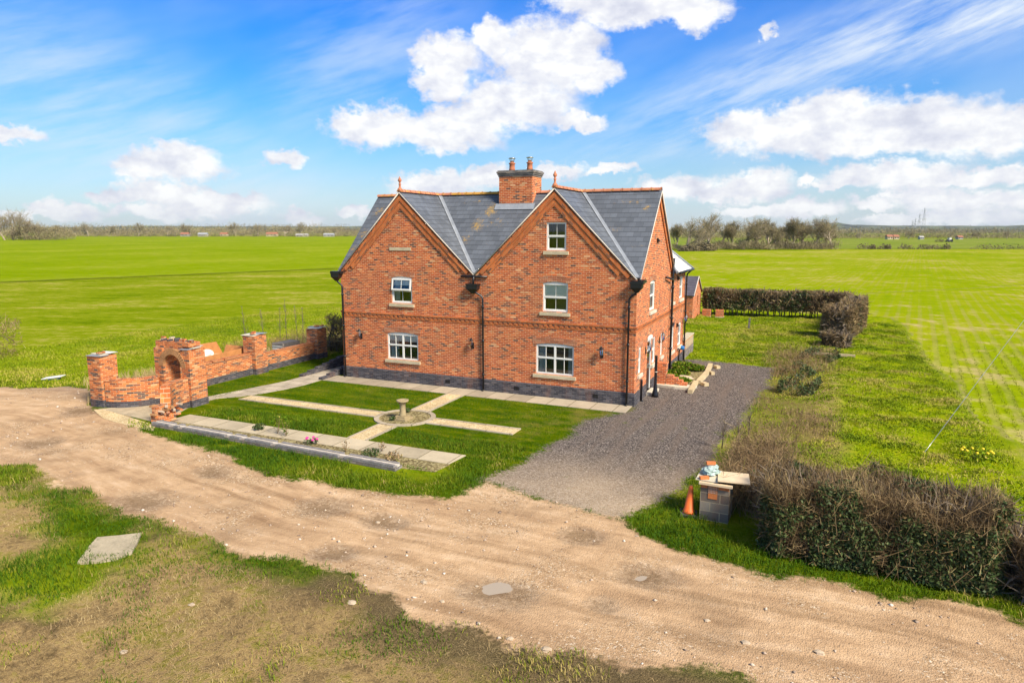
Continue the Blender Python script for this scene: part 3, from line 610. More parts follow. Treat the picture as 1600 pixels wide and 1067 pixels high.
def field_material(name, stops, dirang, spacing, rowamt, patch=(0.5, 0.38, 0.2), patchamt=0.3, tram=14.0):
    m, g, b = mat_new(name, 0.95, 0.0)
    p = g.node('ShaderNodeTexCoord').outputs['Object']
    r = g.node('ShaderNodeVectorRotate', {'Vector': p, 'Angle': dirang}, rotation_type='Z_AXIS').outputs[0]
    rx, ry, rz = g.sep(r)
    N1 = g.noise(p, 0.035, 4, 0.6); N2 = g.noise(p, 0.4, 5, 0.65); N3 = g.noise(p, 4.0, 4, 0.7)
    ln = g.noise(g.vm('MULTIPLY', r, (1.0, 0.04, 1)), 0.7, 4, 0.7)
    acr = g.noise(g.vm('MULTIPLY', r, (0.05, 1.0, 1)), 0.25, 4, 0.6)
    k = g.m('ADD', g.m('ADD', g.m('MULTIPLY', N1, 0.35), g.m('MULTIPLY', N2, 0.25)), g.m('ADD', g.m('MULTIPLY', N3, 0.15), g.m('ADD', g.m('MULTIPLY', ln, 0.15), g.m('MULTIPLY', acr, 0.10))))
    col = g.ramp(k, stops)
    rows = g.m('SINE', g.m('ADD', g.m('MULTIPLY', rx, 2 * math.pi / spacing), g.m('MULTIPLY', N2, 2.0)))
    near = g.m('ADD', g.m('MULTIPLY', g.ss(g.vm('DISTANCE', p, (16, 0, 0)), 60.0, 15.0), 0.20), g.m('MULTIPLY', g.m('SUBTRACT', N2, 0.5), 0.7))
    rmask = g.ss(g.m('ADD', g.m('ADD', N1, near), g.m('MULTIPLY', ln, 0.5)), 0.62, 0.88)
    col = g.mix(g.m('MULTIPLY', g.m('MULTIPLY', g.ss(rows, 0.0, 0.9), rmask), rowamt), col, g.mix(N3, (0.24, 0.18, 0.07), (0.46, 0.35, 0.19)))
    col = g.mix(g.m('MULTIPLY', g.ss(g.m('ADD', N2, g.m('ADD', g.m('MULTIPLY', N1, 0.6), g.m('MULTIPLY', g.ss(g.vm('DISTANCE', p, (17, 2, 0)), 26.0, 4.0), 0.10))), 0.84, 1.0), patchamt), col, patch)
    tr = g.m('ABSOLUTE', g.m('SUBTRACT', g.m('FRACT', g.m('DIVIDE', rx, tram)), 0.5))
    tr2 = g.m('MULTIPLY', g.m('GREATER_THAN', tr, 0.435), g.m('LESS_THAN', tr, 0.462))
    col = g.mix(g.m('MULTIPLY', tr2, 0.35 * (rowamt > 0.3)), col, (0.20, 0.16, 0.05))
    setc(g, b, col); bump(g, b, N3, 0.5, 0.1)
    return m
rowdir = math.radians(6.7)
M['crop_left'] = field_material('young_wheat', [(0.36, (0.135, 0.225, 0.001)), (0.48, (0.20, 0.275, 0.0015)), (0.57, (0.25, 0.31, 0.002)), (0.68, (0.35, 0.34, 0.02))], 1.25, 0.9, 0.2, patchamt=0.1, tram=24)
M['crop_right'] = field_material('drilled_wheat', [(0.36, (0.155, 0.24, 0.002)), (0.46, (0.23, 0.295, 0.003)), (0.55, (0.30, 0.32, 0.010)), (0.66, (0.42, 0.36, 0.08))], rowdir, 0.8, 0.27, patchamt=0.55, tram=9)
M['far_field'] = field_material('far_pasture', [(0.36, (0.14, 0.20, 0.02)), (0.5, (0.19, 0.245, 0.03)), (0.6, (0.23, 0.27, 0.035)), (0.72, (0.28, 0.29, 0.06))], 0.5, 3, 0.1)
build_ground()
def sheet(name, pts, z, mat):
    mb = MB()
    loop = [Vector((a, b_, 0)) for a, b_ in pts]
    for t in tessellate_polygon([loop]):
        q = [loop[i] for i in t]
        if (q[1] - q[0]).cross(q[2] - q[0]).z < 0: q = [q[0], q[2], q[1]]
        mb.poly([(v.x, v.y, z) for v in q])
    return tag(mb.build(name, mat), kind='structure')
L0, L1 = Vector(P2([(-300, 452)])[0] + (0,)), Vector(P2([(560, 417)])[0] + (0,))
dl = (L1 - L0).normalized(); L1e = Vector(at(640, 414))
sheet('crop_field', [tuple(L0[:2]), tuple(L1[:2]), tuple(L1e[:2]), tuple(at(640, 370)[:2]), tuple(at(540, 370)[:2]), tuple(at(300, 370.3)[:2]), tuple(at(-400, 371)[:2])], -0.085, M['crop_left'])
ra = [(9.6, 36.5), (24.5, 36.5), (24.5, -8)]
sheet('crop_field', [(-3.5, 33.2), (9.3, 33.2), (12.3, 31), (12.3, 26), (24.2, 26), (24.2, -10), (200, -10)] + [tuple(at(1900, 389.5)[:2]), tuple(at(1330, 389.5)[:2]), tuple(at(1050, 393)[:2])], -0.04, M['crop_right'])
mA, mB = Vector((L0.x, L0.y)), Vector((L1.x, L1.y)); mn = Vector((dl.y, -dl.x)) * 1.6
M['margin'] = mat_plain('margin_grass', (0.15, 0.185, 0.012), 0.95, 0.45, 0.25, spec=0.0)
sheet('field_margin', [tuple(mA - mn * .6), tuple(mB - mn * .6), tuple(mB + mn), tuple(mA + mn)], -0.07, M['margin'])
sheet('far_field', [tuple(at(1000, 388.8)[:2]), tuple(at(2000, 388.8)[:2]), tuple(at(2000, 372.6)[:2]), tuple(at(1000, 372.6)[:2])], -0.05, M['far_field'])

# paths and slabs of the front garden
def mat_paving(name, c, bw, bh, mw=0.012, rot=0.0):
    m, g, b = mat_new(name, 0.9, 0.15); p = g.node('ShaderNodeTexCoord').outputs['Object']
    x, y, _ = g.sep(p); rf = g.m('DIVIDE', y, bh); row = g.m('FLOOR', rf); cf = g.m('ADD', g.m('DIVIDE', x, bw), g.m('MULTIPLY', row, 0.37)); cl = g.m('FLOOR', cf)
    w = g.node('ShaderNodeTexWhiteNoise', {'Vector': g.comb(cl, row, 0.3)}, noise_dimensions='3D').outputs[0]
    mo = g.m('MAXIMUM', g.m('LESS_THAN', g.m('FRACT', cf), mw / bw * 3), g.m('LESS_THAN', g.m('FRACT', rf), mw / bh * 3))
    n = g.noise(p, 1.2, 5, 0.65); n2 = g.noise(p, 30, 3, 0.6)
    k = g.m('ADD', g.lin(w, 0, 1, 0.82, 1.12), g.m('ADD', g.m('MULTIPLY', g.m('SUBTRACT', n, 0.5), 0.8), g.m('MULTIPLY', g.m('SUBTRACT', n2, 0.5), 0.3)))
    colr = g.mix(1.0, c, g.comb(k, k, k), 'MULTIPLY')
    colr = g.mix(g.m('MULTIPLY', mo, 0.75), colr, (0.12, 0.10, 0.05)); setc(g, b, colr); bump(g, b, g.m('SUBTRACT', n2, mo), 0.3, 0.01); return m
M['slab'] = mat_paving('paving_slab', (0.47, 0.40, 0.30), 0.75, 0.6)
M['slab_wide'] = mat_paving('paving_run', (0.43, 0.36, 0.26), 0.9, 5.0)
M['slab_front'] = mat_paving('front_run', (0.50, 0.42, 0.29), 1.05, 5.0)
def mat_pea(name, lo, mid, hi, sc=38):
    m, g, b = mat_new(name, 0.9, 0.15); p = g.node('ShaderNodeTexCoord').outputs['Object']
    vo = g.node('ShaderNodeTexVoronoi', {'Vector': p, 'Scale': sc}); r = g.sep(vo.outputs['Color'])[0]; n = g.noise(p, 1.6, 4, 0.6)
    c = g.ramp(r, [(0, lo), (0.45, mid), (1, hi)]); k = g.lin(n, 0.3, 0.7, 0.75, 1.15)
    setc(g, b, g.mix(1.0, c, g.comb(k, k, k), 'MULTIPLY')); bump(g, b, vo.outputs['Distance'], 0.6, 0.02); return m
M['pea'] = mat_pea('golden_gravel', (0.42, 0.28, 0.12), (0.66, 0.50, 0.27), (0.78, 0.66, 0.42))
M['soil'] = mat_pea('bed_soil', (0.10, 0.075, 0.035), (0.24, 0.19, 0.085), (0.42, 0.36, 0.18), 18)
def flat(name, pts, z0, z1, mat):
    mb = MB(); mb.prism(pts, z0, z1); return tag(mb.build(name, mat), kind='structure')
flat('paving', [(-16.05, -6.4), (-15.92, -5.6), (-15.35, -5.05), (-14.9, -4.2), (-14.55, -3.2), (-14.36, -2.2), (-14.36, 6), (-15.62, 6), (-15.7, -2), (-16.75, -6.4)][::-1], -0.05, 0.014, M['slab'])
flat('paving', [(-18.9, -8.75), (-15.15, -9.2), (-15.5, -7.9), (-15.85, -7.2), (-15.95, -6.4), (-17.3, -6.4), (-17.6, -7.2), (-18.0, -8.0)], -0.06, 0.010, M['concrete'])
flat('paving', [(-14.3, -1.12), (-0.05, -1.12), (-0.05, -0.02), (-14.3, -0.02)], -0.05, 0.02, M['slab_wide'])
flat('paving', [(-15.0, -8.85), (-3.35, -8.85), (-3.25, -7.95), (-14.9, -7.95)], -0.05, 0.02, M['slab_front'])
flat('gravel_patch', P2([(146, 640), (162, 640), (190, 648), (243, 665), (240, 674), (212, 667), (185, 661), (160, 653)][::-1]), -0.05, 0.012, M['pea'])
def gpath(x0, x1, y0, y1, along):
    flat('gravel_path', [(x0, y0), (x1, y0), (x1, y1), (x0, y1)], -0.05, 0.016, M['pea'])
    e = 0.09
    for k in (0, 1):
        mb = MB()
        if along == 'x': yy = y0 - e if k == 0 else y1; mb.box(x0, x1, yy, yy + e, -0.05, 0.035)
        else: xx = x0 - e if k == 0 else x1; mb.box(xx, xx + e, y0, y1, -0.05, 0.035)
        tag(mb.build('path_edging', M['slab_wide']), kind='structure')
CXB, CYB, RB = -7.3, -5.05, 1.12
gpath(-15.05, CXB - RB + 0.02, -5.35, -4.78, 'x'); gpath(CXB + RB - 0.02, -2.82, -5.32, -4.74, 'x')
gpath(-7.62, -7.0, CYB + RB - 0.02, -1.125, 'y'); gpath(-7.62, -7.0, -7.945, CYB - RB + 0.02, 'y')
mb = MB(); n = 40
for i in range(n):
    a, b_ = 2 * math.pi * i / n, 2 * math.pi * (i + 0.96) / n; r0, r1 = 0.95, 1.13
    q = [(CXB + r * math.cos(t), CYB + r * math.sin(t)) for r, t in ((r0, a), (r1, a), (r1, b_), (r0, b_))]
    mb.prism(q, -0.05, 0.045)
tag(mb.build('path_edging', M['slab_wide']), kind='structure')
flat('flower_bed', [(CXB + 0.95 * math.cos(2 * math.pi * i / 40), CYB + 0.95 * math.sin(2 * math.pi * i / 40)) for i in range(40)], -0.05, 0.02, M['soil'])
flat('flower_bed', [(-14.9, -9.35), (-4.6, -9.72), (-3.4, -9.6), (-3.3, -8.86), (-15.0, -8.86)], -0.05, 0.012, M['soil'])
slab = at(170, 856)
mb = MB(); mb.prism(P2([(121, 878), (138, 854), (152, 839), (186, 836), (221, 832), (214, 848), (206, 862), (180, 872), (150, 876)], 0.05), -0.05, 0.055)
tag(mb.build('concrete_slab', M['concrete']), 'flat pale concrete slab lying in the rough grass beside the track', 'slab')

# puddles
mw_, gw, bw_ = mat_new('muddy_water', 0.10, 0.45); setc(gw, bw_, (0.42, 0.34, 0.25))
M['water'] = mw_
def puddle(k, drop):
    (a, b_), r = POTS[k]; c = np.array([a]), np.array([b_])
    gx, gy = np.meshgrid(np.linspace(a - r * .5, a + r * .5, 9), np.linspace(b_ - r * .4, b_ + r * .4, 9)); zz = ground_height(gx.ravel(), gy.ravel(), region_attrs(gx.ravel(), gy.ravel()))
    z = float(np.min(zz)) + drop; mb = MB(); mb.poly([(a + r * 1.1 * math.cos(t), b_ + r * .9 * math.sin(t), z) for t in [2 * math.pi * q / 24 for q in range(24)]])
    tag(mb.build('puddle', M['water']), kind='structure')
puddle(0, 0.020); puddle(1, 0.008) 

# ------------------------------------------------------------------ the brick house
W, YM, D1, D2, ZE, ZR = 13.9, 3.4, 6.85, 10.6, 4.95, 8.42
AX = (-10.55, -3.38); VX = -6.95
house = thing('brick_house', 'large red brick farmhouse with two steep front gables and grey slate roof', 'house')
def arch_open(x0, x1, z0, z1, rise=0.0, n=8):
    p = [(x0, z0), (x1, z0), (x1, z1)]
    if rise:
        p += [(x1 + (x0 - x1) * i / n, z1 + rise * (1 - (2 * i / n - 1) ** 2)) for i in range(1, n)]
    return p + [(x0, z1)]
FWIN = [(-11.42, -9.80, 1.06, 2.22, 0.08, 'casement', 'half'), (-4.14, -2.50, 0.99, 2.20, 0.08, 'casement', 'curtain'),
        (-11.12, -10.05, 3.62, 4.74, 0.07, 'sash_open', 'half'), (-3.86, -2.78, 3.58, 4.72, 0.07, 'sash', 'full'), (-3.72, -2.88, 6.03, 7.14, 0.0, 'sash', 'none')]
SWIN = [(0.58, 1.06, 1.17, 2.20, 0.05, 'slim'), (3.05, 3.70, 1.15, 2.28, 0.0, 'slim2'), (4.80, 5.22, 1.2, 2.2, 0.05, 'slim'), (7.05, 7.95, 1.02, 2.15, 0.06, 'sash'), (9.05, 9.95, 0.98, 2.12, 0.06, 'sash'),
        (2.28, 3.28, 3.52, 4.70, 0.06, 'sash'), (6.85, 7.55, 3.45, 4.42, 0.0, 'sash'), (9.0, 9.95, 3.42, 4.52, 0.0, 'sash')]
DOOR = (2.12, 3.0, 0.12, 2.3)
T = 0.30
PL = 0.50
outer = [(-W, PL), (0, PL), (0, ZE), (AX[1], ZR), (VX, ZE - 0.02), (AX[0], ZR), (-W, ZE)]
mb = MB(); mb.wall(outer, [arch_open(*w[:5]) for w in FWIN], 0.0, T)
mb.build('front_wall', M['brick'], house)
# side wall drawn in (y, z), turned to face +x
def side_mat(): return Matrix(((0, -1, 0, 0), (1, 0, 0, 0), (0, 0, 1, 0), (0, 0, 0, 1)))
mb = MB(); mb.M = side_mat()
outer_s = [(T, PL), (DOOR[0], PL), (DOOR[0], DOOR[3]), (DOOR[1], DOOR[3]), (DOOR[1], PL), (D2, PL), (D2, 4.78), (D1, 4.78), (D1, ZE), (YM, ZR), (T, ZE + T)]
mb.wall(outer_s, [arch_open(*w[:5]) for w in SWIN], 0.0, T)
mb.build('side_wall', M['brick'], house)
mb = MB(); mb.wall([(-W, 0), (-T, 0), (-T, 4.78), (-W, 4.78)], [], D2 - T, D2); mb.build('rear_wall', M['brick'], house)
mb = MB(); mb.M = side_mat(); mb.wall([(T, 0), (D2 - T, 0), (D2 - T, 4.7), (D1, 4.7), (D1, ZE), (YM, ZR), (T, ZE + T)], [], W - T, W); mb.build('side_wall', M['brick'], house)
# plinth in blue brick
mb = MB()
mb.box(-W - 0.03, 0.03, -0.03, T, -0.1, PL); mb.box(-0.27, 0.03, T, DOOR[0], -0.1, PL); mb.box(-0.27, 0.03, DOOR[1], D2 + 0.03, -0.1, PL)
mb.poly([(-W - 0.03, -0.03, PL + .001), (0.03, -0.03, PL + .001), (0, 0, PL + 0.04), (-W, 0, PL + 0.04)])
mb.build('plinth', M['blue_brick'], house)
for x in (-8.3, -1.55, -5.0):
    mb = MB(); mb.box(x - 0.11, x + 0.11, -0.042, -0.031, 0.2, 0.34)
    for k in range(5): mb.box(x - 0.09 + k * 0.04, x - 0.08 + k * 0.04, -0.048, -0.043, 0.21, 0.33)
    mb.build('air_brick', M['black'], house)
# string course: plain band over a dentil row
mb = MB(); mb.box(-W - 0.045, 0.045, -0.045, -0.001, 3.07, 3.145)
mb.box(0.001, 0.045, -0.001, D2 + 0.045, 3.07, 3.145)
x = -W
while x < -0.1: mb.box(x, x + 0.112, -0.035, -0.001, 2.965, 3.069); x += 0.225
y = 0.1
while y < D2: mb.box(0.001, 0.035, y, y + 0.112, 2.965, 3.069); y += 0.225
mb.box(-W - 0.02, 0.02, -0.02, -0.001, 2.89, 2.964); mb.box(0.001, 0.02, -0.001, D2, 2.89, 2.964)
mb.build('string_course', M['rubbed'], house)
# raised brick bands under the gable verges
def vband(mb, ax, xe, w, d0, d1, off, end):
    s_ = 1 if xe > ax else -1; d = Vector((xe - ax, 0, ZE - ZR)).normalized(); ct = abs(d.x); nrm = Vector((-abs(d.z) * s_, 0, -abs(d.x)))
    a = Vector((ax + s_ * 0.002, 0, ZR - off / ct)); e = Vector((ax + s_ * 0.002, 0, ZR - (off + w) / ct)); Lt = math.hypot(xe - ax, ZE - ZR) - end
    b = Vector((ax, 0, ZR)) + d * Lt + nrm * off; c = Vector((ax, 0, ZR)) + d * Lt + nrm * (off + w)
    L = (b - a).length
    q = [a, b, c, e]; 
    def P_(v, y): return (v.x, y, v.z)
    uvq = [(0, w), (L, w), (L, 0), (0, 0)]
    if (q[1] - q[0]).cross(q[2] - q[0]).y > 0: q = q[::-1]; uvq = uvq[::-1]
    mb.poly([P_(v, d0) for v in q], uvq)
    for i in range(4):
        p0, p1 = q[i], q[(i + 1) % 4]; l = (p1 - p0).length
        mb.poly([P_(p0, d0), P_(p0, d1), P_(p1, d1), P_(p1, d0)], [(0, 0), (0, .07), (l, .07), (l, 0)])
for ax, xl, xr in ((AX[0], -W, VX), (AX[1], VX, 0)):
    mb = MB()
    for xe in (xl, xr):
        s_ = 1 if xe > ax else -1
        vband(mb, ax, xe, 0.15, -0.075, -0.001, 0.08, 0.30)
        vband(mb, ax, xe, 0.22, -0.045, -0.001, 0.232, 0.62)
        # dark header ends every few courses
    mb.build('gable_band', M['rubbed'], house)
mb = MB(); mb.box(-11.16, -10.06, -0.03, -0.001, 5.95, 6.09); mb.build('name_stone', M['stone'], house)

# roof slopes: thin slabs with their own slope coordinates
def slope(mb, pts, axis, th=0.05):
    """axis: 'x' when the courses run along x, 'y' when they run along y"""
    pts = [Vector(p) for p in pts]
    n = (pts[1] - pts[0]).cross(pts[2] - pts[0]).normalized()
    if n.z < 0: pts = pts[::-1]; n = -n
    zmin = min(p.z for p in pts); sl = math.sqrt(max(1 - n.z ** 2, 1e-6))
    uv = [((p.x if axis == 'x' else p.y), (p.z - zmin) / sl) for p in pts]
    mb.poly(pts, uv); lo = [p - n * th for p in pts]; mb.poly(lo[::-1])
    for i in range(len(pts)):
        a, b = i, (i + 1) % len(pts); mb.poly([pts[a], lo[a], lo[b], pts[b]])
mb = MB(); ov = -0.09; zt = 0.075
def up(p): return (p[0], p[1], p[2] + zt)
for ax, xl, xr in ((AX[0], -W, VX), (AX[1], VX, 0)):
    for xe in (xl, xr):
        slope(mb, [up((ax, ov, ZR)), up((ax, YM, ZR)), up((xe, 0.0, ZE)), up((xe, ov, ZE))], 'y')
xo = 0.13
slope(mb, [up((AX[0], YM, ZR)), up((AX[1], YM, ZR)), up((VX, 0, ZE))], 'x')
slope(mb, [up((AX[1], YM, ZR)), up((xo, YM, ZR)), up((xo, 0, ZE)), up((0, 0, ZE))], 'x')
slope(mb, [up((AX[0], YM, ZR)), up((-W - xo, YM, ZR)), up((-W - xo, 0, ZE)), up((-W, 0, ZE))], 'x')
slope(mb, [up((-W - xo, YM, ZR)), up((xo, YM, ZR)), up((xo, D1 + 0.05, ZE)), up((-W - xo, D1 + 0.05, ZE))], 'x')
roof = mb.build('roof', M['slate'], house)
# rear wing: lower hipped roof, sun and sky sheen painted pale on its end
mb = MB(); e = 0.3; yz0, yz1, zw = 6.6, D2 + 0.28, 4.86; ym2 = (yz0 + yz1) / 2; hz = zw + (ym2 - yz0) * 0.95; hx = e - (ym2 - yz0) * 1.0
slope(mb, [(e, yz0, zw), (e, yz1, zw), (hx, ym2, hz)], 'y')
mb.build('hipped_end', M['slate_pale'], roof)
mb = MB(); slope(mb, [(e, yz1, zw), (-W, yz1, zw), (-W, ym2, hz), (hx, ym2, hz)], 'x'); slope(mb, [(e, yz0, zw), (-W, yz0, zw), (-W, ym2, hz), (hx, ym2, hz)], 'x'); mb.build('rear_slope', M['slate'], roof)
mb = MB(); mb.tube([(e, yz1, zw + 0.03), (hx, ym2, hz + 0.03)], 0.07); mb.tube([(e, yz0, zw + 0.03), (hx, ym2, hz + 0.03)], 0.07); mb.tube([(hx, ym2, hz + 0.03), (-W, ym2, hz + 0.03)], 0.07); mb.build('hip_tile', M['lead'], roof)
# lead valleys
mb = MB()
def strip(mb, a, b, w, lift):
    a, b = Vector(a), Vector(b); d = (b - a).normalized(); s_ = d.cross(Vector((0, 0, 1))).normalized() * w; L = Vector((0, 0, lift)); c = Vector((0, 0, lift * 0.3))
    mb.poly([a - s_ + L, b - s_ + L, b + c, a + c]); mb.poly([a + c, b + c, b + s_ + L, a + s_ + L])
for ax, xl, xr in ((AX[0], -W, VX), (AX[1], VX, 0)):
    for xe in (xl, xr): strip(mb, (ax + (0.05 if xe > ax else -0.05), YM - 0.05, ZR + zt), (xe, -0.02, ZE + zt), 0.085, 0.065)
mb.build('lead_valley', M['lead'], roof)
# verge edges
mb = MB()
for ax, xl, xr in ((AX[0], -W, VX), (AX[1], VX, 0)):
    for xe in (xl, xr):
        mb.tube([(ax, ov + 0.005, ZR + 0.02), (xe, ov + 0.005, ZE + 0.02)], 0.028, 6)
for xs in (xo - 0.005, -W - xo + 0.005):
    mb.tube([(xs, YM, ZR + 0.02), (xs, 0.0, ZE + 0.02)], 0.028, 6); mb.tube([(xs, YM, ZR + 0.02), (xs, D1, ZE + 0.02)], 0.028, 6)
mb.build('verge_edge', M['verge'], roof)
mb = MB()
for s_ in (0, 1):
    d0, d1 = 0.001, 0.055
    y0, y1 = (YM, 0.12) if s_ == 0 else (YM, D1 - 0.1); z1 = ZE + 0.12
    mb.poly([(d1, y0, ZR - 0.02), (d1, y1, z1), (d1, y1, z1 - 0.3), (d1, y0, ZR - 0.36)] if s_ else [(d1, y0, ZR - 0.36), (d1, y1, z1 - 0.3), (d1, y1, z1), (d1, y0, ZR - 0.02)])
    mb.poly([(d1, y0, ZR - 0.36), (d1, y1, z1 - 0.3), (d0, y1, z1 - 0.3), (d0, y0, ZR - 0.36)])
mb.build('gable_band', M['rubbed'], house)
# ridge tiles, each a separate half round
def ridge(mb, a, b, r=0.115, L=0.42):
    a, b = Vector(a), Vector(b); n = max(1, round((b - a).length / L)); d = (b - a) / n; s_ = d.normalized().cross(Vector((0, 0, 1)))
    for i in range(n):
        p0 = a + d * i; p1 = a + d * (i + 0.96); k = 8
        for rr, q0, q1 in ((r, p0, p1), (r + 0.02, p1 - d * 0.1, p1)):
            for j in range(k):
                t0, t1 = math.pi * j / k, math.pi * (j + 1) / k
                f0 = s_ * math.cos(t0) * rr + Vector((0, 0, math.sin(t0) * rr)); f1 = s_ * math.cos(t1) * rr + Vector((0, 0, math.sin(t1) * rr))
                mb.poly([q0 + f0, q1 + f0, q1 + f1, q0 + f1], smooth=True)
        mb.poly([p0 + s_ * math.cos(math.pi * j / k) * r + Vector((0, 0, math.sin(math.pi * j / k) * r)) for j in range(k + 1)])
mb = MB(); zz = ZR + zt - 0.02
ridge(mb, (-W - xo, YM, zz), (xo, YM, zz)); ridge(mb, (AX[0], ov, zz), (AX[0], YM - 0.1, zz)); ridge(mb, (AX[1], ov, zz), (AX[1], YM - 0.1, zz))
m, g, b = mat_new('ridge_clay', 0.8, 0.2); p = g.node('ShaderNodeTexCoord').outputs['Object']
n = g.noise(p, 2.0, 4); setc(g, b, g.mix(g.m('MULTIPLY', g.ss(g.m('ADD', g.noise(p, 3.0, 5, 0.7), g.m('MULTIPLY', g.ss(g.vm('DISTANCE', p, (-8.0, 3.4, 8.5)), 3.0, 0.5), 0.25)), 0.52, 0.68), 0.75),
   g.ramp(n, [(0.3, (0.42, 0.15, 0.075)), (0.6, (0.60, 0.25, 0.14))]), (0.58, 0.32, 0.04)))
M['ridge'] = m
mb.build('ridge_tile', M['ridge'], roof)
for ax in AX:
    mb = MB(); mb.lathe([(0.12, 0), (0.10, 0.1), (0.05, 0.16), (0.04, 0.27), (0.065, 0.3), (0.04, 0.33), (0.035, 0.38), (0.075, 0.43), (0.08, 0.48), (0.045, 0.54), (0.02, 0.6), (0.005, 0.63)], (ax, ov + 0.1, ZR + 0.08), 12)
    mb.build('finial', M['terracotta'], roof)
# chimney
cx0, cx1, cy0, cy1 = -7.12, -5.50, 2.85, 3.95
mb = MB(); mb.box(cx0, cx1, cy0, cy1, 7.4, 9.2); ch = mb.build('chimney', M['brick'], house)
mb = MB()
for i, e_ in enumerate((0.03, 0.06, 0.09)): mb.box(cx0 - e_, cx1 + e_, cy0 - e_, cy1 + e_, 9.2 + i * 0.075, 9.275 + i * 0.075)
mb.box(cx0 - 0.05, cx1 + 0.05, cy0 - 0.05, cy1 + 0.05, 9.425, 9.47)
mb.build('corbel', M['cap_brick'], ch)
mb = MB(); mb.box(cx0 - 0.03, cx1 + 0.03, cy0 - 0.03, cy1 + 0.03, 7.5, 8.02)
mb.poly([(cx0 - 0.15, 2.62, 7.75), (cx1 + 0.15, 2.62, 7.75), (cx1 + 0.15, 2.84, 8.02), (cx0 - 0.15, 2.84, 8.02)]); mb.build('flashing', M['lead'], ch)
for x in (-6.72, -5.85):
    mb = MB(); mb.lathe([(0.16, 9.471), (0.125, 9.6), (0.12, 9.78), (0.15, 9.8), (0.15, 9.84), (0.11, 9.85)], (x, 3.4, 0), 14); pot = mb.build('chimney_pot', M['terracotta'], ch)
    mb = MB(); mb.lathe([(0.09, 9.851), (0.09, 9.93), (0.10, 9.94)], (x, 3.4, 0), 12)
    for k in range(4): mb.box(x - 0.09 + 0.16 * (k % 2), x - 0.07 + 0.16 * (k % 2), 3.32 + 0.14 * (k // 2), 3.34 + 0.14 * (k // 2), 9.94, 10.03)
    mb.lathe([(0.17, 10.03), (0.15, 10.06), (0.02, 10.085)], (x, 3.4, 0), 12); mb.build('cowl', M['steel'], pot)

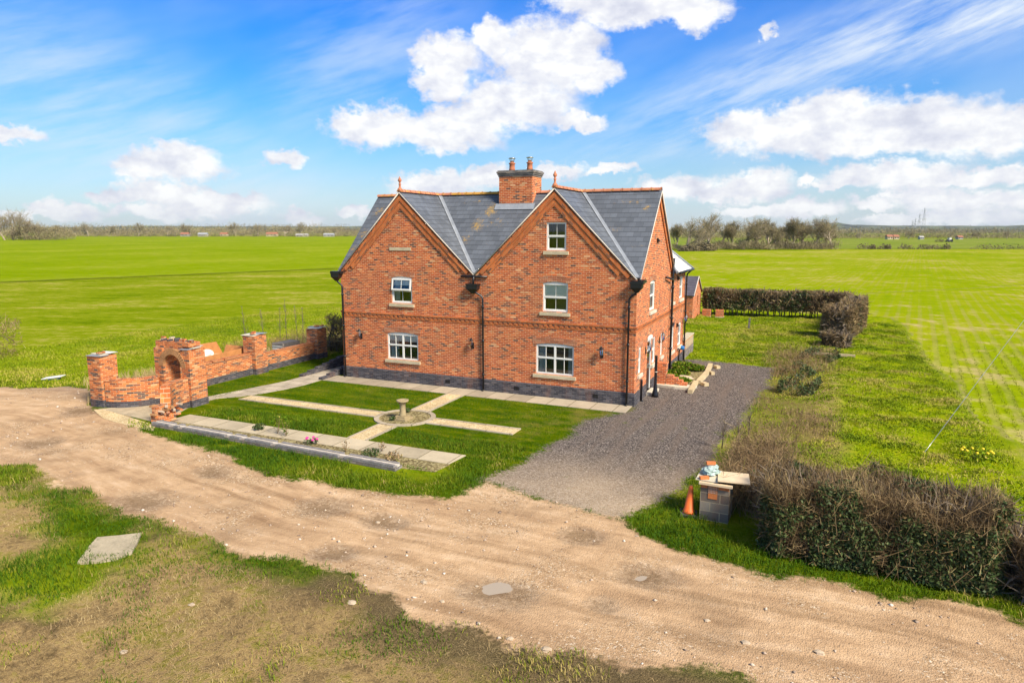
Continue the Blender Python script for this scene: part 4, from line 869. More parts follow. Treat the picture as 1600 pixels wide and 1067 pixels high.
# windows: frame (with sashes and glazing bars), pane, sill, brick arch, blind, curtain
def window(parent, w, h, rise, kind, furn, side=False):
    """frame stands in x 0..w, z 0..h, outside face towards -y"""
    def fr(mb, x0, x1, z0, z1, y0, y1, t):
        mb.box(x0, x1, y0, y1, z0, z0 + t); mb.box(x0, x1, y0, y1, z1 - t, z1); mb.box(x0, x0 + t, y0, y1, z0 + t, z1 - t); mb.box(x1 - t, x1, y0, y1, z0 + t, z1 - t)
    ya, yb, t = 0.035, 0.115, 0.065
    mb = MB(); fr(mb, 0.002, w - 0.002, 0, h, ya, yb, t)
    if rise: mb.xz_prism([(0.002, h)] + [(w - 0.002, h)] + [(w - w * i / 8, h + rise * (1 - (2 * i / 8 - 1) ** 2) - 0.002) for i in range(1, 8)], ya, yb)
    bar = 0.016
    if kind == 'casement':
        mb.box(w / 2 - 0.04, w / 2 + 0.04, ya, yb, t, h - t); zm = h * 0.56
        mb.box(t, w / 2 - 0.04, ya, yb, zm - 0.035, zm + 0.035); mb.box(w / 2 + 0.04, w - t, ya, yb, zm - 0.035, zm + 0.035)
        for xm in ((t + w / 2 - 0.04) / 2, (w - t + w / 2 + 0.04) / 2):
            mb.box(xm - bar / 2, xm + bar / 2, ya + 0.01, yb - 0.02, t, zm - 0.035); mb.box(xm - bar / 2, xm + bar / 2, ya + 0.01, yb - 0.02, zm + 0.035, h - t)
    else:
        zm = h * 0.52
        mb.box(t, w - t, ya, yb, zm - 0.035, zm + 0.035)
        if kind == 'sash_open':
            s_ = MB(); s_.M = Matrix.Translation((0, 0.0, h - 0.03)) @ Matrix.Rotation(math.radians(-9), 4, 'X') @ Matrix.Translation((0, 0, -(h - 0.03)))
            fr(s_, 0.04, w - 0.04, zm, h - 0.03, -0.01, 0.04, 0.06); s_.box(w / 2 - bar / 2, w / 2 + bar / 2, 0.0, 0.03, zm + 0.06, h - 0.09)
        fr(mb, t, w - t, t, zm - 0.035, ya + 0.03, yb - 0.012, 0.03)
        if kind != 'slim' and kind != 'sash_open': mb.box(w / 2 - bar / 2, w / 2 + bar / 2, ya + 0.035, yb - 0.02, t + 0.03, h - t)
        elif kind == 'sash_open': mb.box(w / 2 - bar / 2, w / 2 + bar / 2, ya + 0.035, yb - 0.02, t + 0.03, zm - 0.035)
    win = mb.build('window', M['white'], parent)
    if kind == 'sash_open':
        o = s_.build('sash', M['white'], win)
        q = MB(); q.M = s_.M; q.poly([(0.1, 0.015, zm + 0.06), (w - 0.1, 0.015, zm + 0.06), (w - 0.1, 0.015, h - 0.09), (0.1, 0.015, h - 0.09)]); q.build('pane', M['glass'], win)
    q = MB(); q.poly([(t, 0.075, t), (w - t, 0.075, t), (w - t, 0.075, h - t if kind != 'sash_open' else zm), (t, 0.075, h - t if kind != 'sash_open' else zm)]); q.build('pane', M['glass'], win)
    q = MB(); q.box(-0.11, w + 0.11, -0.075, 0.12, -0.16, -0.03); q.xz_prism([(-0.0, -0.029), (w, -0.029), (w, -0.001), (0.0, -0.001)], 0.001, 0.13); q.build('sill', M['stone'] if not side else M['stone_pale'], win)
    if rise or not side:
        q = MB(); n = max(6, round((w + 0.3) / 0.078)); hh = 0.24 if rise else 0.075
        for i in range(n):
            a0, a1 = -0.13 + (w + 0.26) * (i + 0.06) / n, -0.13 + (w + 0.26) * (i + 0.94) / n
            f = lambda a: h + 0.012 + rise * (1 - min(1, abs(2 * a / w - 1)) ** 2)
            sp = 0.035 * (2 * (i + 0.5) / n - 1)
            q.xz_prism([(a0, f(a0)), (a1, f(a1)), (a1 + sp, f(a1) + hh), (a0 + sp, f(a0) + hh)], -0.012, 0.02)
        q.build('brick_arch', M['soldier'], win)
    if furn in ('half', 'full'):
        zb = h * (0.70 if furn == 'half' else 0.52)
        q = MB(); q.box(t, w - t, 0.122, 0.13, zb, h - 0.03); q.build('blind', M['blind'], win)
    if furn in ('half', 'curtain'):
        n = 14
        for (xa, xb) in ((0.05, w * 0.30),) if furn == 'half' else ((0.05, w * 0.24), (w * 0.82, w - 0.05)):
            q = MB()
            for i in range(n):
                p0, p1 = xa + (xb - xa) * i / n, xa + (xb - xa) * (i + 1) / n; d0, d1 = 0.2 + 0.03 * (i % 2), 0.2 + 0.03 * ((i + 1) % 2)
                q.poly([(p0, d0, 0.02), (p1, d1, 0.02), (p1, d1, h * 0.98), (p0, d0, h * 0.98)])
            q.build('curtain', M['curtain'], win)
    if kind == 'casement' and furn == 'half':
        q = MB(); rnd = random.Random(4)
        for i in range(46):
            c = Vector((rnd.uniform(0.35, w - 0.15), rnd.uniform(0.17, 0.26), rnd.uniform(0.06, 0.42)));a = Vector((rnd.uniform(-1, 1), rnd.uniform(-.5, .5), rnd.uniform(-.3, 1))).normalized() * 0.09; s_ = a.cross(Vector((rnd.uniform(-1, 1), 1, 0))).normalized() * 0.03
            q.poly([c - a, c + s_, c + a, c - s_])
        q.build('window_plant', M['houseplant'], win)
    q = MB(); q.poly([(-0.35, 1.6, -0.6), (w + 0.35, 1.6, -0.6), (w + 0.35, 1.6, h + 0.4), (-0.35, 1.6, h + 0.4)]); q.box(0.05, w * 0.5, 1.2, 1.59, -0.6, h * 0.35); q.build('room_backing', M['room'], win)
    return win
for (x0, x1, z0, z1, rise, kind, furn) in FWIN:
    o = window(house, x1 - x0, z1 - z0, rise, kind, furn); o.location = (x0, 0, z0)
for i, (y0, y1, z0, z1, rise, kind) in enumerate(SWIN):
    o = window(house, y1 - y0, z1 - z0, rise, 'slim' if kind.startswith('slim') else kind, 'full' if i in (5, 7) else 'none', True); o.location = (0, y0, z0); o.rotation_euler = (0, 0, math.pi / 2)
# front door in the side wall
mb = MB(); w, h = DOOR[1] - DOOR[0], DOOR[3] - DOOR[2]
mb.box(0, 0.08, 0.04, 0.14, 0, h); mb.box(w - 0.08, w, 0.04, 0.14, 0, h); mb.box(0.08, w - 0.08, 0.04, 0.14, h - 0.08, h); mb.box(0.08, w - 0.08, 0.04, 0.14, h - 0.5, h - 0.44)
dr = mb.build('door', M['white'], house, (0, DOOR[0], DOOR[2]), (0, 0, math.pi / 2))
mb = MB(); mb.box(0.085, w - 0.085, 0.07, 0.12, 0.02, h - 0.505); mb.box(0.18, w - 0.18, 0.06, 0.07, 0.15, 0.7); mb.build('door_leaf', M['black'], dr)
mb = MB(); mb.poly([(0.08, 0.08, h - 0.44), (w - 0.08, 0.08, h - 0.44), (w - 0.08, 0.08, h - 0.08), (0.08, 0.08, h - 0.08)]); mb.poly([(0.2, 0.058, 0.85), (w - 0.2, 0.058, 0.85), (w - 0.2, 0.058, h - 0.6), (0.2, 0.058, h - 0.6)]); mb.build('pane', M['glass'], dr)
mb = MB(); mb.tube([(w - 0.17, 0.03, 0.95), (w - 0.17, 0.03, 1.1)], 0.014); mb.tube([(w - 0.17, 0.03, 1.02), (w - 0.17, 0.07, 1.02)], 0.012); mb.build('handle', M['steel'], dr)
mb = MB(); mb.box(0.001, 0.35, DOOR[0] - 0.1, DOOR[1] + 0.1, -0.05, 0.11); mb.build('door_step', M['stone_pale'], house)
mb = MB(); mb.wall(arch_open(0, w, 0, 0.12, 0.07), [], -0.02, 0.03); mb.build('door_head', M['white'], house, (0, DOOR[0], DOOR[3]), (0, 0, math.pi / 2))
# rainwater goods
def hopper(c, w=0.36, par=None):
    mb = MB(); x, y, z = c
    def ring(k, zz): return [(x - w / 2 * k, y - 0.15 * k, zz), (x + w / 2 * k, y - 0.15 * k, zz), (x + w / 2 * k, y + 0.11 * k, zz), (x - w / 2 * k, y + 0.11 * k, zz)]
    rs = [ring(0.3, z - 0.32), ring(0.55, z - 0.24), ring(1.0, z - 0.13), ring(1.02, z + 0.02), ring(1.12, z + 0.025), ring(1.12, z + 0.09)]
    for a, b in zip(rs, rs[1:]):
        for i in range(4): mb.poly([a[i], a[(i + 1) % 4], b[(i + 1) % 4], b[i]])
    mb.poly(rs[0][::-1]); mb.poly(rs[-1]); return mb.build('hopper', M['black'], par)
def pipe(pts, r=0.04, brackets=True):
    mb = MB(); mb.tube(pts, r, 10)
    a, b = Vector(pts[-2]), Vector(pts[-1]); L = (b - a).length
    k = 0.3
    while brackets and k < L:
        p = a + (b - a) * (k / L); mb.tube([p + Vector((0, 0, -0.05)), p + Vector((0, 0, 0.05))], r * 1.45, 10); k += 1.45
    mb.tube([b + Vector((0, 0, 0.02)), b + Vector((0, -0.08, -0.02)) if abs(b.y) < 0.3 else b + Vector((0.08, 0, -0.02))], r, 8)
    return mb.build('drainpipe', M['black'], house)
dp = pipe([(-14.0, -0.13, 4.6), (-14.0, -0.13, 4.5), (-13.78, -0.09, 4.32), (-13.76, -0.09, 4.2), (-13.76, -0.09, 0.06)]); hopper((-14.02, -0.14, 4.84), 0.42, dp)
mb = MB(); mb.box(-14.3, -13.72, -0.24, -0.02, 4.85, 4.97); mb.box(-14.06, -13.905, -0.02, 3.0, 4.88, 4.98); mb.build('gutter', M['black'], house)
dp = pipe([(VX, -0.13, 4.4), (VX, -0.13, 4.3), (VX + 0.38, -0.09, 4.08), (VX + 0.42, -0.09, 3.95), (VX + 0.42, -0.09, 0.06)]); hopper((VX, -0.14, 4.52), 0.50, dp)
mb = MB(); mb.tube([(VX - 0.62, -0.06, 4.9), (VX + 0.62, -0.06, 4.9)], 0.042); mb.tube([(VX, -0.09, 4.95), (VX, -0.13, 4.6)], 0.045); mb.build('overflow_pipe', M['black'], house)
dp = pipe([(0.02, -0.16, 4.55), (-0.02, -0.14, 4.45), (-0.20, -0.09, 4.32), (-0.27, -0.09, 4.2), (-0.27, -0.09, 0.06)]); hopper((0.03, -0.15, 4.80), 0.44, dp)
mb = MB(); mb.box(-0.16, 0.30, -0.26, -0.02, 4.81, 4.93); mb.box(0.06, 0.30, -0.02, 0.28, 4.84, 4.96); mb.build('gutter', M['black'], house)
dp = pipe([(0.14, 6.55, 5.55), (0.12, 6.55, 4.7), (0.12, 6.55, 4.5), (0.12, 6.55, 0.05)], 0.055)
mb = MB(); mb.tube([(0.02, 5.3, 4.72), (0.13, 5.35, 4.72), (0.16, 6.4, 4.55), (0.13, 6.55, 4.45)], 0.045); mb.build('waste_pipe', M['black'], house); mb = MB(); mb.tube([(0.02, 7.3, 2.4), (0.13, 7.2, 2.4), (0.14, 6.6, 2.3)], 0.04); mb.build('waste_pipe', M['black'], house)
pipe([(0.30, 10.55, 4.78), (0.12, 10.45, 4.6), (0.10, 10.45, 4.4), (0.10, 10.45, 0.05)])
mb = MB(); mb.tube([(0.36, 6.95, 4.84), (0.36, D2 + 0.28, 4.84)], 0.06, 8); mb.build('gutter', M['black'], house)
pipe([(0.07, 0.95, 0.9), (0.07, 0.95, 0.85), (0.07, 0.95, 0.02)], 0.045, False)
mb = MB(); mb.tube([(0.08, 9.1, 0.0), (0.08, 9.1, 0.85), (0.08, 8.9, 0.9)], 0.03); mb.build('waste_pipe', M['black'], house)
mb = MB(); mb.lathe([(0.09, 0), (0.13, 0.03), (0.14, 0.16), (0.1, 0.2)], (0.12, 9.75, 0.72), 12); mb.tube([(0.0, 9.75, 0.82), (0.12, 9.75, 0.82)], 0.04); mb.build('tap_cover', M['blue'], house)
# coach lamps
def lamp(loc, rz):
    mb = MB(); mb.lathe([(0.055, -0.02), (0.055, 0.0)], (0, 0, 0), 10); mb.box(-0.05, 0.05, -0.025, -0.001, -0.14, 0.12); mb.tube([(0, -0.02, -0.08), (0, -0.12, -0.12), (0, -0.17, -0.08), (0, -0.17, -0.02)], 0.014)
    mb.lathe([(0.02, -0.05), (0.05, -0.02), (0.055, 0.0)], (0, -0.17, 0), 6); mb.lathe([(0.10, 0.22), (0.09, 0.235), (0.04, 0.30), (0.03, 0.33), (0.008, 0.36)], (0, -0.17, 0), 6)
    for k in range(6):
        a = math.pi / 3 * k; mb.tube([(0.052 * math.cos(a), -0.17 + 0.052 * math.sin(a), 0), (0.088 * math.cos(a), -0.17 + 0.088 * math.sin(a), 0.22)], 0.006, 4)
    o = mb.build('wall_lamp', M['black'], house, loc, (0, 0, rz))
    mb = MB(); mb.lathe([(0.048, 0.001), (0.082, 0.219)], (0, -0.17, 0), 6); mb.build('lamp_glass', M['glass'], o)
for x, z in ((-12.84, 2.02), (-7.05, 1.96), (-1.32, 1.98)): lamp((x, 0, z), 0)
for y, z in ((1.75, 1.95), (4.45, 2.0), (10.3, 2.15)): lamp((0, y, z), math.pi / 2)
for y, z in ((8.55, 2.05), (8.35, 4.4), (3.3, 6.3)):
    mb = MB(); mb.box(0.001, 0.07, y - 0.05, y + 0.05, z, z + 0.2); mb.lathe([(0.05, 0), (0.06, 0.04), (0.03, 0.1)], (0.09, y, z + 0.05), 8); mb.build('security_light', M['black'], house)

# ------------------------------------------------------------------ garden walls and gate arch
def coping_bricks(mb, pts, z, w, rnd):
    pass
def brick_pillar(name, parent, x0, x1, y0, y1, h, plinth=0.28, slab=True, seed=0):
    rnd = random.Random(seed); mb = MB(); mb.box(x0, x1, y0, y1, plinth, h); o = mb.build(name, M['old_brick'], parent)
    mb = MB(); mb.box(x0 - 0.015, x1 + 0.015, y0 - 0.015, y1 + 0.015, -0.08, plinth - 0.001); mb.build('plinth', M['blue_brick'], o)
    if slab:
        for k in range(3):
            mb = MB(); mb.M = Matrix.Translation(((x0 + x1) / 2 + rnd.uniform(-0.1, 0.1), (y0 + y1) / 2 + (k - 1) * 0.22, h + 0.012 + 0.022 * k)) @ Matrix.Rotation(rnd.uniform(-0.15, 0.15), 4, 'Z') @ Matrix.Rotation(rnd.uniform(-0.05, 0.05), 4, 'Y')
            mb.box(-(x1 - x0) * 0.5, (x1 - x0) * 0.5, -0.2, 0.2, 0, 0.02); mb.build('cap_slate', [M['lead'], M['stone_pale'], M['slate_pale']][(k + seed) % 3], o)
        for k in range(3):
            mb = MB(); mb.M = Matrix.Translation((rnd.uniform(x0 + 0.15, x1 - 0.15), rnd.uniform(y0 + 0.15, y1 - 0.15), h + 0.085)) @ Matrix.Rotation(rnd.uniform(0, 3), 4, 'Z'); mb.box(-0.11, 0.11, -0.05, 0.05, 0, 0.06); mb.build('loose_brick', M['old_brick'], o)
    return o
def wall_run(name, parent, x0, x1, y0, y1, z0, z1, plinth=True):
    mb = MB(); mb.prism([(x0, y0), (x1, y0), (x1, y1), (x0, y1)], z0 + 0.3, z1); o = mb.build(name, M['old_brick'], parent)
    mb = MB(); mb.prism([(x0 - 0.01, y0), (x1 + 0.012, y0), (x1 + 0.012, y1), (x0 - 0.01, y1)], z0 - 0.1, z0 + 0.299); mb.build('plinth', M['blue_brick'], o)
    rnd = random.Random(name + str(y0)); mb = MB(); y = y0 + 0.01
    while y < y1 - 0.06:
        if rnd.random() < 0.93: mb.box(x0 - 0.012, x1 + 0.012, y, y + 0.062, z1 + 0.001, z1 + 0.10 + rnd.uniform(-.004, .004))
        y += 0.075
    mb.build('coping', M['old_brick'], o)
M['arch_brick'] = mat_plain('arch_brick', (0.40, 0.21, 0.09), 0.9, 0.55, 4, bmp=0.3)
gw_ = thing('garden_wall', 'straight low red brick garden wall with two tall pillars and blue brick plinth', 'wall')
wall_run('wall_panel', gw_, -18.5, -18.2, -6.35, -1.42, 0.0, 0.94)
wall_run('wall_panel', gw_, -18.5, -18.2, -0.63, 3.05, 0.0, 0.80)
brick_pillar('pillar', gw_, -18.72, -17.98, -1.41, -0.64, 1.85, seed=1)
brick_pillar('pillar', gw_, -18.70, -17.98, 3.06, 3.82, 1.62, seed=2)

ga = thing('gate_arch', 'brick gate arch with round headed opening and loose bricks on top', 'arch')
ay0, ay1 = -7.12, -6.36
brick_pillar('pillar', ga, -16.15, -15.70, ay0, ay1, 2.25, seed=3)
brick_pillar('pillar', ga, -17.62, -17.14, ay0, ay1, 2.25, seed=4, slab=False)
axc, ar, az0 = -16.645, 0.494, 1.54
n = 14
mb = MB()
mb.wall([( -17.139, 2.52), (-17.139, az0)] + [(axc - ar * math.cos(math.pi * i / n), az0 + ar * math.sin(math.pi * i / n)) for i in range(1, n)] + [(-16.151, az0), (-16.151, 2.52)], [], ay0 + 0.12, ay1 - 0.12)
mb.box(-17.60, -17.14, ay0 + 0.1, ay1 - 0.1, 2.251, 2.519); mb.box(-16.15, -15.8, ay0 + 0.1, ay1 - 0.1, 2.36, 2.519)
sp = mb.build('spandrel', M['old_brick'], ga)
mb = MB()
for i in range(19):
    a0, a1 = math.pi * (i + 0.11) / 19, math.pi * (i + 0.89) / 19; r0, r1 = ar - 0.005, ar + 0.235
    mb.xz_prism([(axc - r * math.cos(t), az0 + r * math.sin(t)) for r, t in ((r0, a0), (r1, a0), (r1, a1), (r0, a1))], ay0 - 0.02, ay0 + 0.115)
mb.build('arch_ring', M['arch_brick'], ga)
rnd = random.Random(9)
for k in range(16):
    mb = MB(); x = -17.5 + 1.7 * (k + 0.5) / 16; z = 2.521
    mb.M = Matrix.Translation((x, rnd.uniform(ay0 + 0.2, ay1 - 0.2), z)) @ Matrix.Rotation(rnd.uniform(-0.4, 0.4) + (1.57 if k % 3 else 0), 4, 'Z'); mb.box(-0.105, 0.105, -0.05, 0.05, 0, 0.065)
    if k % 4 == 0: mb.box(-0.1, 0.1, -0.05, 0.05, 0.066, 0.13)
    mb.build('loose_brick', [M['old_brick'], M['stone'], M['blue_brick']][(k * 7) % 3], ga)
def curve_wall(name, label, pts, th, z1f, rubble=False):
    t = thing(name, label, 'wall'); pts = [Vector(p + (0,)) for p in pts]
    # smooth the line
    fine = []
    for i in range(len(pts) - 1):
        p0, p1, p2, p3 = pts[max(i - 1, 0)], pts[i], pts[i + 1], pts[min(i + 2, len(pts) - 1)]
        for k in range(8):
            s_ = k / 8; fine.append(0.5 * ((2 * p1) + (p2 - p0) * s_ + (2 * p0 - 5 * p1 + 4 * p2 - p3) * s_ ** 2 + (3 * p1 - p0 - 3 * p2 + p3) * s_ ** 3))
    fine.append(pts[-1]); L = [0]
    for a, b in zip(fine, fine[1:]): L.append(L[-1] + (b - a).length)
    def side_pts(off):
        r = []
        for i, p in enumerate(fine):
            d = (fine[min(i + 1, len(fine) - 1)] - fine[max(i - 1, 0)]).normalized(); r.append(p + Vector((-d.y, d.x, 0)) * off)
        return r
    for nm, mt, z0f, z1g, w in (('wall_panel', M['old_brick'], lambda s: 0.24, z1f, th), ('plinth', M['blue_brick'], lambda s: -0.1, lambda s: 0.239, th + 0.03), ('coping', M['old_brick'], z1f, lambda s: z1f(s) + 0.085, th + 0.025)):
        if nm == 'coping' and rubble: continue
        a, b = side_pts(w / 2), side_pts(-w / 2); mb = MB(); N = len(fine)
        for i in range(N - 1):
            s0, s1 = L[i] / L[-1], L[i + 1] / L[-1]; e = 0.001 if nm == 'coping' else 0
            za0, za1, zb0, zb1 = z0f(s0) + e, z0f(s1) + e, z1g(s0), z1g(s1)
            for sd_, q in ((1, a), (-1, b)):
                f = [(q[i].x, q[i].y, za0), (q[i + 1].x, q[i + 1].y, za1), (q[i + 1].x, q[i + 1].y, zb1), (q[i].x, q[i].y, zb0)]; uv = [(L[i], za0), (L[i + 1], za1), (L[i + 1], zb1), (L[i], zb0)]
                if sd_ > 0: f = f[::-1]; uv = uv[::-1]
                mb.poly(f, uv)
            mb.poly([(b[i].x, b[i].y, zb0), (b[i + 1].x, b[i + 1].y, zb1), (a[i + 1].x, a[i + 1].y, zb1), (a[i].x, a[i].y, zb0)], [(0, L[i]), (0, L[i + 1]), (th, L[i + 1]), (th, L[i])])
        for i in (0, N - 1):
            z0_, z1_ = z0f(L[i] / L[-1]), z1g(L[i] / L[-1]); mb.poly([(a[i].x, a[i].y, z0_), (b[i].x, b[i].y, z0_), (b[i].x, b[i].y, z1_), (a[i].x, a[i].y, z1_)])
        mb.build(nm, mt, t)
    return t
cw = curve_wall('curved_wall', 'low curved brick wall sweeping from a tall end pillar to the gate arch', [(-18.85, -8.3), (-18.3, -8.12), (-17.85, -7.75), (-17.62, -7.35), (-17.5, -7.13)], 0.33, lambda s: 1.02)
brick_pillar('pillar', cw, -19.6, -18.88, -8.52, -7.8, 2.0, seed=6)
tbw = curve_wall('broken_wall', 'curved brick wall with broken collapsed end and spilled rubble', [(-16.0, -7.13), (-16.0, -7.5), (-15.85, -7.95), (-15.58, -8.35), (-15.25, -8.7)], 0.34, lambda s: 1.14 if s < 0.80 else 1.14 - 0.15 * math.floor((s - 0.80) / 0.035 + 1), True)
mb = MB(); mb.prism([(-15.3, -8.55), (-14.85, -8.6), (-14.8, -9.35), (-15.15, -9.4)], -0.1, 0.3); mb.prism([(-15.28, -8.8), (-14.98, -8.85), (-14.93, -9.32), (-15.13, -9.35)], 0.301, 0.62); mb.build('wall_stub', M['old_brick'], tbw)
rnd = random.Random(12)
for k in range(26):
    mb = MB(); q = rnd.random(); mb.M = Matrix.Translation((-15.05 + rnd.gauss(0.15, 0.2), -8.85 + rnd.gauss(0.0, 0.24), 0.28 + rnd.random() * 0.32)) @ Matrix.Rotation(rnd.uniform(0, 3), 4, 'Z') @ Matrix.Rotation(rnd.uniform(-.7, .7), 4, 'X'); sx = rnd.choice([0.11, 0.11, 0.06]); mb.box(-sx, sx, -0.05, 0.05, -0.033, 0.033)
    mb.build('loose_brick', [M['arch_brick'], M['rubble'], M['airbrick'], M['rubble'], M['old_brick']][k % 5], tbw)
# unfinished dwarf wall along the verge
M['blue_pale'] = mat_plain('weathered_blue_brick', (0.24, 0.22, 0.21), 0.9, 0.5, 6)
lw = thing('dwarf_wall', 'unfinished low blue brick wall course between flower bed and grass verge', 'wall')
a, b = Vector((-14.85, -9.45, 0)), Vector((-4.45, -9.84, 0)); d = (b - a).normalized(); nrm = Vector((-d.y, d.x, 0)); L = (b - a).length
mb = MB(); mb.M = Matrix.Translation(a) @ Matrix.Rotation(math.atan2(d.y, d.x), 4, 'Z'); mb.box(0, L, -0.17, 0.17, -0.1, 0.1); mb.build('brick_base', M['cap_brick'], lw)
for nm, y0, y1, z1, mt in (('brick_course', -0.165, -0.06, 0.172, 'blue_pale'), ('mortar_cavity', -0.058, 0.058, 0.15, 'verge'), ('brick_course', 0.06, 0.165, 0.172, 'blue_pale')):
    mb = MB(); mb.M = Matrix.Translation(a) @ Matrix.Rotation(math.atan2(d.y, d.x), 4, 'Z'); x = 0.0; rnd = random.Random(nm + mt)
    if nm == 'mortar_cavity': mb.box(0, L, y0, y1, 0.101, z1)
    else:
        while x < L - 0.22:
            if rnd.random() < 0.94: mb.box(x, x + 0.215, y0 + rnd.uniform(-.004, .004), y1, 0.101, z1 + rnd.uniform(-.006, .006))
            x += 0.225
    mb.build(nm, M[mt], lw)
# ramp walls of stepped blue brick beside the house corner
for (x, y0, lab) in ((-14.42, -1.1, 'stepped blue brick ramp wall against the left house corner'), (-15.72, -0.9, 'stepped blue brick ramp wall at the far side of the path')):
    mb = MB()
    for k in range(6): mb.box(x - 0.11, x + 0.11, y0 + 0.55 * k, y0 + 0.55 * k + (0.549 if k < 5 else 1.2), -0.1, 0.12 + 0.075 * k)
    tag(mb.build('ramp_wall', M['blue_brick']), lab, 'wall')

# ------------------------------------------------------------------ garden things
M['old_stone'] = mat_plain('lichened_stone', (0.36, 0.28, 0.15), 0.9, 0.4, 8, bmp=0.4)
bb = thing('bird_bath', 'weathered stone bird bath on a pedestal in the round bed', 'bird bath', (-7.23, -5.3, 0.02))
mb = MB(); mb.box(-0.27, 0.27, -0.27, 0.27, 0, 0.08); mb.box(-0.2, 0.2, -0.2, 0.2, 0.081, 0.15); mb.build('base', M['old_stone'], bb)
mb = MB(); mb.lathe([(0.15, 0.151), (0.13, 0.19), (0.115, 0.24), (0.105, 0.55), (0.125, 0.6), (0.16, 0.63)], (0, 0, 0), 8); mb.build('pedestal', M['old_stone'], bb)
mb = MB(); mb.lathe([(0.14, 0.631), (0.20, 0.66), (0.225, 0.69), (0.225, 0.73), (0.18, 0.725), (0.11, 0.70), (0.02, 0.69)], (0, 0, 0), 16); mb.build('basin', M['old_stone'], bb)

lp = thing('lamp_post', 'slim black iron post with flared foot beside the front door', 'post', (0.42, 1.95, 0))
mb = MB(); mb.lathe([(0.15, 0), (0.14, 0.1), (0.09, 0.28), (0.075, 0.45), (0.06, 0.55), (0.055, 1.72), (0.06, 1.74)], (0, 0, 0), 12); mb.lathe([(0.068, 1.02), (0.068, 1.09)], (0, 0, 0), 12); mb.build('post', M['black'], lp)
mb = MB(); mb.lathe([(0.057, 1.03), (0.071, 1.04), (0.071, 1.07), (0.057, 1.08)], (0, 0, 0), 12); mb.build('collar', M['stone_pale'], lp)

# brick step walls beyond the front door, concrete footing
sw = thing('step_wall', 'unfinished stepped brick wall standing out beside the front door', 'wall')
mb = MB()
for k in range(7): mb.box(0.05, 0.45 if k > 2 else 0.42, 4.02, 4.35, 0.14 + 0.15 * k if k else 0.1, 0.14 + 0.15 * k + 0.149) if k < 6 else None
mb.build('tall_end', M['brick'], sw)
mb = MB()
for k in range(4): mb.box(0.451, 1.35 - 0.2 * k, 4.08, 4.40, 0.10 + 0.1 * k, 0.10 + 0.1 * k + 0.099)
mb.build('stepped_end', M['brick'], sw)
mb = MB(); mb.prism([(0.04, 3.85), (0.9, 3.7), (1.65, 3.75), (1.75, 4.3), (0.04, 4.5)], -0.05, 0.10); mb.build('footing', M['stone_pale'], sw)
# planted bed edged with sleepers
flat('flower_bed', [(0.03, 4.3), (1.7, 3.9), (1.75, 9.0), (0.9, 9.9), (0.03, 9.9)], -0.05, 0.03, M['soil'])
for i, (p, q, lab) in enumerate((((1.66, 3.1), (1.60, 5.1), 'short pale sleeper at the near end of the side bed'), ((1.68, 5.2), (1.76, 7.3), 'long pale sleeper along the middle of the side bed'), ((1.74, 7.4), (1.66, 9.2), 'pale sleeper at the far end of the side bed'))):
    a, b = Vector(p + (0,)), Vector(q + (0,)); mb = MB(); mb.M = Matrix.Translation(a) @ Matrix.Rotation(math.atan2(b.y - a.y, b.x - a.x), 4, 'Z') @ Matrix.Rotation(-0.02 * i, 4, 'Y'); mb.box(0, (b - a).length, -0.1, 0.1, -0.02, 0.16)
    tag(mb.build('timber_sleeper', M['timber']), lab, 'sleeper', 'sleepers edging the side bed')
for x, y, s_, lab in ((2.0, 4.9, 0.16, 'square timber offcut on the gravel near the bed corner'), (1.95, 7.5, 0.13, 'small timber offcut against the middle sleeper'), (1.98, 9.15, 0.15, 'timber offcut at the far end of the bed')):
    mb = MB(); mb.M = Matrix.Translation((x, y, 0)) @ Matrix.Rotation(0.3 + x, 4, 'Z'); mb.box(-s_, s_, -s_ * 0.7, s_ * 0.7, -0.01, 0.14); tag(mb.build('timber_offcut', M['timber']), lab, 'timber', 'sleepers edging the side bed')
for x, y, r, lab in ((0.95, 5.6, 0.42, 'large flat pale stone lying in the side bed'), (0.85, 8.6, 0.25, 'smaller pale stone at the far end of the side bed')):
    mb = MB(); mb.blob((x, y, 0.12), (r, r * 0.55, 0.13), 0.22, int(r * 100)); tag(mb.build('stone', M['rock']), lab, 'stone')

pw = thing('patio_wall', 'low brick patio wall on grey plinth behind the house corner', 'wall')
mb = MB(); mb.box(-0.32, 0.02, 11.1, 13.9, 0.45, 0.98); mb.box(-3.2, -0.321, 11.1, 11.42, 0.45, 0.98); mb.build('wall_panel', M['old_brick'], pw)
mb = MB(); mb.box(-0.34, 0.04, 11.08, 13.92, -0.05, 0.449); mb.box(-3.2, -0.341, 11.08, 11.44, -0.05, 0.449); mb.build('plinth', M['cap_brick'], pw)
mb = MB(); mb.box(-0.36, 0.06, 11.06, 13.94, 0.981, 1.04); mb.box(-3.2, -0.361, 11.06, 11.46, 0.981, 1.04); mb.build('coping', M['stone'], pw)
mb = MB()
for k in range(7): mb.box(0.021, 0.05, 11.3 + 0.38 * k, 11.48 + 0.38 * k, 0.5, 0.9)
mb.build('brick_relief', M['stone'], pw)

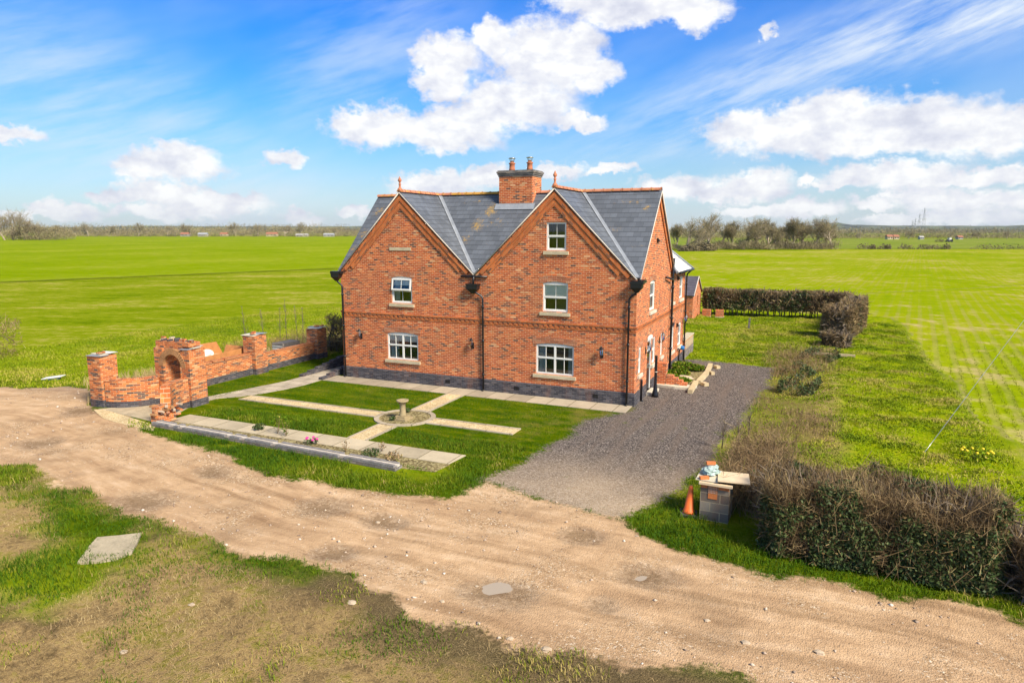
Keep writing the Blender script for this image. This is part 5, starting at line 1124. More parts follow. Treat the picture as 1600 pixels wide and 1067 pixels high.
ob = thing('brick_outbuilding', 'small brick outbuilding with dark tiled gable roof behind the house', 'outbuilding')
ox0, ox1, oy0, oy1, oe, orz = -7.5, -2.3, 27.95, 31.95, 1.85, 3.15
mb = MB(); mb.box(ox0, ox1 - 0.26, oy0, oy0 + 0.25, -0.05, oe); mb.box(ox0, ox1 - 0.26, oy1 - 0.25, oy1, -0.05, oe)
mb.M = Matrix.Translation((ox1, 0, 0)) @ side_mat(); mb.wall([(oy0, -0.05), (oy1, -0.05), (oy1, oe), ((oy0 + oy1) / 2, orz), (oy0, oe)], [[(30.0, 0.9), (30.5, 0.9), (30.5, 1.7), (30.0, 1.7)]], 0, 0.25)
mb.M = Matrix.Translation((ox0 + 0.25, 0, 0)) @ side_mat(); mb.wall([(oy0, -0.05), (oy1, -0.05), (oy1, oe), ((oy0 + oy1) / 2, orz), (oy0, oe)], [], 0, 0.25)
mb.build('wall', M['brick'], ob)
mb = MB(); mb.M = Matrix.Translation((ox1 - 0.1, 30.0, 0.9)) @ side_mat(); mb.box(0, 0.5, -0.02, 0.03, 0, 0.05); mb.box(0, 0.5, -0.02, 0.03, 0.75, 0.8); mb.box(0, 0.05, -0.02, 0.03, 0.05, 0.75); mb.box(0.45, 0.5, -0.02, 0.03, 0.05, 0.75); wq = mb.build('window', M['black'], ob)
mb = MB(); mb.M = Matrix.Translation((ox1 - 0.1, 30.0, 0.9)) @ side_mat(); mb.poly([(0.05, 0, 0.05), (0.45, 0, 0.05), (0.45, 0, 0.75), (0.05, 0, 0.75)]); mb.build('pane', M['glass'], wq)
mb = MB(); ym = (oy0 + oy1) / 2
slope(mb, [(ox0 - .1, oy0 - .12, oe + 0.02), (ox1 + .08, oy0 - .12, oe + 0.02), (ox1 + .08, ym, orz + .1), (ox0 - .1, ym, orz + .1)], 'x'); slope(mb, [(ox0 - .1, oy1 + .12, oe + 0.02), (ox1 + .08, oy1 + .12, oe + 0.02), (ox1 + .08, ym, orz + .1), (ox0 - .1, ym, orz + .1)], 'x'); rf = mb.build('roof', M['dark_tile'], ob)
mb = MB(); mb.tube([(ox1 + .08, oy0 - .1, oe), (ox1 + .08, ym, orz + .08), (ox1 + .08, oy1 + .1, oe)], 0.04, 6); mb.build('verge_edge', M['verge'], rf)
for k, (x, y, lab) in enumerate(((-1.55, 30.2, 'left hand stack of new red bricks by the back hedge'), (-0.55, 30.3, 'right hand stack of new red bricks by the back hedge'))):
    t = thing('brick_stack', lab, 'brick stack', (x, y, 0), 0.15 * k, 'brick stacks by the back hedge')
    t.scale = (0.78, 0.78, 0.72)
    mb = MB(); mb.box(-0.4, 0.4, -0.35, 0.35, 0.161, 0.85); mb.build('bricks', M['brick'], t)
    mb = MB()
    for j in range(3): mb.box(-0.45, 0.45, -0.36 + 0.29 * j, -0.24 + 0.29 * j, 0.0, 0.1)
    for j in range(5): mb.box(-0.45 + 0.19 * j, -0.32 + 0.19 * j, -0.36, 0.36, 0.101, 0.16)
    mb.build('pallet', M['timber'], t)
mb = MB(); mb.M = Matrix.Translation((2.2, 24.0, 0)) @ Matrix.Rotation(0.05, 4, 'Y'); mb.box(-0.06, 0.06, -0.06, 0.06, -0.1, 0.8); mb.box(-0.055, 0.055, -0.055, 0.055, 0.801, 0.83); tag(mb.build('wooden_post', M['cap_brick']), 'short grey post standing alone in the back lawn', 'post')
mb = MB(); a, b = at(1230, 553.5), at(1330, 553); mb.M = Matrix.Translation((a.x + 1.0, a.y, 0.1)) @ Matrix.Rotation(0.0, 4, 'Z'); mb.box(0, 2.4, -0.07, 0.07, 0.0, 0.12); tag(mb.build('timber_plank', M['timber']), 'pale plank lying across the ditch beside the clipped shrub', 'plank')

# block pier with sheets, bag and cone
bp = thing('block_pier', 'grey concrete block pier with orange brick infill beside the big hedge', 'pier', (4.36, -9.5, 0), math.radians(-2))
mb = MB(); mb.box(-0.33, 0.33, -0.33, 0.33, -0.1, 0.9); mb.build('blockwork', M['block'], bp)
mb = MB(); mb.box(-0.15, 0.06, -0.342, -0.331, 0.55, 0.78); mb.box(-0.325, -0.17, -0.342, -0.331, 0.80, 0.885); mb.box(0.08, 0.325, -0.342, -0.331, 0.80, 0.885); mb.box(-0.15, 0.06, -0.342, -0.331, 0.80, 0.885)
mb.build('brick_infill', M['airbrick'], bp)
mb = MB()
for k in range(6): mb.box(-0.14 + 0.034 * k, -0.134 + 0.034 * k, -0.3475, -0.343, 0.69, 0.86)
for k in range(4): mb.box(-0.142, 0.052, -0.350, -0.3485, 0.70 + 0.045 * k, 0.706 + 0.045 * k)
mb.build('air_brick_slots', M['verge'], bp)
mb = MB(); mb.box(-0.36, 0.40, -0.42, -0.34, 0.901, 0.955); mb.box(-0.36, 0.40, 0.25, 0.36, 0.901, 0.955); mb.build('batten', M['ply'], bp)
t = thing('plywood_sheet', 'pale plywood board lying tilted on the right of the block pier', 'board', (4.66, -9.45, 0.962))
mb = MB(); mb.M = Matrix.Rotation(0.12, 4, 'Z') @ Matrix.Rotation(math.radians(-5), 4, 'X'); mb.box(-0.30, 0.42, -0.42, 0.5, 0.02, 0.05); mb.build('board', M['ply'], t)
t = thing('white_board', 'off white board under the bag on the block pier', 'board', (4.17, -9.45, 0.957))
mb = MB(); mb.M = Matrix.Rotation(-0.03, 4, 'Z'); mb.box(-0.27, 0.24, -0.36, 0.48, 0.0, 0.018); mb.build('board', M['stone_pale'], t)
mb = MB(); mb.blob((4.17, -9.28, 1.03), (0.20, 0.24, 0.06), 0.22, 3, 14, 8); mb.blob((4.15, -9.30, 1.09), (0.18, 0.22, 0.055), 0.28, 4, 13, 7); mb.blob((4.19, -9.26, 1.14), (0.15, 0.19, 0.05), 0.3, 6, 12, 7); tag(mb.build('plastic_bag', M['bag']), 'crumpled pale blue plastic sack weighted with a brick', 'bag')
for x, y, z, r, lab in ((4.16, -9.25, 1.20, 0.4, 'orange brick lying on top of the plastic sack'), (4.08, -9.72, 0.978, 0.5, 'orange brick at the front edge of the white board')):
    mb = MB(); mb.M = Matrix.Translation((x, y, z)) @ Matrix.Rotation(r, 4, 'Z'); mb.box(-0.107, 0.107, -0.05, 0.05, 0, 0.065); tag(mb.build('brick', M['airbrick']), lab, 'brick')
co = thing('traffic_cone', 'orange traffic cone on black base in the grass by the block pier', 'cone', (3.74, -9.66, 0.0), 0.2)
mb = MB(); mb.M = Matrix.Rotation(0.05, 4, 'Y'); mb.box(-0.2, 0.2, -0.2, 0.2, -0.02, 0.06); mb.build('base', M['rubber'], co)
mb = MB(); mb.M = Matrix.Rotation(0.05, 4, 'Y'); mb.lathe([(0.16, 0.061), (0.145, 0.09), (0.125, 0.15), (0.118, 0.155), (0.05, 0.70), (0.035, 0.74), (0.025, 0.74)], (0, 0, 0), 18); mb.build('cone_body', M['cone'], co)

# skip, crate and debris behind the wall
sk = thing('skip', 'rusty orange skip with sand and white sacks behind the garden wall', 'skip', (-19.75, -2.55, 0), math.radians(62))
sk.rotation_euler = (0, 0, math.radians(88))
mb = MB()
prof = [(-1.7, 1.28), (-1.1, 0.1), (1.1, 0.1), (1.7, 1.28)]
mb.xz_prism([(-1.7, 1.1), (-1.15, 0.0), (1.15, 0.0), (1.7, 1.22)], -0.75, -0.72); mb.xz_prism([(-1.75, 1.5), (-1.15, 0.0), (1.15, 0.0), (1.4, 0.9), (1.1, 1.45)], 0.72, 0.75)
mb.xz_prism([(-1.7, 1.1), (-1.15, 0.0), (-1.12, 0.0), (-1.66, 1.1)], -0.72, 0.72); mb.xz_prism([(1.7, 1.22), (1.15, 0.0), (1.12, 0.0), (1.66, 1.22)], -0.72, 0.72); mb.box(-1.1, 1.1, -0.72, 0.72, 0.0, 0.03); mb.build('body', M['rust'], sk)
mb = MB(); mb.box(-1.3, 1.2, -0.70, 0.70, 0.4, 0.85)
mb.blob((-0.2, -0.1, 0.9), (1.1, 0.6, 0.18), 0.12, 5, 16, 6); mb.build('sand_load', M['sand'], sk)
for k, (x, y, z, lab) in enumerate(((-19.75, -3.35, 1.08, 'white rubble sack at the near end of the skip'), (-19.55, -2.85, 1.12, 'white sack nearest the middle of the sand in the skip'))):
    mb = MB(); mb.blob((x, y, z), (0.26, 0.32, 0.24), 0.15, 20 + k, 10, 7); tag(mb.build('sack', M['white']), lab, 'sack')
ac = thing('air_unit', 'dark grey metal box unit standing behind the garden wall', 'unit', (-19.3, 2.2, 0), math.radians(90))
mb = MB(); mb.box(-0.6, 0.6, -0.35, 0.35, 0.06, 1.0); mb.build('casing', M['rubber'], ac); mb = MB(); mb.box(-0.72, -0.601, -0.35, 0.35, 0.06, 1.02)
mb.build('side_panel', M['cap_brick'], ac)
mb = MB()
for k in range(6): mb.box(-0.731, -0.721, -0.33, 0.33, 0.2 + 0.12 * k, 0.27 + 0.12 * k)
mb.build('grille', M['slate_pale'], ac)
mb = MB(); p = at(85, 593.5); mb.M = Matrix.Translation((p.x, p.y, 0)) @ Matrix.Rotation(0.5, 4, 'Z') @ Matrix.Rotation(-0.12, 4, 'Y'); mb.box(-0.45, 0.4, -0.2, 0.25, 0.12, 0.15); mb.box(-0.42, 0.2, -0.1, 0.2, 0.0, 0.12); tag(mb.build('white_debris', M['white']), 'broken white panel lying in the pasture edge left of the pillar', 'debris')

# rocks one can pick out
for i, (px, py, r, lab) in enumerate(((193, 1017, 0.09, 'pale rounded stone low in the rough grass, lower left'), (550, 948, 0.11, 'flat pale stone on the dry grass near the track'), (853, 1017, 0.12, 'largest pale boulder at the track edge, bottom middle'), (797, 998, 0.09, 'pale stone just left of the largest boulder'),
      (663, 911, 0.10, 'flat stone in the track left of the puddle'), (691, 940, 0.075, 'small round stone below the little puddle'), (745, 912, 0.06, 'tiny stone touching the left edge of the big puddle'), (300, 947, 0.08, 'pale stone in the dry grass near the concrete slab'), (1165, 1003, 0.10, 'lone pale stone in the right half of the track'), (1280, 1020, 0.11, 'broad pale stone low in the track at right'), (1105, 968, 0.08, 'pale stone in mid track right of the puddles'), (590, 812, 0.09, 'pale stone in a hollow of the upper track'), (995, 838, 0.06, 'small stone near the gravel drive mouth'))):
    p = at(px, py); mb = MB(); zz = float(ground_height(np.array([p.x]), np.array([p.y]), region_attrs(np.array([p.x]), np.array([p.y])))[0])
    r *= 0.6; mb.blob((p.x, p.y, zz + r * 0.2), (r * 1.25, r * 0.95, r * 0.5), 0.3, 50 + i, 9, 6); tag(mb.build('stone', M['rock']), lab, 'stone')
# loose stones over the track: nobody could count them
rs = np.random.RandomState(5); N = 26000
x = rs.uniform(-24, 12, N); y = rs.uniform(-24, -3, N); A = region_attrs(x, y); cl = fbm(x, y, 0.5, 3, 90)
k = (A['track'] > 1.45) & (rs.rand(N) < np.clip((cl - 0.40) * 5, 0.08, 1)) & ~((A['drive'] > 1.4) & (y > -9.3)) & ~((x > -19.9) & (x < -4) & (y > -9.9) & (y < -6))
x, y = x[k], y[k]; A = {q: v[k] for q, v in A.items()}; z = ground_height(x, y, A); N = len(x)
r = 0.009 + 0.042 * rs.rand(N) ** 7
base = np.array([[1, 0, 0], [0, 1, 0], [-1, 0, 0], [0, -1, 0], [0, 0, 1], [0, 0, -0.5]], dtype=float); tri = np.array([[0, 1, 4], [1, 2, 4], [2, 3, 4], [3, 0, 4], [1, 0, 5], [2, 1, 5], [3, 2, 5], [0, 3, 5]])
ang = rs.rand(N) * 6.28; sc = rs.uniform(0.6, 1.4, (N, 3)); sc[:, 2] *= 0.6
V = base[None] * sc[:, None, :] * r[:, None, None]; V += rs.uniform(-0.25, 0.25, V.shape) * r[:, None, None]
c, s_ = np.cos(ang)[:, None], np.sin(ang)[:, None]; V = np.stack([V[..., 0] * c - V[..., 1] * s_, V[..., 0] * s_ + V[..., 1] * c, V[..., 2]], -1)
V += np.stack([x, y, z + r * 0.15], -1)[:, None, :]
F = (tri[None] + (np.arange(N) * 6)[:, None, None]).reshape(-1, 3)
M['peb'] = mat_tint('pebbles', [(0, (0.25, 0.18, 0.13)), (0.5, (0.47, 0.35, 0.25)), (0.85, (0.62, 0.50, 0.38)), (1, (0.72, 0.65, 0.55))], 0.9)
tag(mesh_np('loose_stones', V.reshape(-1, 3), F3=F, mat=M['peb'], attrs={'tint': np.repeat(rs.rand(N), 6)}), 'loose pale pebbles scattered over the dirt track', 'stones', kind='stuff')

# ------------------------------------------------------------------ vegetation
def blades(name, x, y, z, h, w, lean, tint, mat, rs, kind='stuff', label=None, cat=None, parent=None):
    N = len(x); a = rs.rand(N) * 6.283; la = rs.rand(N) * 6.283; ln = lean * (0.4 + rs.rand(N))
    dx, dy = np.cos(a) * w / 2, np.sin(a) * w / 2; lx, ly = np.cos(la) * ln * h, np.sin(la) * ln * h
    V = np.empty((N, 5, 3)); zc = z - 0.01
    V[:, 0] = np.stack([x - dx, y - dy, zc], -1); V[:, 1] = np.stack([x + dx, y + dy, zc], -1)
    V[:, 2] = np.stack([x + dx * .75 + lx * .35, y + dy * .75 + ly * .35, z + h * 0.6], -1); V[:, 3] = np.stack([x - dx * .75 + lx * .35, y - dy * .75 + ly * .35, z + h * 0.6], -1)
    V[:, 4] = np.stack([x + lx, y + ly, z + h * (1 - 0.3 * np.clip(ln, 0, 1))], -1)
    b = np.arange(N) * 5; F4 = np.stack([b, b + 1, b + 2, b + 3], -1); F3 = np.stack([b + 3, b + 2, b + 4], -1)
    o = mesh_np(name, V.reshape(-1, 3), F3=F3, F4=F4, mat=mat, attrs={'tint': np.repeat(tint, 5)}, parent=parent)
    return tag(o, label, cat, kind=kind)
def slivers(P, D, Lh, Wd, rs):
    """thin tapering twigs: one bent strip each"""
    N = len(P); D = D / np.linalg.norm(D, axis=1, keepdims=True); R = rs.normal(size=(N, 3)); S = np.cross(D, R); S /= np.linalg.norm(S, axis=1, keepdims=True) + 1e-9
    B = np.cross(D, S) * (rs.uniform(-0.25, 0.25, N) * Lh)[:, None]
    V = np.empty((N, 5, 3)); W_ = Wd[:, None] * S / 2
    V[:, 0] = P - W_; V[:, 1] = P + W_; mid = P + D * (Lh * 0.55)[:, None] + B; V[:, 2] = mid + W_ * 0.7; V[:, 3] = mid - W_ * 0.7; V[:, 4] = P + D * Lh[:, None]
    b = np.arange(N) * 5
    return V.reshape(-1, 3), np.stack([b + 3, b + 2, b + 4], -1), np.stack([b, b + 1, b + 2, b + 3], -1)
def leaves(P, s, rs):
    N = len(P); U = rs.normal(size=(N, 3)); U /= np.linalg.norm(U, axis=1, keepdims=True); R = rs.normal(size=(N, 3)); Wv = np.cross(U, R); Wv /= np.linalg.norm(Wv, axis=1, keepdims=True) + 1e-9
    V = np.empty((N, 4, 3)); s = s[:, None]; V[:, 0] = P - U * s; V[:, 1] = P + Wv * s * 0.55; V[:, 2] = P + U * s; V[:, 3] = P - Wv * s * 0.55
    return V.reshape(-1, 3), np.arange(N * 4).reshape(-1, 4)

rs = np.random.RandomState(11)
EXCL = [(-14.85, -9.67, 0.35)]
def clear_of(x, y):
    bx = ((x > -14.95) & (x < -4.3) & (np.abs(y + 9.65 + (x + 9.65) * 0.0375) < 0.26)) | ((x > -15.0) & (x < -3.2) & (y > -9.5) & (y < -7.9)) | ((x > -14.4) & (x < 0.1) & (y > -1.15) & (y < 11)) | ((x > -16.1) & (x < -14.3) & (y > -6.6) & (y < 6))
    bx |= ((x > -15.1) & (x < -2.75) & (np.abs(y + 5.05) < 0.42)) | ((x > -7.75) & (x < -6.9) & (y > -8) & (y < -1)) | (np.hypot(x - CXB, y - CYB) < 1.2)
    bx |= ((x > -19.7) & (x < -14.7) & (y > -9.4) & (y < -6.3)) | ((x > -18.75) & (x < -17.9) & (y > -7) & (y < 4)) | ((x > 4.0) & (x < 4.72) & (y > -9.86) & (y < -9.1))
    sl = sdist(x, y, P2([(119, 878), (152, 838), (222, 832), (207, 862), (180, 872)])) > 0.10 + 0.12 * (fbm(x, y, 3.0, 2, 111) - .4)
    return ~(bx | sl | ((x > -0.4) & (x < 0.1) & (y > 11) & (y < 14)) | ((x > -7.6) & (x < -2.2) & (y > 27.9) & (y < 32)))
def scatter(n, x0, x1, y0, y1):
    x = rs.uniform(x0, x1, n); y = rs.uniform(y0, y1, n); return x, y
def keepm(m, *a): return [q[m] for q in a]
def grow(name, n, box, prob, hf, w, lean, tintf, mat, label, cat):
    x, y = scatter(n, *box); A = region_attrs(x, y); p = prob(x, y, A) * clear_of(x, y)
    m = rs.rand(n) < p; x, y = x[m], y[m]; A = {k: v[m] for k, v in A.items()}
    z = ground_height(x, y, A); h = hf(x, y, A) * rs.uniform(0.55, 1.25, len(x))
    return blades(name, x, y, z, h, w * rs.uniform(0.7, 1.3, len(x)), lean, np.clip(tintf(x, y, A) + rs.normal(0, 0.13, len(x)), 0, 1), mat, rs, label=label, cat=cat)
ntr = lambda A: np.clip((1.62 - A['track']) * 4, 0, 1) * np.clip((1.6 - A['drive']) * 4, 0, 1)
# verge strips along the track
grow('verge_grass', 420000, (-24, 12, -24, -6.5), lambda x, y, A: ntr(A) * np.where(A['dry'] > 0.02, np.clip((fbm(x, y, 0.7, 4, 15) - 0.45) * 6, 0, 1) * 0.65 + np.clip(0.9 - A['dry'] * 1.2, 0, 1) * np.clip((fbm(x, y, 0.6, 3, 16) - 0.25) * 4, 0, 1), 0.95 * np.clip((fbm(x, y, 0.9, 3, 17) - 0.28) * 5, 0.1, 1)),
     lambda x, y, A: (0.09 + 0.13 * np.clip((fbm(x, y, 0.8, 3, 18) - 0.35) * 2, 0, 1)) * (1 - 0.4 * A['dry']), 0.012, 0.8, lambda x, y, A: 0.42 + (fbm(x, y, 0.6, 3, 19) - 0.5) * 1.3 + A['dry'] * 0.22, M['grass'], 'green verge grass growing along both sides of the dirt track', 'grass')
grow('dry_grass', 260000, (-24, 12, -25, -9), lambda x, y, A: ntr(A) * np.clip(A['dry'], 0, 1) * np.clip((fbm(x, y, 0.45, 4, 25) - 0.36) * 4, 0.08, 1) * np.clip(0.9 - 0.7 * np.clip((x + 4.5) / 2, 0, 1) * np.clip(A['track'], 0, 1), 0.1, 0.8), lambda x, y, A: 0.05 + 0.06 * fbm(x, y, 0.8, 2, 26), 0.006, 1.3,
     lambda x, y, A: 0.35 + (fbm(x, y, 0.5, 3, 27) - 0.4) * 1.3, M['straw'], 'dry straw coloured grass in the rough foreground', 'grass')
grow('lawn_grass', 130000, (-18.3, 0.9, -9.3, 6), lambda x, y, A: (A['lawn'] > 0.5) * ntr(A) * np.clip(0.9 - 1.6 * np.clip(fbm(x, y, 0.7, 3, 88) - .5, 0, 1) * (x > -6) * 2, 0.15, 1), lambda x, y, A: 0.03 + 0.03 * fbm(x, y, 1.2, 2, 33), 0.013, 0.7, lambda x, y, A: 0.22 + (fbm(x * 0.5, y * 1.6, 0.9, 4, 34) - 0.42) * 1.5, M['grass'], 'short dark green mown lawn grass of the front garden', 'grass')
grow('meadow_grass', 230000, (2.0, 13, -9.5, 31), lambda x, y, A: ntr(A) * np.clip(A['lush'] * 1.0 + 0.4 * (A['weedy'] > 0.1), 0, 1) * np.clip((fbm(x, y, 0.8, 3, 35) - 0.25) * 3, 0.15, 1), lambda x, y, A: 0.04 + 0.08 * np.clip((fbm(x, y, 1.1, 3, 61) - 0.35) * 2.5, 0, 1), 0.026, 1.3,
     lambda x, y, A: 0.74 + (fbm(x, y, 0.9, 3, 36) - 0.5) * 1.4, M['lush'], 'lush bright green grass strip right of the driveway', 'grass')
grow('meadow_grass', 60000, (-3, 8, 10, 33), lambda x, y, A: ntr(A) * (A['lush'] > 0.3) * 0.9, lambda x, y, A: 0.04 + 0.08 * fbm(x, y, 0.9, 2, 37), 0.03, 1.3, lambda x, y, A: 0.76 + (fbm(x, y, 0.5, 3, 38) - 0.5) * 1.5, M['lush'], 'bright green uncut grass of the back garden', 'grass')
grow('pasture_grass', 200000, (-36, -15, -10, 36), lambda x, y, A: ntr(A) * (A['lawn'] < 0.5) * np.clip(1.1 - np.hypot(x + 20, y + 2) / 36, 0.0, 1), lambda x, y, A: 0.06 + 0.10 * fbm(x, y, 0.3, 3, 39), 0.026, 1.0,
     lambda x, y, A: 0.72 + (fbm(x, y, 0.35, 3, 40) - 0.5) * 1.2, M['lush'], 'yellow green pasture grass beyond the garden wall', 'grass')
grow('tall_dry_grass', 26000, (-24, -18.6, -9, 12), lambda x, y, A: ntr(A) * np.clip(1.2 - np.abs(x + 20.6 - 0.2 * y * 0.3) / 2.0, 0, 1) * np.clip((fbm(x, y, 0.6, 3, 45) - 0.3) * 3, 0, 1), lambda x, y, A: 0.35 + 0.35 * fbm(x, y, 0.6, 2, 46), 0.016, 0.45,
     lambda x, y, A: 0.62 + (fbm(x, y, 0.5, 3, 47) - 0.5), M['straw'], 'tall pale dry grass along the back of the garden wall', 'grass')
def croprows():
    n = 60000; x = rs.uniform(11.6, 24.3, n); y = rs.uniform(-10, 36, n); A = region_attrs(x, y)
    c, s_ = math.cos(rowdir), math.sin(rowdir); u = x * c - y * s_; v = x * s_ + y * c; u = (np.floor(u / 0.4) + 0.5) * 0.4 + rs.normal(0, .05, n); x, y = u * c + v * s_, -u * s_ + v * c
    m = (rs.rand(n) < np.clip((fbm(x, y, 0.25, 4, 83) - 0.28) * 3.5, 0.08, 1) * (A['crop'] > 0.4) * np.clip((33 - y) / 30, 0, 1)) & (x < 24.4) & (y < 36); x, y = x[m], y[m]; z = ground_height(x, y, {k: q[m] for k, q in A.items()}); N = len(x)
    blades('wheat_rows', x, y, z, rs.uniform(.03, .08, N), np.full(N, .018), 1.0, np.clip(.78 + rs.normal(0, .15, N), 0, 1), M['lush'], rs, label='thin rows of young wheat in the right crop field', cat='crop')
croprows()
# dead weeds beside the drive
def weedy(name, n, box, prob, h0, h1, w, mat, label, tint0=0.45):
    x, y = scatter(n, *box); A = region_attrs(x, y); m = rs.rand(n) < prob(x, y, A); x, y = x[m], y[m]; N = len(x); A = {k: v[m] for k, v in A.items()}; z = ground_height(x, y, A)
    P = np.stack([x, y, z], -1); D = np.stack([rs.normal(0, .35, N), rs.normal(0, .35, N), np.ones(N)], -1); L_ = rs.uniform(h0, h1, N)
    V, F3, F4 = slivers(P, D, L_, np.full(N, w), rs); Vs = [V]; F3s = [F3]; F4s = [F4]; off = len(V)
    for r in range(3):
        t = rs.uniform(0.4, 0.95, N); Q = P + D / np.linalg.norm(D, axis=1, keepdims=True) * (L_ * t)[:, None]; d2 = np.stack([rs.normal(0, 1, N), rs.normal(0, 1, N), rs.uniform(.2, 1.2, N)], -1)
        V, F3, F4 = slivers(Q, d2, L_ * rs.uniform(.2, .4, N), np.full(N, w * .8), rs); Vs.append(V); F3s.append(F3 + off); F4s.append(F4 + off); off += len(V)
    tn = np.clip(tint0 + rs.normal(0, .25, N), 0, 1)
    return tag(mesh_np(name, np.concatenate(Vs), np.concatenate(F3s), np.concatenate(F4s), mat, {'tint': np.concatenate([np.repeat(tn, 5)] * 4)}), label, 'weeds', kind='stuff')
weedy('dead_weeds', 14000, (3.6, 8.2, -8.8, 20), lambda x, y, A: np.clip(A['weedy'] * 1.3 * np.clip((fbm(x, y, 0.45, 3, 55) - 0.40) * 5, 0, 1), 0, 1) * np.clip((1.65 - A['drive']) * 4, 0, 1), 0.15, 0.55, 0.010, M['weed'], 'brown dead weeds and dock stems beside the gravel driveway', 0.4)
weedy('dead_weeds', 3000, (4.3, 5.8, -9.4, -4.5), lambda x, y, A: 0.5 * np.clip((1.6 - A['drive']) * 4, 0, 1), 0.5, 1.3, 0.013, M['weed'], 'tall brown dead stems between the block pier and the big hedge', 0.35)
weedy('dead_weeds', 5000, (-24, -18.9, 2, 12), lambda x, y, A: np.clip((fbm(x, y, 0.6, 2, 57) - 0.4) * 4, 0, 1), 0.3, 0.9, 0.013, M['weed'], 'brown dead stems among the saplings behind the garden wall', 0.4)

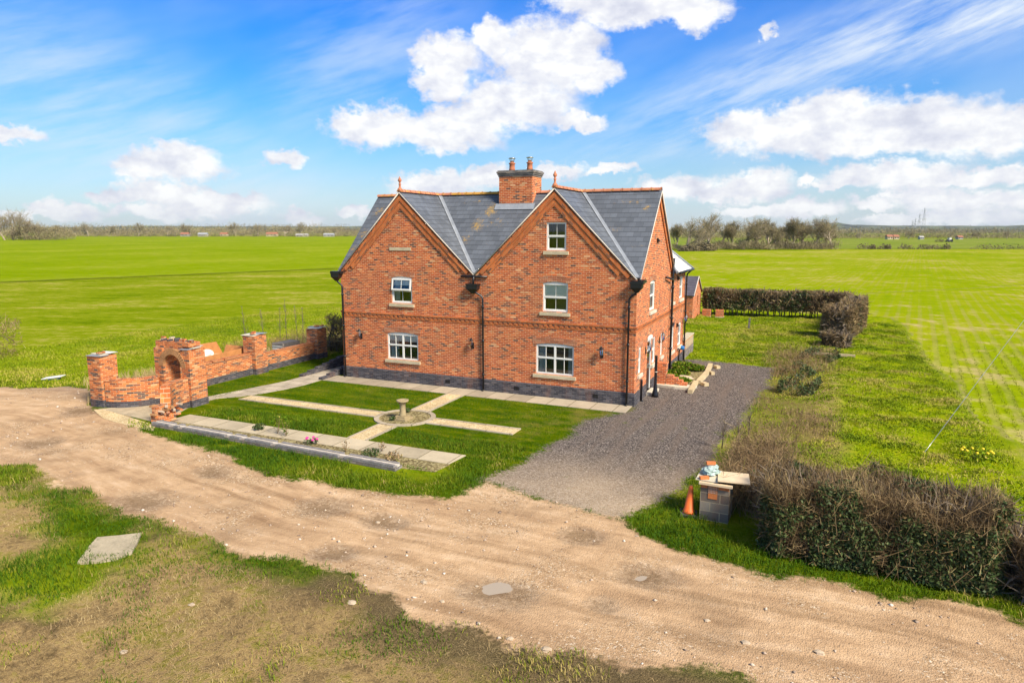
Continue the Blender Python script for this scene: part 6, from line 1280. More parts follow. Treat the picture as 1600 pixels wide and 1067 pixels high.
# hedges: bare thorn twigs, ivy and a dark tangle inside
def hedge(name, label, path, width, h, ntw, nlf, seed, ivy=lambda s, v: 0.5, tw=0.012, lf=0.05, cat='hedge', trunks=0, group=None, twmat='twig', hump=0.25, low=0.0, inner=0.35):
    r = np.random.RandomState(seed); path = np.array(path, dtype=float); seg = np.hypot(*(path[1:] - path[:-1]).T); cum = np.concatenate([[0], np.cumsum(seg)]); Lt = cum[-1]
    def pt(s, off):
        i = np.clip(np.searchsorted(cum, s, 'right') - 1, 0, len(seg) - 1); t = (s - cum[i]) / seg[i]; d = (path[i + 1] - path[i]) / seg[i][:, None]
        return path[i] + (path[i + 1] - path[i]) * t[:, None] + np.stack([-d[:, 1], d[:, 0]], -1) * off[:, None], d
    def topz(s, off): return h * (1 + hump * (fbm(s * 0.9 + seed, off * 0.9, 1.0, 3, seed) - 0.5) * 1.6)
    def wd(s, z): return width / 2 * (0.82 + 0.36 * fbm(s * 1.1, z * 1.1 + 9, 1.0, 3, seed + 3)) * (1.04 - 0.12 * (z / h)) * np.clip((s + 0.15) / 0.5, 0.4, 1) ** .5 * np.clip((Lt - s + 0.15) / 0.5, 0.4, 1) ** .5
    t = thing(name, label, cat, (0, 0, 0), 0, group)
    # twigs
    n = ntw; s = r.uniform(0, Lt, n); v = r.rand(n) ** 0.75; q = np.where(r.rand(n) < 0.75, np.sign(r.rand(n) - 0.5) * (1 - 0.35 * r.rand(n) ** 1.5), r.uniform(-1, 1, n))
    zt_ = topz(s, q * width / 2); z = low * h + v * (zt_ - low * h); top = r.rand(n) < 0.2; z = np.where(top, zt_ * r.uniform(0.82, 0.97, n), z); q = np.where(top, r.uniform(-1, 1, n), q)
    off = q * wd(s, z); xy, d = pt(s, off); nx = np.stack([-d[:, 1], d[:, 0]], -1) * np.sign(q)[:, None]
    D = np.stack([nx[:, 0] * 0.6 + r.normal(0, .6, n), nx[:, 1] * 0.6 + r.normal(0, .6, n), r.normal(0.35, .5, n)], -1); D[top] = np.stack([r.normal(0, .35, n), r.normal(0, .35, n), np.ones(n)], -1)[top]
    Lh = r.uniform(0.08, 0.36, n) * np.where(r.rand(n) < 0.07, 3.2, 1.0); P = np.concatenate([xy, z[:, None]], 1); P -= D / np.linalg.norm(D, axis=1, keepdims=True) * (Lh * 0.5)[:, None]; P[:, 2] = np.maximum(P[:, 2], 0.0)
    V, F3, F4 = slivers(P, D, Lh, tw * r.uniform(.6, 1.6, n), r); tn = np.clip(0.42 + 0.22 * top + (fbm(s * 1.2, z * 1.2, 1.0, 3, seed + 21) - .5) * 1.1 + r.normal(0, .26, n), 0, 1)
    mesh_np('twigs', V, F3, F4, M[twmat], {'tint': np.repeat(tn, 5)}, t)
    # leaves
    n = nlf; s = r.uniform(0, Lt, n); v = r.rand(n); q = np.where(r.rand(n) < 0.85, np.sign(r.rand(n) - 0.5) * (1 - 0.3 * r.rand(n)), r.uniform(-1, 1, n)); zt_ = topz(s, q)
    z = low * h + v * (zt_ * 0.97 - low * h); off = q * wd(s, z); cl = fbm(s * 1.3, z * 1.3 + np.sign(q) * 7, 1.0, 4, seed + 8); m = r.rand(n) < np.clip((cl - 0.47 + 0.22 * (ivy(s / Lt, v) - 0.5)) * 8, 0, 1)
    s, z, off = s[m], z[m], off[m]; xy, d = pt(s, off); P = np.concatenate([xy, z[:, None]], 1) + r.normal(0, .03, (len(s), 3)); P[:, 2] = np.maximum(P[:, 2], 0.04)
    if len(P):
        V, F = leaves(P, lf * r.uniform(.6, 1.4, len(P)), r); mesh_np('foliage', V, None, F, M['ivy'], {'tint': np.repeat(np.clip(0.45 + r.normal(0, .25, len(P)), 0, 1), 4)}, t)
    # inner tangle: dense dark wood
    n = max(4, int(ntw * inner)); s = r.uniform(0, Lt, n); z = low * h + r.rand(n) * h * (0.9 - low); off = r.uniform(-.72, .72, n) * wd(s, z); xy, d = pt(s, off); P = np.concatenate([xy, z[:, None]], 1)
    D = np.stack([r.normal(0, .8, n), r.normal(0, .8, n), r.normal(0.5, .5, n)], -1); V, F3, F4 = slivers(P, D, r.uniform(.2, .6, n), tw * 3.5 * r.uniform(.6, 1.4, n), r); mesh_np('inner_branches', V, F3, F4, M['bark'], {}, t)
    if trunks:
        mb = MB(); rr = random.Random(seed)
        ss_ = np.array([(k + rr.uniform(0.1, 0.9)) * Lt / trunks for k in range(trunks)]); xy, d = pt(ss_, np.array([rr.uniform(-.3, .3) * width for _ in ss_]))
        for (a, b_) in xy:
            p = [(a, b_, -0.05), (a + rr.uniform(-.1, .1), b_ + rr.uniform(-.1, .1), h * .3), (a + rr.uniform(-.3, .3), b_ + rr.uniform(-.2, .2), h * .65), (a + rr.uniform(-.4, .4), b_ + rr.uniform(-.3, .3), h * .92)]
            mb.tube(p, [0.05, 0.04, 0.028, 0.01], 5)
        mb.build('trunks', M['bark'], t)
    return t
hedge('hedge', 'big tangled thorn hedge with dark ivy beside the track at right', [(5.45, -10.2), (9.9, -10.2)], 2.1, 1.55, 36000, 170000, 3, ivy=lambda s, v: 1.0 - 0.55 * np.clip((v - 0.6) / 0.4, 0, 1), lf=0.036, tw=0.008, trunks=16, hump=0.42, inner=0.2)
hedge('bramble', 'reddish bramble thicket at the right end of the big hedge', [(10.0, -10.6), (13.0, -10.9)], 1.7, 1.1, 11000, 9000, 4, ivy=lambda s, v: 0.35, lf=0.045, cat='bramble')
hedge('hedge', 'clipped thorn hedge across the far end of the back garden', [(-2.1, 32.1), (2.5, 32.4), (7.0, 32.8), (8.9, 32.4)], 1.3, 2.15, 15000, 15000, 5, ivy=lambda s, v: 0.55 - 0.2 * (s > .5), tw=0.03, lf=0.08, trunks=46, hump=0.12, low=0.22)
hedge('hedge', 'clipped hedge down the right side of the back garden', [(9.2, 32.0), (8.9, 28.0), (8.4, 24.5)], 1.6, 2.1, 8000, 2500, 6, ivy=lambda s, v: 0.3, tw=0.028, lf=0.07, trunks=14, hump=0.15)
hedge('shrub', 'rounded brown clipped shrub at the near end of the side hedge', [(8.0, 23.6), (7.7, 21.5)], 2.0, 1.95, 8500, 1500, 7, ivy=lambda s, v: 0.25, tw=0.024, lf=0.06, cat='shrub', trunks=7, hump=0.25, low=0.12)
hedge('shrub', 'low dead brown shrub in front of the rounded clipped shrub', [(7.0, 19.3), (8.2, 18.5)], 1.3, 0.8, 3500, 500, 8, ivy=lambda s, v: 0.2, tw=0.02, cat='shrub')
hedge('shrub', 'bare brown shrub between the last pillar and the house', [(-18.8, 5.0), (-17.6, 7.6)], 1.3, 2.2, 5000, 100, 9, ivy=lambda s, v: 0.1, tw=0.016, cat='shrub', trunks=8, hump=0.5, inner=0.08)
hedge('shrub', 'dark evergreen bush behind the block pier', [(4.75, -8.6), (5.3, -8.3)], 0.8, 0.75, 900, 4500, 10, ivy=lambda s, v: 0.95, tw=0.012, lf=0.04, cat='shrub')
p = at(4, 560); hedge('shrub', 'thin leafless bush at the left edge of the pasture', [(p.x - 0.9, p.y), (p.x + 0.3, p.y + 0.8)], 1.3, 2.0, 800, 20, 12, ivy=lambda s, v: 0.2, tw=0.02, cat='shrub', hump=0.6, inner=0.0)
# thicket clumps along the drive
for i, (x, y, w, h, lab) in enumerate(((6.0, 5.6, 1.3, 1.0, 'brown dead weed clump halfway up the drive'), (6.0, 9.5, 1.5, 0.9, 'upper brown dead weed clump at the top of the drive'), (6.8, 14.0, 1.6, 0.8, 'pale straw clump beyond the end of the drive'))):
    hedge('weed_clump', lab, [(x - 0.5, y - 1.2), (x + 0.3, y + 1.2)], w, h * .5, 600, 2500, 20 + i, ivy=lambda s, v: 0.6, tw=0.009, lf=0.05, cat='weeds', twmat='weed', hump=0.9, inner=0.0, group='dead weed clumps beside the driveway')

# small plants in beds and saplings
def plant(name, label, cat, x, y, h, r, n, mat, sd_, lf=0.035, flower=None, z=0.02):
    rr = np.random.RandomState(sd_); t = thing(name, label, cat, (x, y, z))
    P = np.zeros((10, 3)); D = np.stack([rr.normal(0, .5, 10) * r / h, rr.normal(0, .5, 10) * r / h, np.ones(10)], -1); V, F3, F4 = slivers(P, D, h * rr.uniform(.7, 1, 10), np.full(10, .012), rr); mesh_np('stem', V, F3, F4, M['twig'], {'tint': np.full(len(V), .4)}, t)
    Pp = rr.normal(0, 1, (n, 3)); Pp /= np.linalg.norm(Pp, axis=1, keepdims=True); Pp *= (rr.rand(n, 1) ** .4); Pp = Pp * [r, r, h * .45] + [0, 0, h * .55]; V, F = leaves(Pp, lf * rr.uniform(.6, 1.3, n), rr); mesh_np('foliage', V, None, F, mat, {'tint': np.repeat(np.clip(.5 + rr.normal(0, .25, n), 0, 1), 4)}, t)
    if flower:
        for k in range(flower[1]):
            a = k * 6.28 / flower[1] + .4; mb = MB(); mb.blob((r * .8 * math.cos(a), r * .5 * math.sin(a), h * .95 + .02 * (k % 2)), (.05, .05, .035), .2, k, 8, 5); mb.build('flower', flower[0], t)
    return t
M['pink'] = mat_plain('pink_petal', (0.75, 0.05, 0.28), 0.6, 0.2, 20); M['yellow'] = mat_plain('yellow_petal', (0.85, 0.62, 0.02), 0.6, 0.15, 20)
bedp = [('small_bush', 'small round green bush in the front bed', 'bush', 405, 672, .22, .22, 260, 'ivy', .04, None), ('rose_bush', 'thin leggy rose in the front bed, left of pair', 'rose', 434, 678, .8, .28, 90, 'grass', .04, None), ('rose_bush', 'taller sparse rose right of the leggy rose', 'rose', 447, 682, .7, .2, 80, 'grass', .04, None),
  ('flowering_plant', 'low plant with bright pink flowers in the front bed', 'flower', 487, 695, .2, .25, 150, 'ivy', .035, (M['pink'], 5)), ('dry_plant', 'dry reddish stem plant right of the pink flowers', 'plant', 540, 706, .4, .15, 40, 'weed', .03, None), ('small_bush', 'grey green bush near the dwarf wall end', 'bush', 580, 714, .25, .3, 300, 'ivy', .035, None), ('dry_plant', 'brown dead plant beside the grey green bush', 'plant', 615, 724, .35, .28, 200, 'weed', .04, None), ('dry_plant', 'thin reddish twiggy plant between bush and slabs', 'plant', 597, 706, .35, .15, 50, 'weed', .03, None),
  ('small_bush', 'dark clump at the front of the round bed', 'bush', 613, 658, .16, .12, 120, 'ivy', .035, None), ('small_bush', 'dark clump behind the bird bath pedestal', 'bush', 637, 645, .18, .13, 120, 'ivy', .035, None)]
for i, (nm, lab, cat, px, py, h, r, n, mt, lf, fl) in enumerate(bedp):
    p = at(px, py); plant(nm, lab, cat, p.x, p.y, h, r, n, M[mt], 100 + i, lf, fl)
p = at(1525, 722); plant('daffodils', 'clump of yellow daffodils in the grass behind the big hedge', 'flower', p.x, p.y, .35, .5, 160, M['lush'], 130, .05, (M['yellow'], 9))
for i, (x, y, h, r, lab) in enumerate(((0.6, 6.2, .35, .5, 'leafy green ground plant in the middle of the side bed'), (0.5, 7.8, .45, .55, 'taller leafy plant near the house in the side bed'), (1.1, 8.0, .3, .4, 'leafy clump by the far sleeper'), (0.9, 4.9, .25, .45, 'low leafy clump at the near end of the side bed'), (0.45, 5.2, .35, .35, 'leafy clump against the step wall'))):
    plant('leafy_plant', lab, 'plant', x, y, h, r * 1.15, 1000, M['grass'], 140 + i, .06)
def sapling(name, label, x, y, h, sd_, group=None):
    rr = random.Random(sd_); t = thing(name, label, 'sapling', (x, y, 0), 0, group); mb = MB(); lx, ly = rr.uniform(-.15, .15), rr.uniform(-.1, .1); pts = [(0, 0, 0), (lx * .4, ly * .4, h * .4), (lx * .5, ly, h * .75), (lx, ly, h)]
    mb.tube(pts, [0.022, 0.016, 0.01, 0.004], 5); mb.build('trunk', M['bark'], t); mb = MB()
    for k in range(26):
        f = rr.uniform(.3, .97); a = rr.uniform(0, 6.28); L = (1 - f) * .6 + .12; b = Vector((lx * f, ly * f, h * f)); e = b + Vector((math.cos(a) * L * .5, math.sin(a) * L * .5, L * .8)); mb.tube([b, (b + e) / 2 + Vector((rr.uniform(-.03, .03), 0, 0)), e], [0.008, 0.006, 0.003], 3, False)
    mb.build('branches', M['bark'], t)
for i, (px, py, h, lab) in enumerate(((386, 549, 2.6, 'tallest leafless sapling left of the middle pillar'), (412, 528, 1.9, 'thin leafless sapling directly behind the middle pillar'), (438, 540, 2.3, 'bushy leafless sapling just right of the middle pillar'), (449, 541, 2.9, 'tall straight leafless sapling right of the bushy one'), (465, 532, 2.2, 'leafless sapling behind the grey unit'), (474, 530, 2.0, 'short leafless sapling near the far pillar'))):
    p = at(px, py); sapling('sapling', lab, p.x, p.y, h, 200 + i, 'saplings behind the garden wall')
for i, (px, py, lab) in enumerate(((1168, 690, 'tall dead stem in the weeds beside the drive'), (1155, 720, 'dead dock stem close to the block pier'), (1128, 700, 'lone dead stem at the gravel edge'))):
    p = at(px, py); sapling('dead_stem', lab, p.x, p.y, 1.2, 220 + i, 'dead stems beside the drive')

# ------------------------------------------------------------------ bare winter trees
def tree_mesh(seed, h, spread, twigs=2600, tk=0.06, mat='farwood'):
    rr = random.Random(seed); r = np.random.RandomState(seed); tm, cm = MB(), MB(); tips = []
    def br(p, d, L, rad, dep):
        q = p; pts = [p]; dd = d.copy(); nseg = 3
        for i in range(nseg):
            dd = (dd + Vector((rr.gauss(0, .16), rr.gauss(0, .16), rr.gauss(0.05, .1)))).normalized(); q = q + dd * (L / nseg); pts.append(q)
        mb = tm if dep < 2 else cm
        mb.tube(pts, [rad * (1 - .5 * i / nseg) for i in range(nseg + 1)], 6 if dep < 2 else 3, False)
        if dep >= 2: tips.extend([(pts[k], dd) for k in (1, 2, 3)])
        if dep >= 4: return
        for k in range(rr.randint(3, 4) if dep else 5):
            f = rr.uniform(.45, 1.0); b = pts[0].lerp(pts[-1], f) if dep else pts[0].lerp(pts[-1], rr.uniform(.4, 1)); a = rr.uniform(0, 6.283); t_ = rr.uniform(.4, .95) * spread
            u = dd.orthogonal().normalized(); v = dd.cross(u); nd = (dd * math.cos(t_) + (u * math.cos(a) + v * math.sin(a)) * math.sin(t_) + Vector((0, 0, .15))).normalized()
            br(b, nd, L * rr.uniform(.6, .82), rad * .5, dep + 1)
        br(q, dd, L * .75, rad * .5, dep + 1)
    br(Vector((0, 0, -0.2)), Vector((0, 0, 1)), h * .30, h * .026, 0)
    idx = r.randint(0, len(tips), twigs); P = np.array([tuple(tips[i][0]) for i in idx]) + r.normal(0, h * .012, (twigs, 3)); D = np.array([tuple(tips[i][1]) for i in idx]) + r.normal(0, .6, (twigs, 3)) + [0, 0, .2]
    V, F3, F4 = slivers(P, D, h * r.uniform(.04, .10, twigs), np.full(twigs, tk), r)
    ot = tm.build('trunk', M['pale_bark']); oc = cm.build('limbs', M['pale_bark']); ow = mesh_np('twigs', V, F3, F4, M[mat], {'tint': np.repeat(np.clip(.5 + r.normal(0, .25, twigs), 0, 1), 5)})
    zs = max(v.z for v in cm.v); m_ = [ot.data, oc.data, ow.data]
    for o in (ot, oc, ow): bpy.data.objects.remove(o)
    return m_, zs
def put_tree(name, label, kind_, x, y, h, sd_, wide=1.0, group=None):
    m_, zs = TREES[kind_]; t = thing(name, label, 'tree', (x, y, 0), sd_ * 1.3, group); s_ = h / zs; t.scale = (s_ * wide, s_ * wide, s_)
    for nm, me in zip(('trunk', 'limbs', 'crown'), m_): o = bpy.data.objects.new(nm, me); COL.objects.link(o); o.parent = t
    return t
TREES = [tree_mesh(1, 14, 1.0, 1500, .05), tree_mesh(2, 14, .85, 2000, .05), tree_mesh(3, 14, 1.1, 2200, .05), tree_mesh(4, 13, .75, 3000, .05), tree_mesh(5, 12, .95, 3200, .055)]
def hpix(py, dist): return 6.8 + (HOR - py) / FPX * dist * math.cos(TILT)
cop = [(1076, 338, 250, 0, 1.35, 'gnarled wide bare oak nearest the house roof'), (1112, 331, 262, 1, 1.2, 'tall rounded bare tree second from the house'), (1145, 352, 275, 3, 1.3, 'dense lower brown tree in the gap of the copse'), (1163, 338, 262, 2, 1.2, 'bare spreading tree in the middle of the copse'), (1186, 350, 280, 4, 1.3, 'thick brown tree filling the middle of the copse'), (1203, 341, 268, 3, 1.2, 'dense bare tree right of the spreading one'),
       (1224, 345, 282, 4, 1.3, 'bushy brown tree in the right half of the copse'), (1240, 341, 270, 3, 1.1, 'upright bare tree in the right half of the copse'), (1262, 344, 280, 4, 1.3, 'low dense tree before the last big tree'), (1272, 338, 268, 1, 1.1, 'tall bare tree left of the end tree'), (1302, 337, 265, 2, 1.25, 'wide fan shaped bare tree ending the copse'), (1092, 352, 285, 4, 1.3, 'dense brown tree behind the gnarled oak'), (1058, 350, 285, 3, 1.2, 'tree half hidden by the house gable'), (1128, 345, 290, 3, 1.2, 'olive brown tree behind the tall rounded one'), (1215, 350, 262, 4, 1.2, 'front low brown tree of the copse'), (1288, 348, 285, 4, 1.2, 'dense tree behind the end tree')]
for i, (px, py, dist, k, wd_, lab) in enumerate(cop):
    p = atd(px, dist); put_tree('bare_tree', lab, k, p.x, p.y, hpix(py, dist), i + 1, wd_, 'trees of the copse beyond the field')
def far_scrub(name, label, px0, px1, dist, htop, n, sd_, tintc=.4, size=.9, kind='stuff', dd=12):
    rr = np.random.RandomState(sd_); px = rr.uniform(px0, px1, n); a = np.array([tuple(atd(px0, dist)), tuple(atd(px1, dist))]); f = (px - px0) / (px1 - px0); P = a[0] + (a[1] - a[0]) * f[:, None]; fw = np.array(tuple(_fw)); P = P + fw * rr.uniform(0, dd, n)[:, None]
    q_ = fbm(px * .13, px * 0 + sd_, 1.0, 5, sd_); top = htop * (0.18 + 1.75 * np.clip(q_ - .12, 0, 1) ** 1.5); P[:, 2] = rr.rand(n) ** .8 * top
    D = np.stack([rr.normal(0, .55, n), rr.normal(0, .55, n), np.abs(rr.normal(.8, .4, n))], -1); P[:, 2] *= .85
    V, F3, F4 = slivers(P, D, size * rr.uniform(1.5, 4.0, n), size * rr.uniform(.2, .5, n), rr); cl = fbm(px * .16, P[:, 2] * .25, 1.0, 3, sd_ + 4)
    return tag(mesh_np(name, V, F3, F4, M['farwood'], {'tint': np.repeat(np.clip(tintc + (cl - .5) * 1.8 + rr.normal(0, .12, n), 0, 1), 5)}), label, 'scrub', kind=kind)
far_scrub('scrub', 'brown undergrowth along the foot of the copse', 1062, 1318, 252, 4.2, 15000, 31, .45, .30)
far_scrub('scrub', 'denser olive undergrowth deep inside the copse', 1085, 1308, 274, 7.5, 7000, 33, .6, .30)
def bush(name, label, px, py_top, dist, w, sd_, n=1800, size=.3, tintc=.15, h=None):
    rr = np.random.RandomState(sd_); c = atd(px, dist); h = h or hpix(py_top, dist); t = thing(name, label, 'bush', (c.x, c.y, 0)); P = rr.normal(0, 1, (n, 3)); P /= np.linalg.norm(P, axis=1, keepdims=True); P *= rr.rand(n, 1) ** .33; P = np.abs(P * [1, 1, 1]) * np.sign(P); P[:, 2] = np.abs(P[:, 2]); nz = fbm(P[:, 0] * 2 + sd_, P[:, 1] * 2 + P[:, 2] * 2, 1.0, 3, sd_); P *= (.7 + .6 * nz)[:, None]; P = P * [w / 2, w / 2, h]
    V, F = leaves(P, size * rr.uniform(.5, 1.4, n), rr); mesh_np('foliage', V, None, F, M['farwood'], {'tint': np.repeat(np.clip(tintc + rr.normal(0, .12, n), 0, 1), 4)}, t); return t
bush('dark_bush', 'dark rounded bush in the field below the copse, left of pair', 1078, 384, 238, 8, 41)
bush('dark_bush', 'taller dark bush right of the rounded bush', 1103, 379, 240, 7.5, 42)
# hedge fragments along the far boundary of the right field
for i, (px, w, lab) in enumerate(((1353, 11, 'first short dark hedge piece beyond the right field'), (1366, 5, 'small hedge tuft between the first pieces'), (1382, 7, 'second dark hedge piece beyond the right field'), (1390, 4, 'low hedge tuft right of the second piece'), (1419, 10, 'hedge piece left of centre on the far boundary'), (1447, 10, 'long dark hedge piece on the far boundary'), (1463, 10, 'hedge piece joining the long dark one'), (1481, 6, 'last separate hedge tuft on the far boundary'), (1545, 20, 'thin brown hedge run near the right edge'), (1580, 22, 'hedge run at the right edge of the photo'))):
    bush('hedge_piece', lab, px, 0, 262, w * .6, 300 + i, 260, .25, .15, h=2.0)
# left clump and the long tree line
far_scrub('scrub', 'dense brown thicket at the far left', 2, 88, 520, 13.0, 9000, 51, .45, .55, dd=25)
for i, (px, py, k, wd_, lab) in enumerate(((20, 325, 0, 1.25, 'big bare tree above the far left thicket'), (6, 335, 1, 1.2, 'bare tree at the left photo edge'), (36, 338, 2, 1.1, 'bare tree right of the big far left one'), (62, 350, 4, 1.3, 'low dense tree in the far left thicket'), (85, 352, 3, 1.0, 'dark upright tree ending the far left thicket'))):
    p = atd(px, 530); put_tree('bare_tree', lab, k, p.x, p.y, hpix(py, 530), 60 + i, wd_, 'trees of the far left thicket')
far_scrub('far_woodland', 'long brown far tree line beyond the left field', -60, 640, 930, 17.0, 42000, 61, .42, .8, dd=90)
far_scrub('far_woodland', 'higher distant woods behind the left tree line', -60, 700, 1250, 21.0, 16000, 62, .5, 1.6, dd=160)
far_scrub('far_woodland', 'far tree line beyond the right fields', 1040, 1660, 600, 9.5, 26000, 63, .42, .55, dd=60)
far_scrub('far_woodland', 'hazy distant woods behind the right tree line', 1020, 1700, 1500, 18.0, 14000, 64, .5, 1.9, dd=300)
rr = random.Random(77)
for i, (px, py, lab) in enumerate(((118, 352, 'bare tree at the start of the left tree line'), (137, 346, 'tall bare tree left in the far tree line'), (170, 351, 'rounded tree in the far tree line'), (215, 347, 'wide tree in the middle of the far tree line'), (262, 350, 'bare tree before the white roofs'), (298, 348, 'tree above the red roofs'), (368, 346, 'narrow conifer like tree of the far line'), (402, 349, 'tree left of the greenhouse'), (445, 350, 'thin tree near the greenhouse'), (470, 346, 'tallest bare tree above the greenhouse'), (525, 353, 'bare tree near the left house gable'))):
    p = atd(px, 900); put_tree('bare_tree', lab, (i * 2 + 1) % 3, p.x, p.y, hpix(py, 900), 80 + i, 1.2, 'single trees along the far left tree line')
for i, (px, py, lab) in enumerate(((1345, 362, 'tree at the left of the right hand tree line'), (1390, 363, 'tree beside the orange roofs'), (1420, 360, 'dark tree under the pylons'), (1487, 361, 'bare tree right of the pylons'), (1530, 361, 'tree in the right far line'), (1575, 360, 'tree near the right photo edge'))):
    p = atd(px, 590); put_tree('bare_tree', lab, (i * 2) % 3, p.x, p.y, hpix(py, 590), 95 + i, 1.4, 'single trees along the right tree line')

# far buildings
M['roof_red'] = mat_plain('far_red_tiles', (0.36, 0.15, 0.085), 0.8, .15, .3); M['render_white'] = mat_plain('far_white_wall', (0.42, 0.40, 0.37), .8, .08, .3); M['roof_grey'] = mat_plain('far_grey_roof', (0.35, 0.36, 0.38), .7, .1, .3)
def far_house(name, label, px, dist, w, h, d, roof, wallm, cat='house', ang=0.0):
    p = atd(px, dist); t = thing(name, label, cat, (p.x, p.y, 0), YAW + ang); mb = MB(); e = h * .55
    mb.box(-w / 2, w / 2, -d / 2, d / 2, -.2, e); mb.build('wall', M[wallm], t); mb = MB()
    slope(mb, [(-w / 2 - .3, -d / 2 - .3, e + .02), (w / 2 + .3, -d / 2 - .3, e + .02), (w / 2 + .3, 0, h), (-w / 2 - .3, 0, h)], 'x', .15); slope(mb, [(-w / 2 - .3, d / 2 + .3, e + .02), (w / 2 + .3, d / 2 + .3, e + .02), (w / 2 + .3, 0, h), (-w / 2 - .3, 0, h)], 'x', .15)
    for s_ in (-1, 1): mb.poly([(s_ * w / 2, -d / 2, e), (s_ * w / 2, d / 2, e), (s_ * w / 2, 0, h - .1)])
    rf = mb.build('roof', M[roof], t)
    n = max(2, int(w / 4))
    for k in range(n):
        x = -w / 2 + w * (k + .5) / n; mb = MB(); mb.box(x - .6, x + .6, -d / 2 - .03, -d / 2 - .002, e * .35, e * .8); mb.build('window', M['black'], t)
fh = [('farm_house', 'red roofed house in the left tree line', 289, 880, 16, 8, 9, 'roof_red', 'render_white'), ('farm_building', 'long white building with pale roof in the left tree line', 317, 870, 18, 7.5, 9, 'roof_grey', 'render_white'), ('farm_house', 'brown roofed house right of the white building', 350, 890, 14, 8, 9, 'roof_red', 'stone'), ('farm_house', 'wide red roofed house in the middle of the tree line', 425, 880, 22, 8.5, 9, 'roof_red', 'stone'), ('greenhouse', 'long low white greenhouse in the left tree line', 472, 860, 24, 5.5, 10, 'render_white', 'render_white'), ('farm_building', 'pale barn beside the left house gable', 514, 850, 20, 6.5, 10, 'roof_grey', 'render_white'),
      ('farm_house', 'orange roofed house left in the right tree line', 1390, 575, 7, 6, 6, 'roof_red', 'stone'), ('farm_house', 'orange roofed house second in the right tree line', 1400, 575, 6.5, 6, 6, 'roof_red', 'stone'), ('farm_building', 'small white building below the pylons', 1440, 570, 5, 4.5, 5, 'render_white', 'render_white'), ('farm_house', 'red roofed house at far right tree line', 1500, 575, 6, 5, 6, 'roof_red', 'render_white')]
for a in fh: far_house(*(a[:4] + (a[4] * .62, a[5] * .62, a[6] * .7) + a[7:]))
far_scrub('far_hedge', 'low dark hedge line along the far edge of the left field', 60, 620, 845, 3.2, 7000, 66, .3, .6, dd=8)
# pylons
M['pylon'] = mat_plain('galvanised_steel', (0.42, 0.43, 0.45), .6, .1, 1)
def pylon(label, px, dist, h, w=1.0):
    p = atd(px, dist); t = thing('pylon', label, 'pylon', (p.x, p.y, 0), YAW + .5, 'pylons on the horizon'); mb = MB(); tk = dist * .00010
    lv = [(0, .085), (.25, .06), (.5, .04), (.7, .022), (1, .004)]
    for (z0, w0), (z1, w1) in zip(lv, lv[1:]):
        a = [(sx * w0 * h, sy * w0 * h, z0 * h) for sx, sy in ((-1, -1), (1, -1), (1, 1), (-1, 1))]; b = [(sx * w1 * h, sy * w1 * h, z1 * h) for sx, sy in ((-1, -1), (1, -1), (1, 1), (-1, 1))]
        for k in range(4): mb.tube([a[k], b[k]], tk * 1.2, 4); mb.tube([a[k], b[(k + 1) % 4]], tk * .7, 3); mb.tube([a[(k + 1) % 4], b[k]], tk * .7, 3)
    mb.build('tower', M['pylon'], t)
    for z, l in ((.58, .19), (.72, .26), (.86, .17)):
        mb = MB()
        for s_ in (-1, 1): mb.tube([(s_ * .015 * h, 0, z * h), (s_ * l * h, 0, (z + .01) * h)], tk, 4); mb.tube([(s_ * .015 * h, 0, (z + .04) * h), (s_ * l * h, 0, (z + .012) * h)], tk * .8, 3); mb.tube([(s_ * l * h, 0, (z + .01) * h), (s_ * l * h, 0, (z - .045) * h)], tk * .8, 3)
        mb.build('cross_arm', M['pylon'], t)
pylon('tallest steel lattice pylon on the right horizon', 1442, 1300, 50); pylon('smaller pylon just left of the tallest one', 1435, 1750, 52); pylon('second smallest pylon left of the group', 1429, 2200, 48); pylon('smallest and faintest pylon at the left of the group', 1425, 2700, 50)
# vehicle in the far field
pv = atd(1485, 430); cr = thing('tractor', 'small dark tractor with pale cab out in the far right field', 'tractor', (pv.x, pv.y, 0), YAW + .3)
mb = MB(); mb.box(-1.9, 1.5, -.6, .6, .7, 1.5); mb.box(-2.6, -1.9, -.4, .4, .6, 1.0); mb.build('body', M['rubber'], cr); mb = MB(); mb.prism([(-.9, -.7), (.9, -.7), (.9, .7), (-.9, .7)], 1.501, 2.5); mb.build('cab', M['slate_pale'], cr)
mb = MB(); mb.box(-1, 1, -.8, .8, 2.501, 2.65); mb.build('cab_roof', M['render_white'], cr)
for x, y, r in ((1.0, -.85, .85), (1.0, .85, .85), (-1.7, -.75, .55), (-1.7, .75, .55)):
    mb = MB(); mb.tube([(x, y - .2, r), (x, y + .2, r)], r, 14); wh = mb.build('wheel', M['black'], cr)
bush('hedge_piece', 'low dark bush beside the tractor in the far field', 1470, 0, 440, 6, 330, 200, .3, .12, h=1.7)
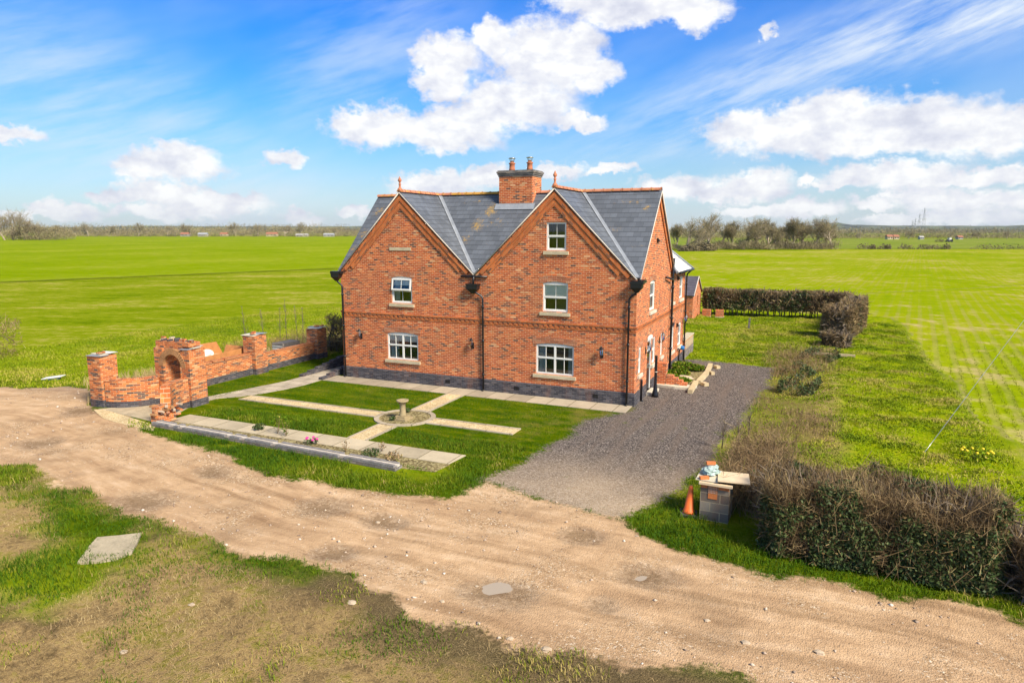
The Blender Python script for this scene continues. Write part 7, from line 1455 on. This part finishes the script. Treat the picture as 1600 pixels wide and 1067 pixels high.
# hills on the horizon
def hill(px0, px1, dist, hm, sd_):
    n = 60; mb = MB(); a, b = atd(px0, dist), atd(px1, dist); back = _fw * 1500
    xs_ = np.linspace(0, 1, n + 1); hs = hm * np.sin(xs_ * math.pi) ** .5 * (0.45 + .8 * fbm(xs_ * 5, xs_ * 0 + sd_, 1.0, 4, sd_))
    for i in range(n):
        p, q = a.lerp(b, xs_[i]), a.lerp(b, xs_[i + 1]); r_ = Vector((0, 0, 1))
        mb.poly([p, q, q + _fw * 700 + r_ * hs[i + 1], p + _fw * 700 + r_ * hs[i]], smooth=True); mb.poly([p + _fw * 700 + r_ * hs[i], q + _fw * 700 + r_ * hs[i + 1], q + back, p + back], smooth=True)
    tag(mb.build('hills', M['hill']), kind='structure')
m, g, b = mat_new('wooded_hills', .95, .05); p = g.node('ShaderNodeTexCoord').outputs['Object']
setc(g, b, g.ramp(g.noise(p, .006, 5, .7), [(.38, (.045, .05, .035)), (.5, (.09, .10, .05)), (.62, (.16, .19, .07))])); M['hill'] = m
hill(1180, 2000, 4600, 62, 3); hill(1330, 1440, 4300, 66, 4); hill(-300, 900, 5200, 60, 5)

# wires
def wire(label, pts, r=.005, sag=0.0, mat=None):
    mat = mat or M['steel']
    mb = MB(); n = 16; a, b = Vector(pts[0]), Vector(pts[1])
    mb.tube([a.lerp(b, i / n) - Vector((0, 0, sag * 4 * (i / n) * (1 - i / n))) for i in range(n + 1)], r, 5); tag(mb.build('wire', mat), label, 'wire')
pa = at(1445, 706, 1.9); pb = CAM + ray(1640, 447) * 24
wire('thin pale stay wire slanting up behind the big hedge', [tuple(pa), tuple(pb)], .006)
wc = CAM + ray(1150, 462) * 45; wd2 = CAM + ray(1750, 432) * 45; wire('thin dark overhead wire crossing above the right crop field', [tuple(wc), tuple(wd2)], .006, .3, M['black'])

# ------------------------------------------------------------------ air
def haze():
    mb = MB(); mb.box(-5200, 5200, -5200, 5200, -1.2, 130)
    m = bpy.data.materials.new('haze_air'); m.use_nodes = True; nt = m.node_tree; nt.nodes.clear(); out = nt.nodes.new('ShaderNodeOutputMaterial'); v = nt.nodes.new('ShaderNodeVolumePrincipled')
    v.inputs['Color'].default_value = (0.84, 0.91, 1.0, 1); v.inputs['Density'].default_value = 0.00006; v.inputs['Anisotropy'].default_value = 0.2
    nt.links.new(v.outputs[0], out.inputs['Volume']); tag(mb.build('haze', m), 'thin pale haze over the fields', 'haze', kind='stuff')
haze()
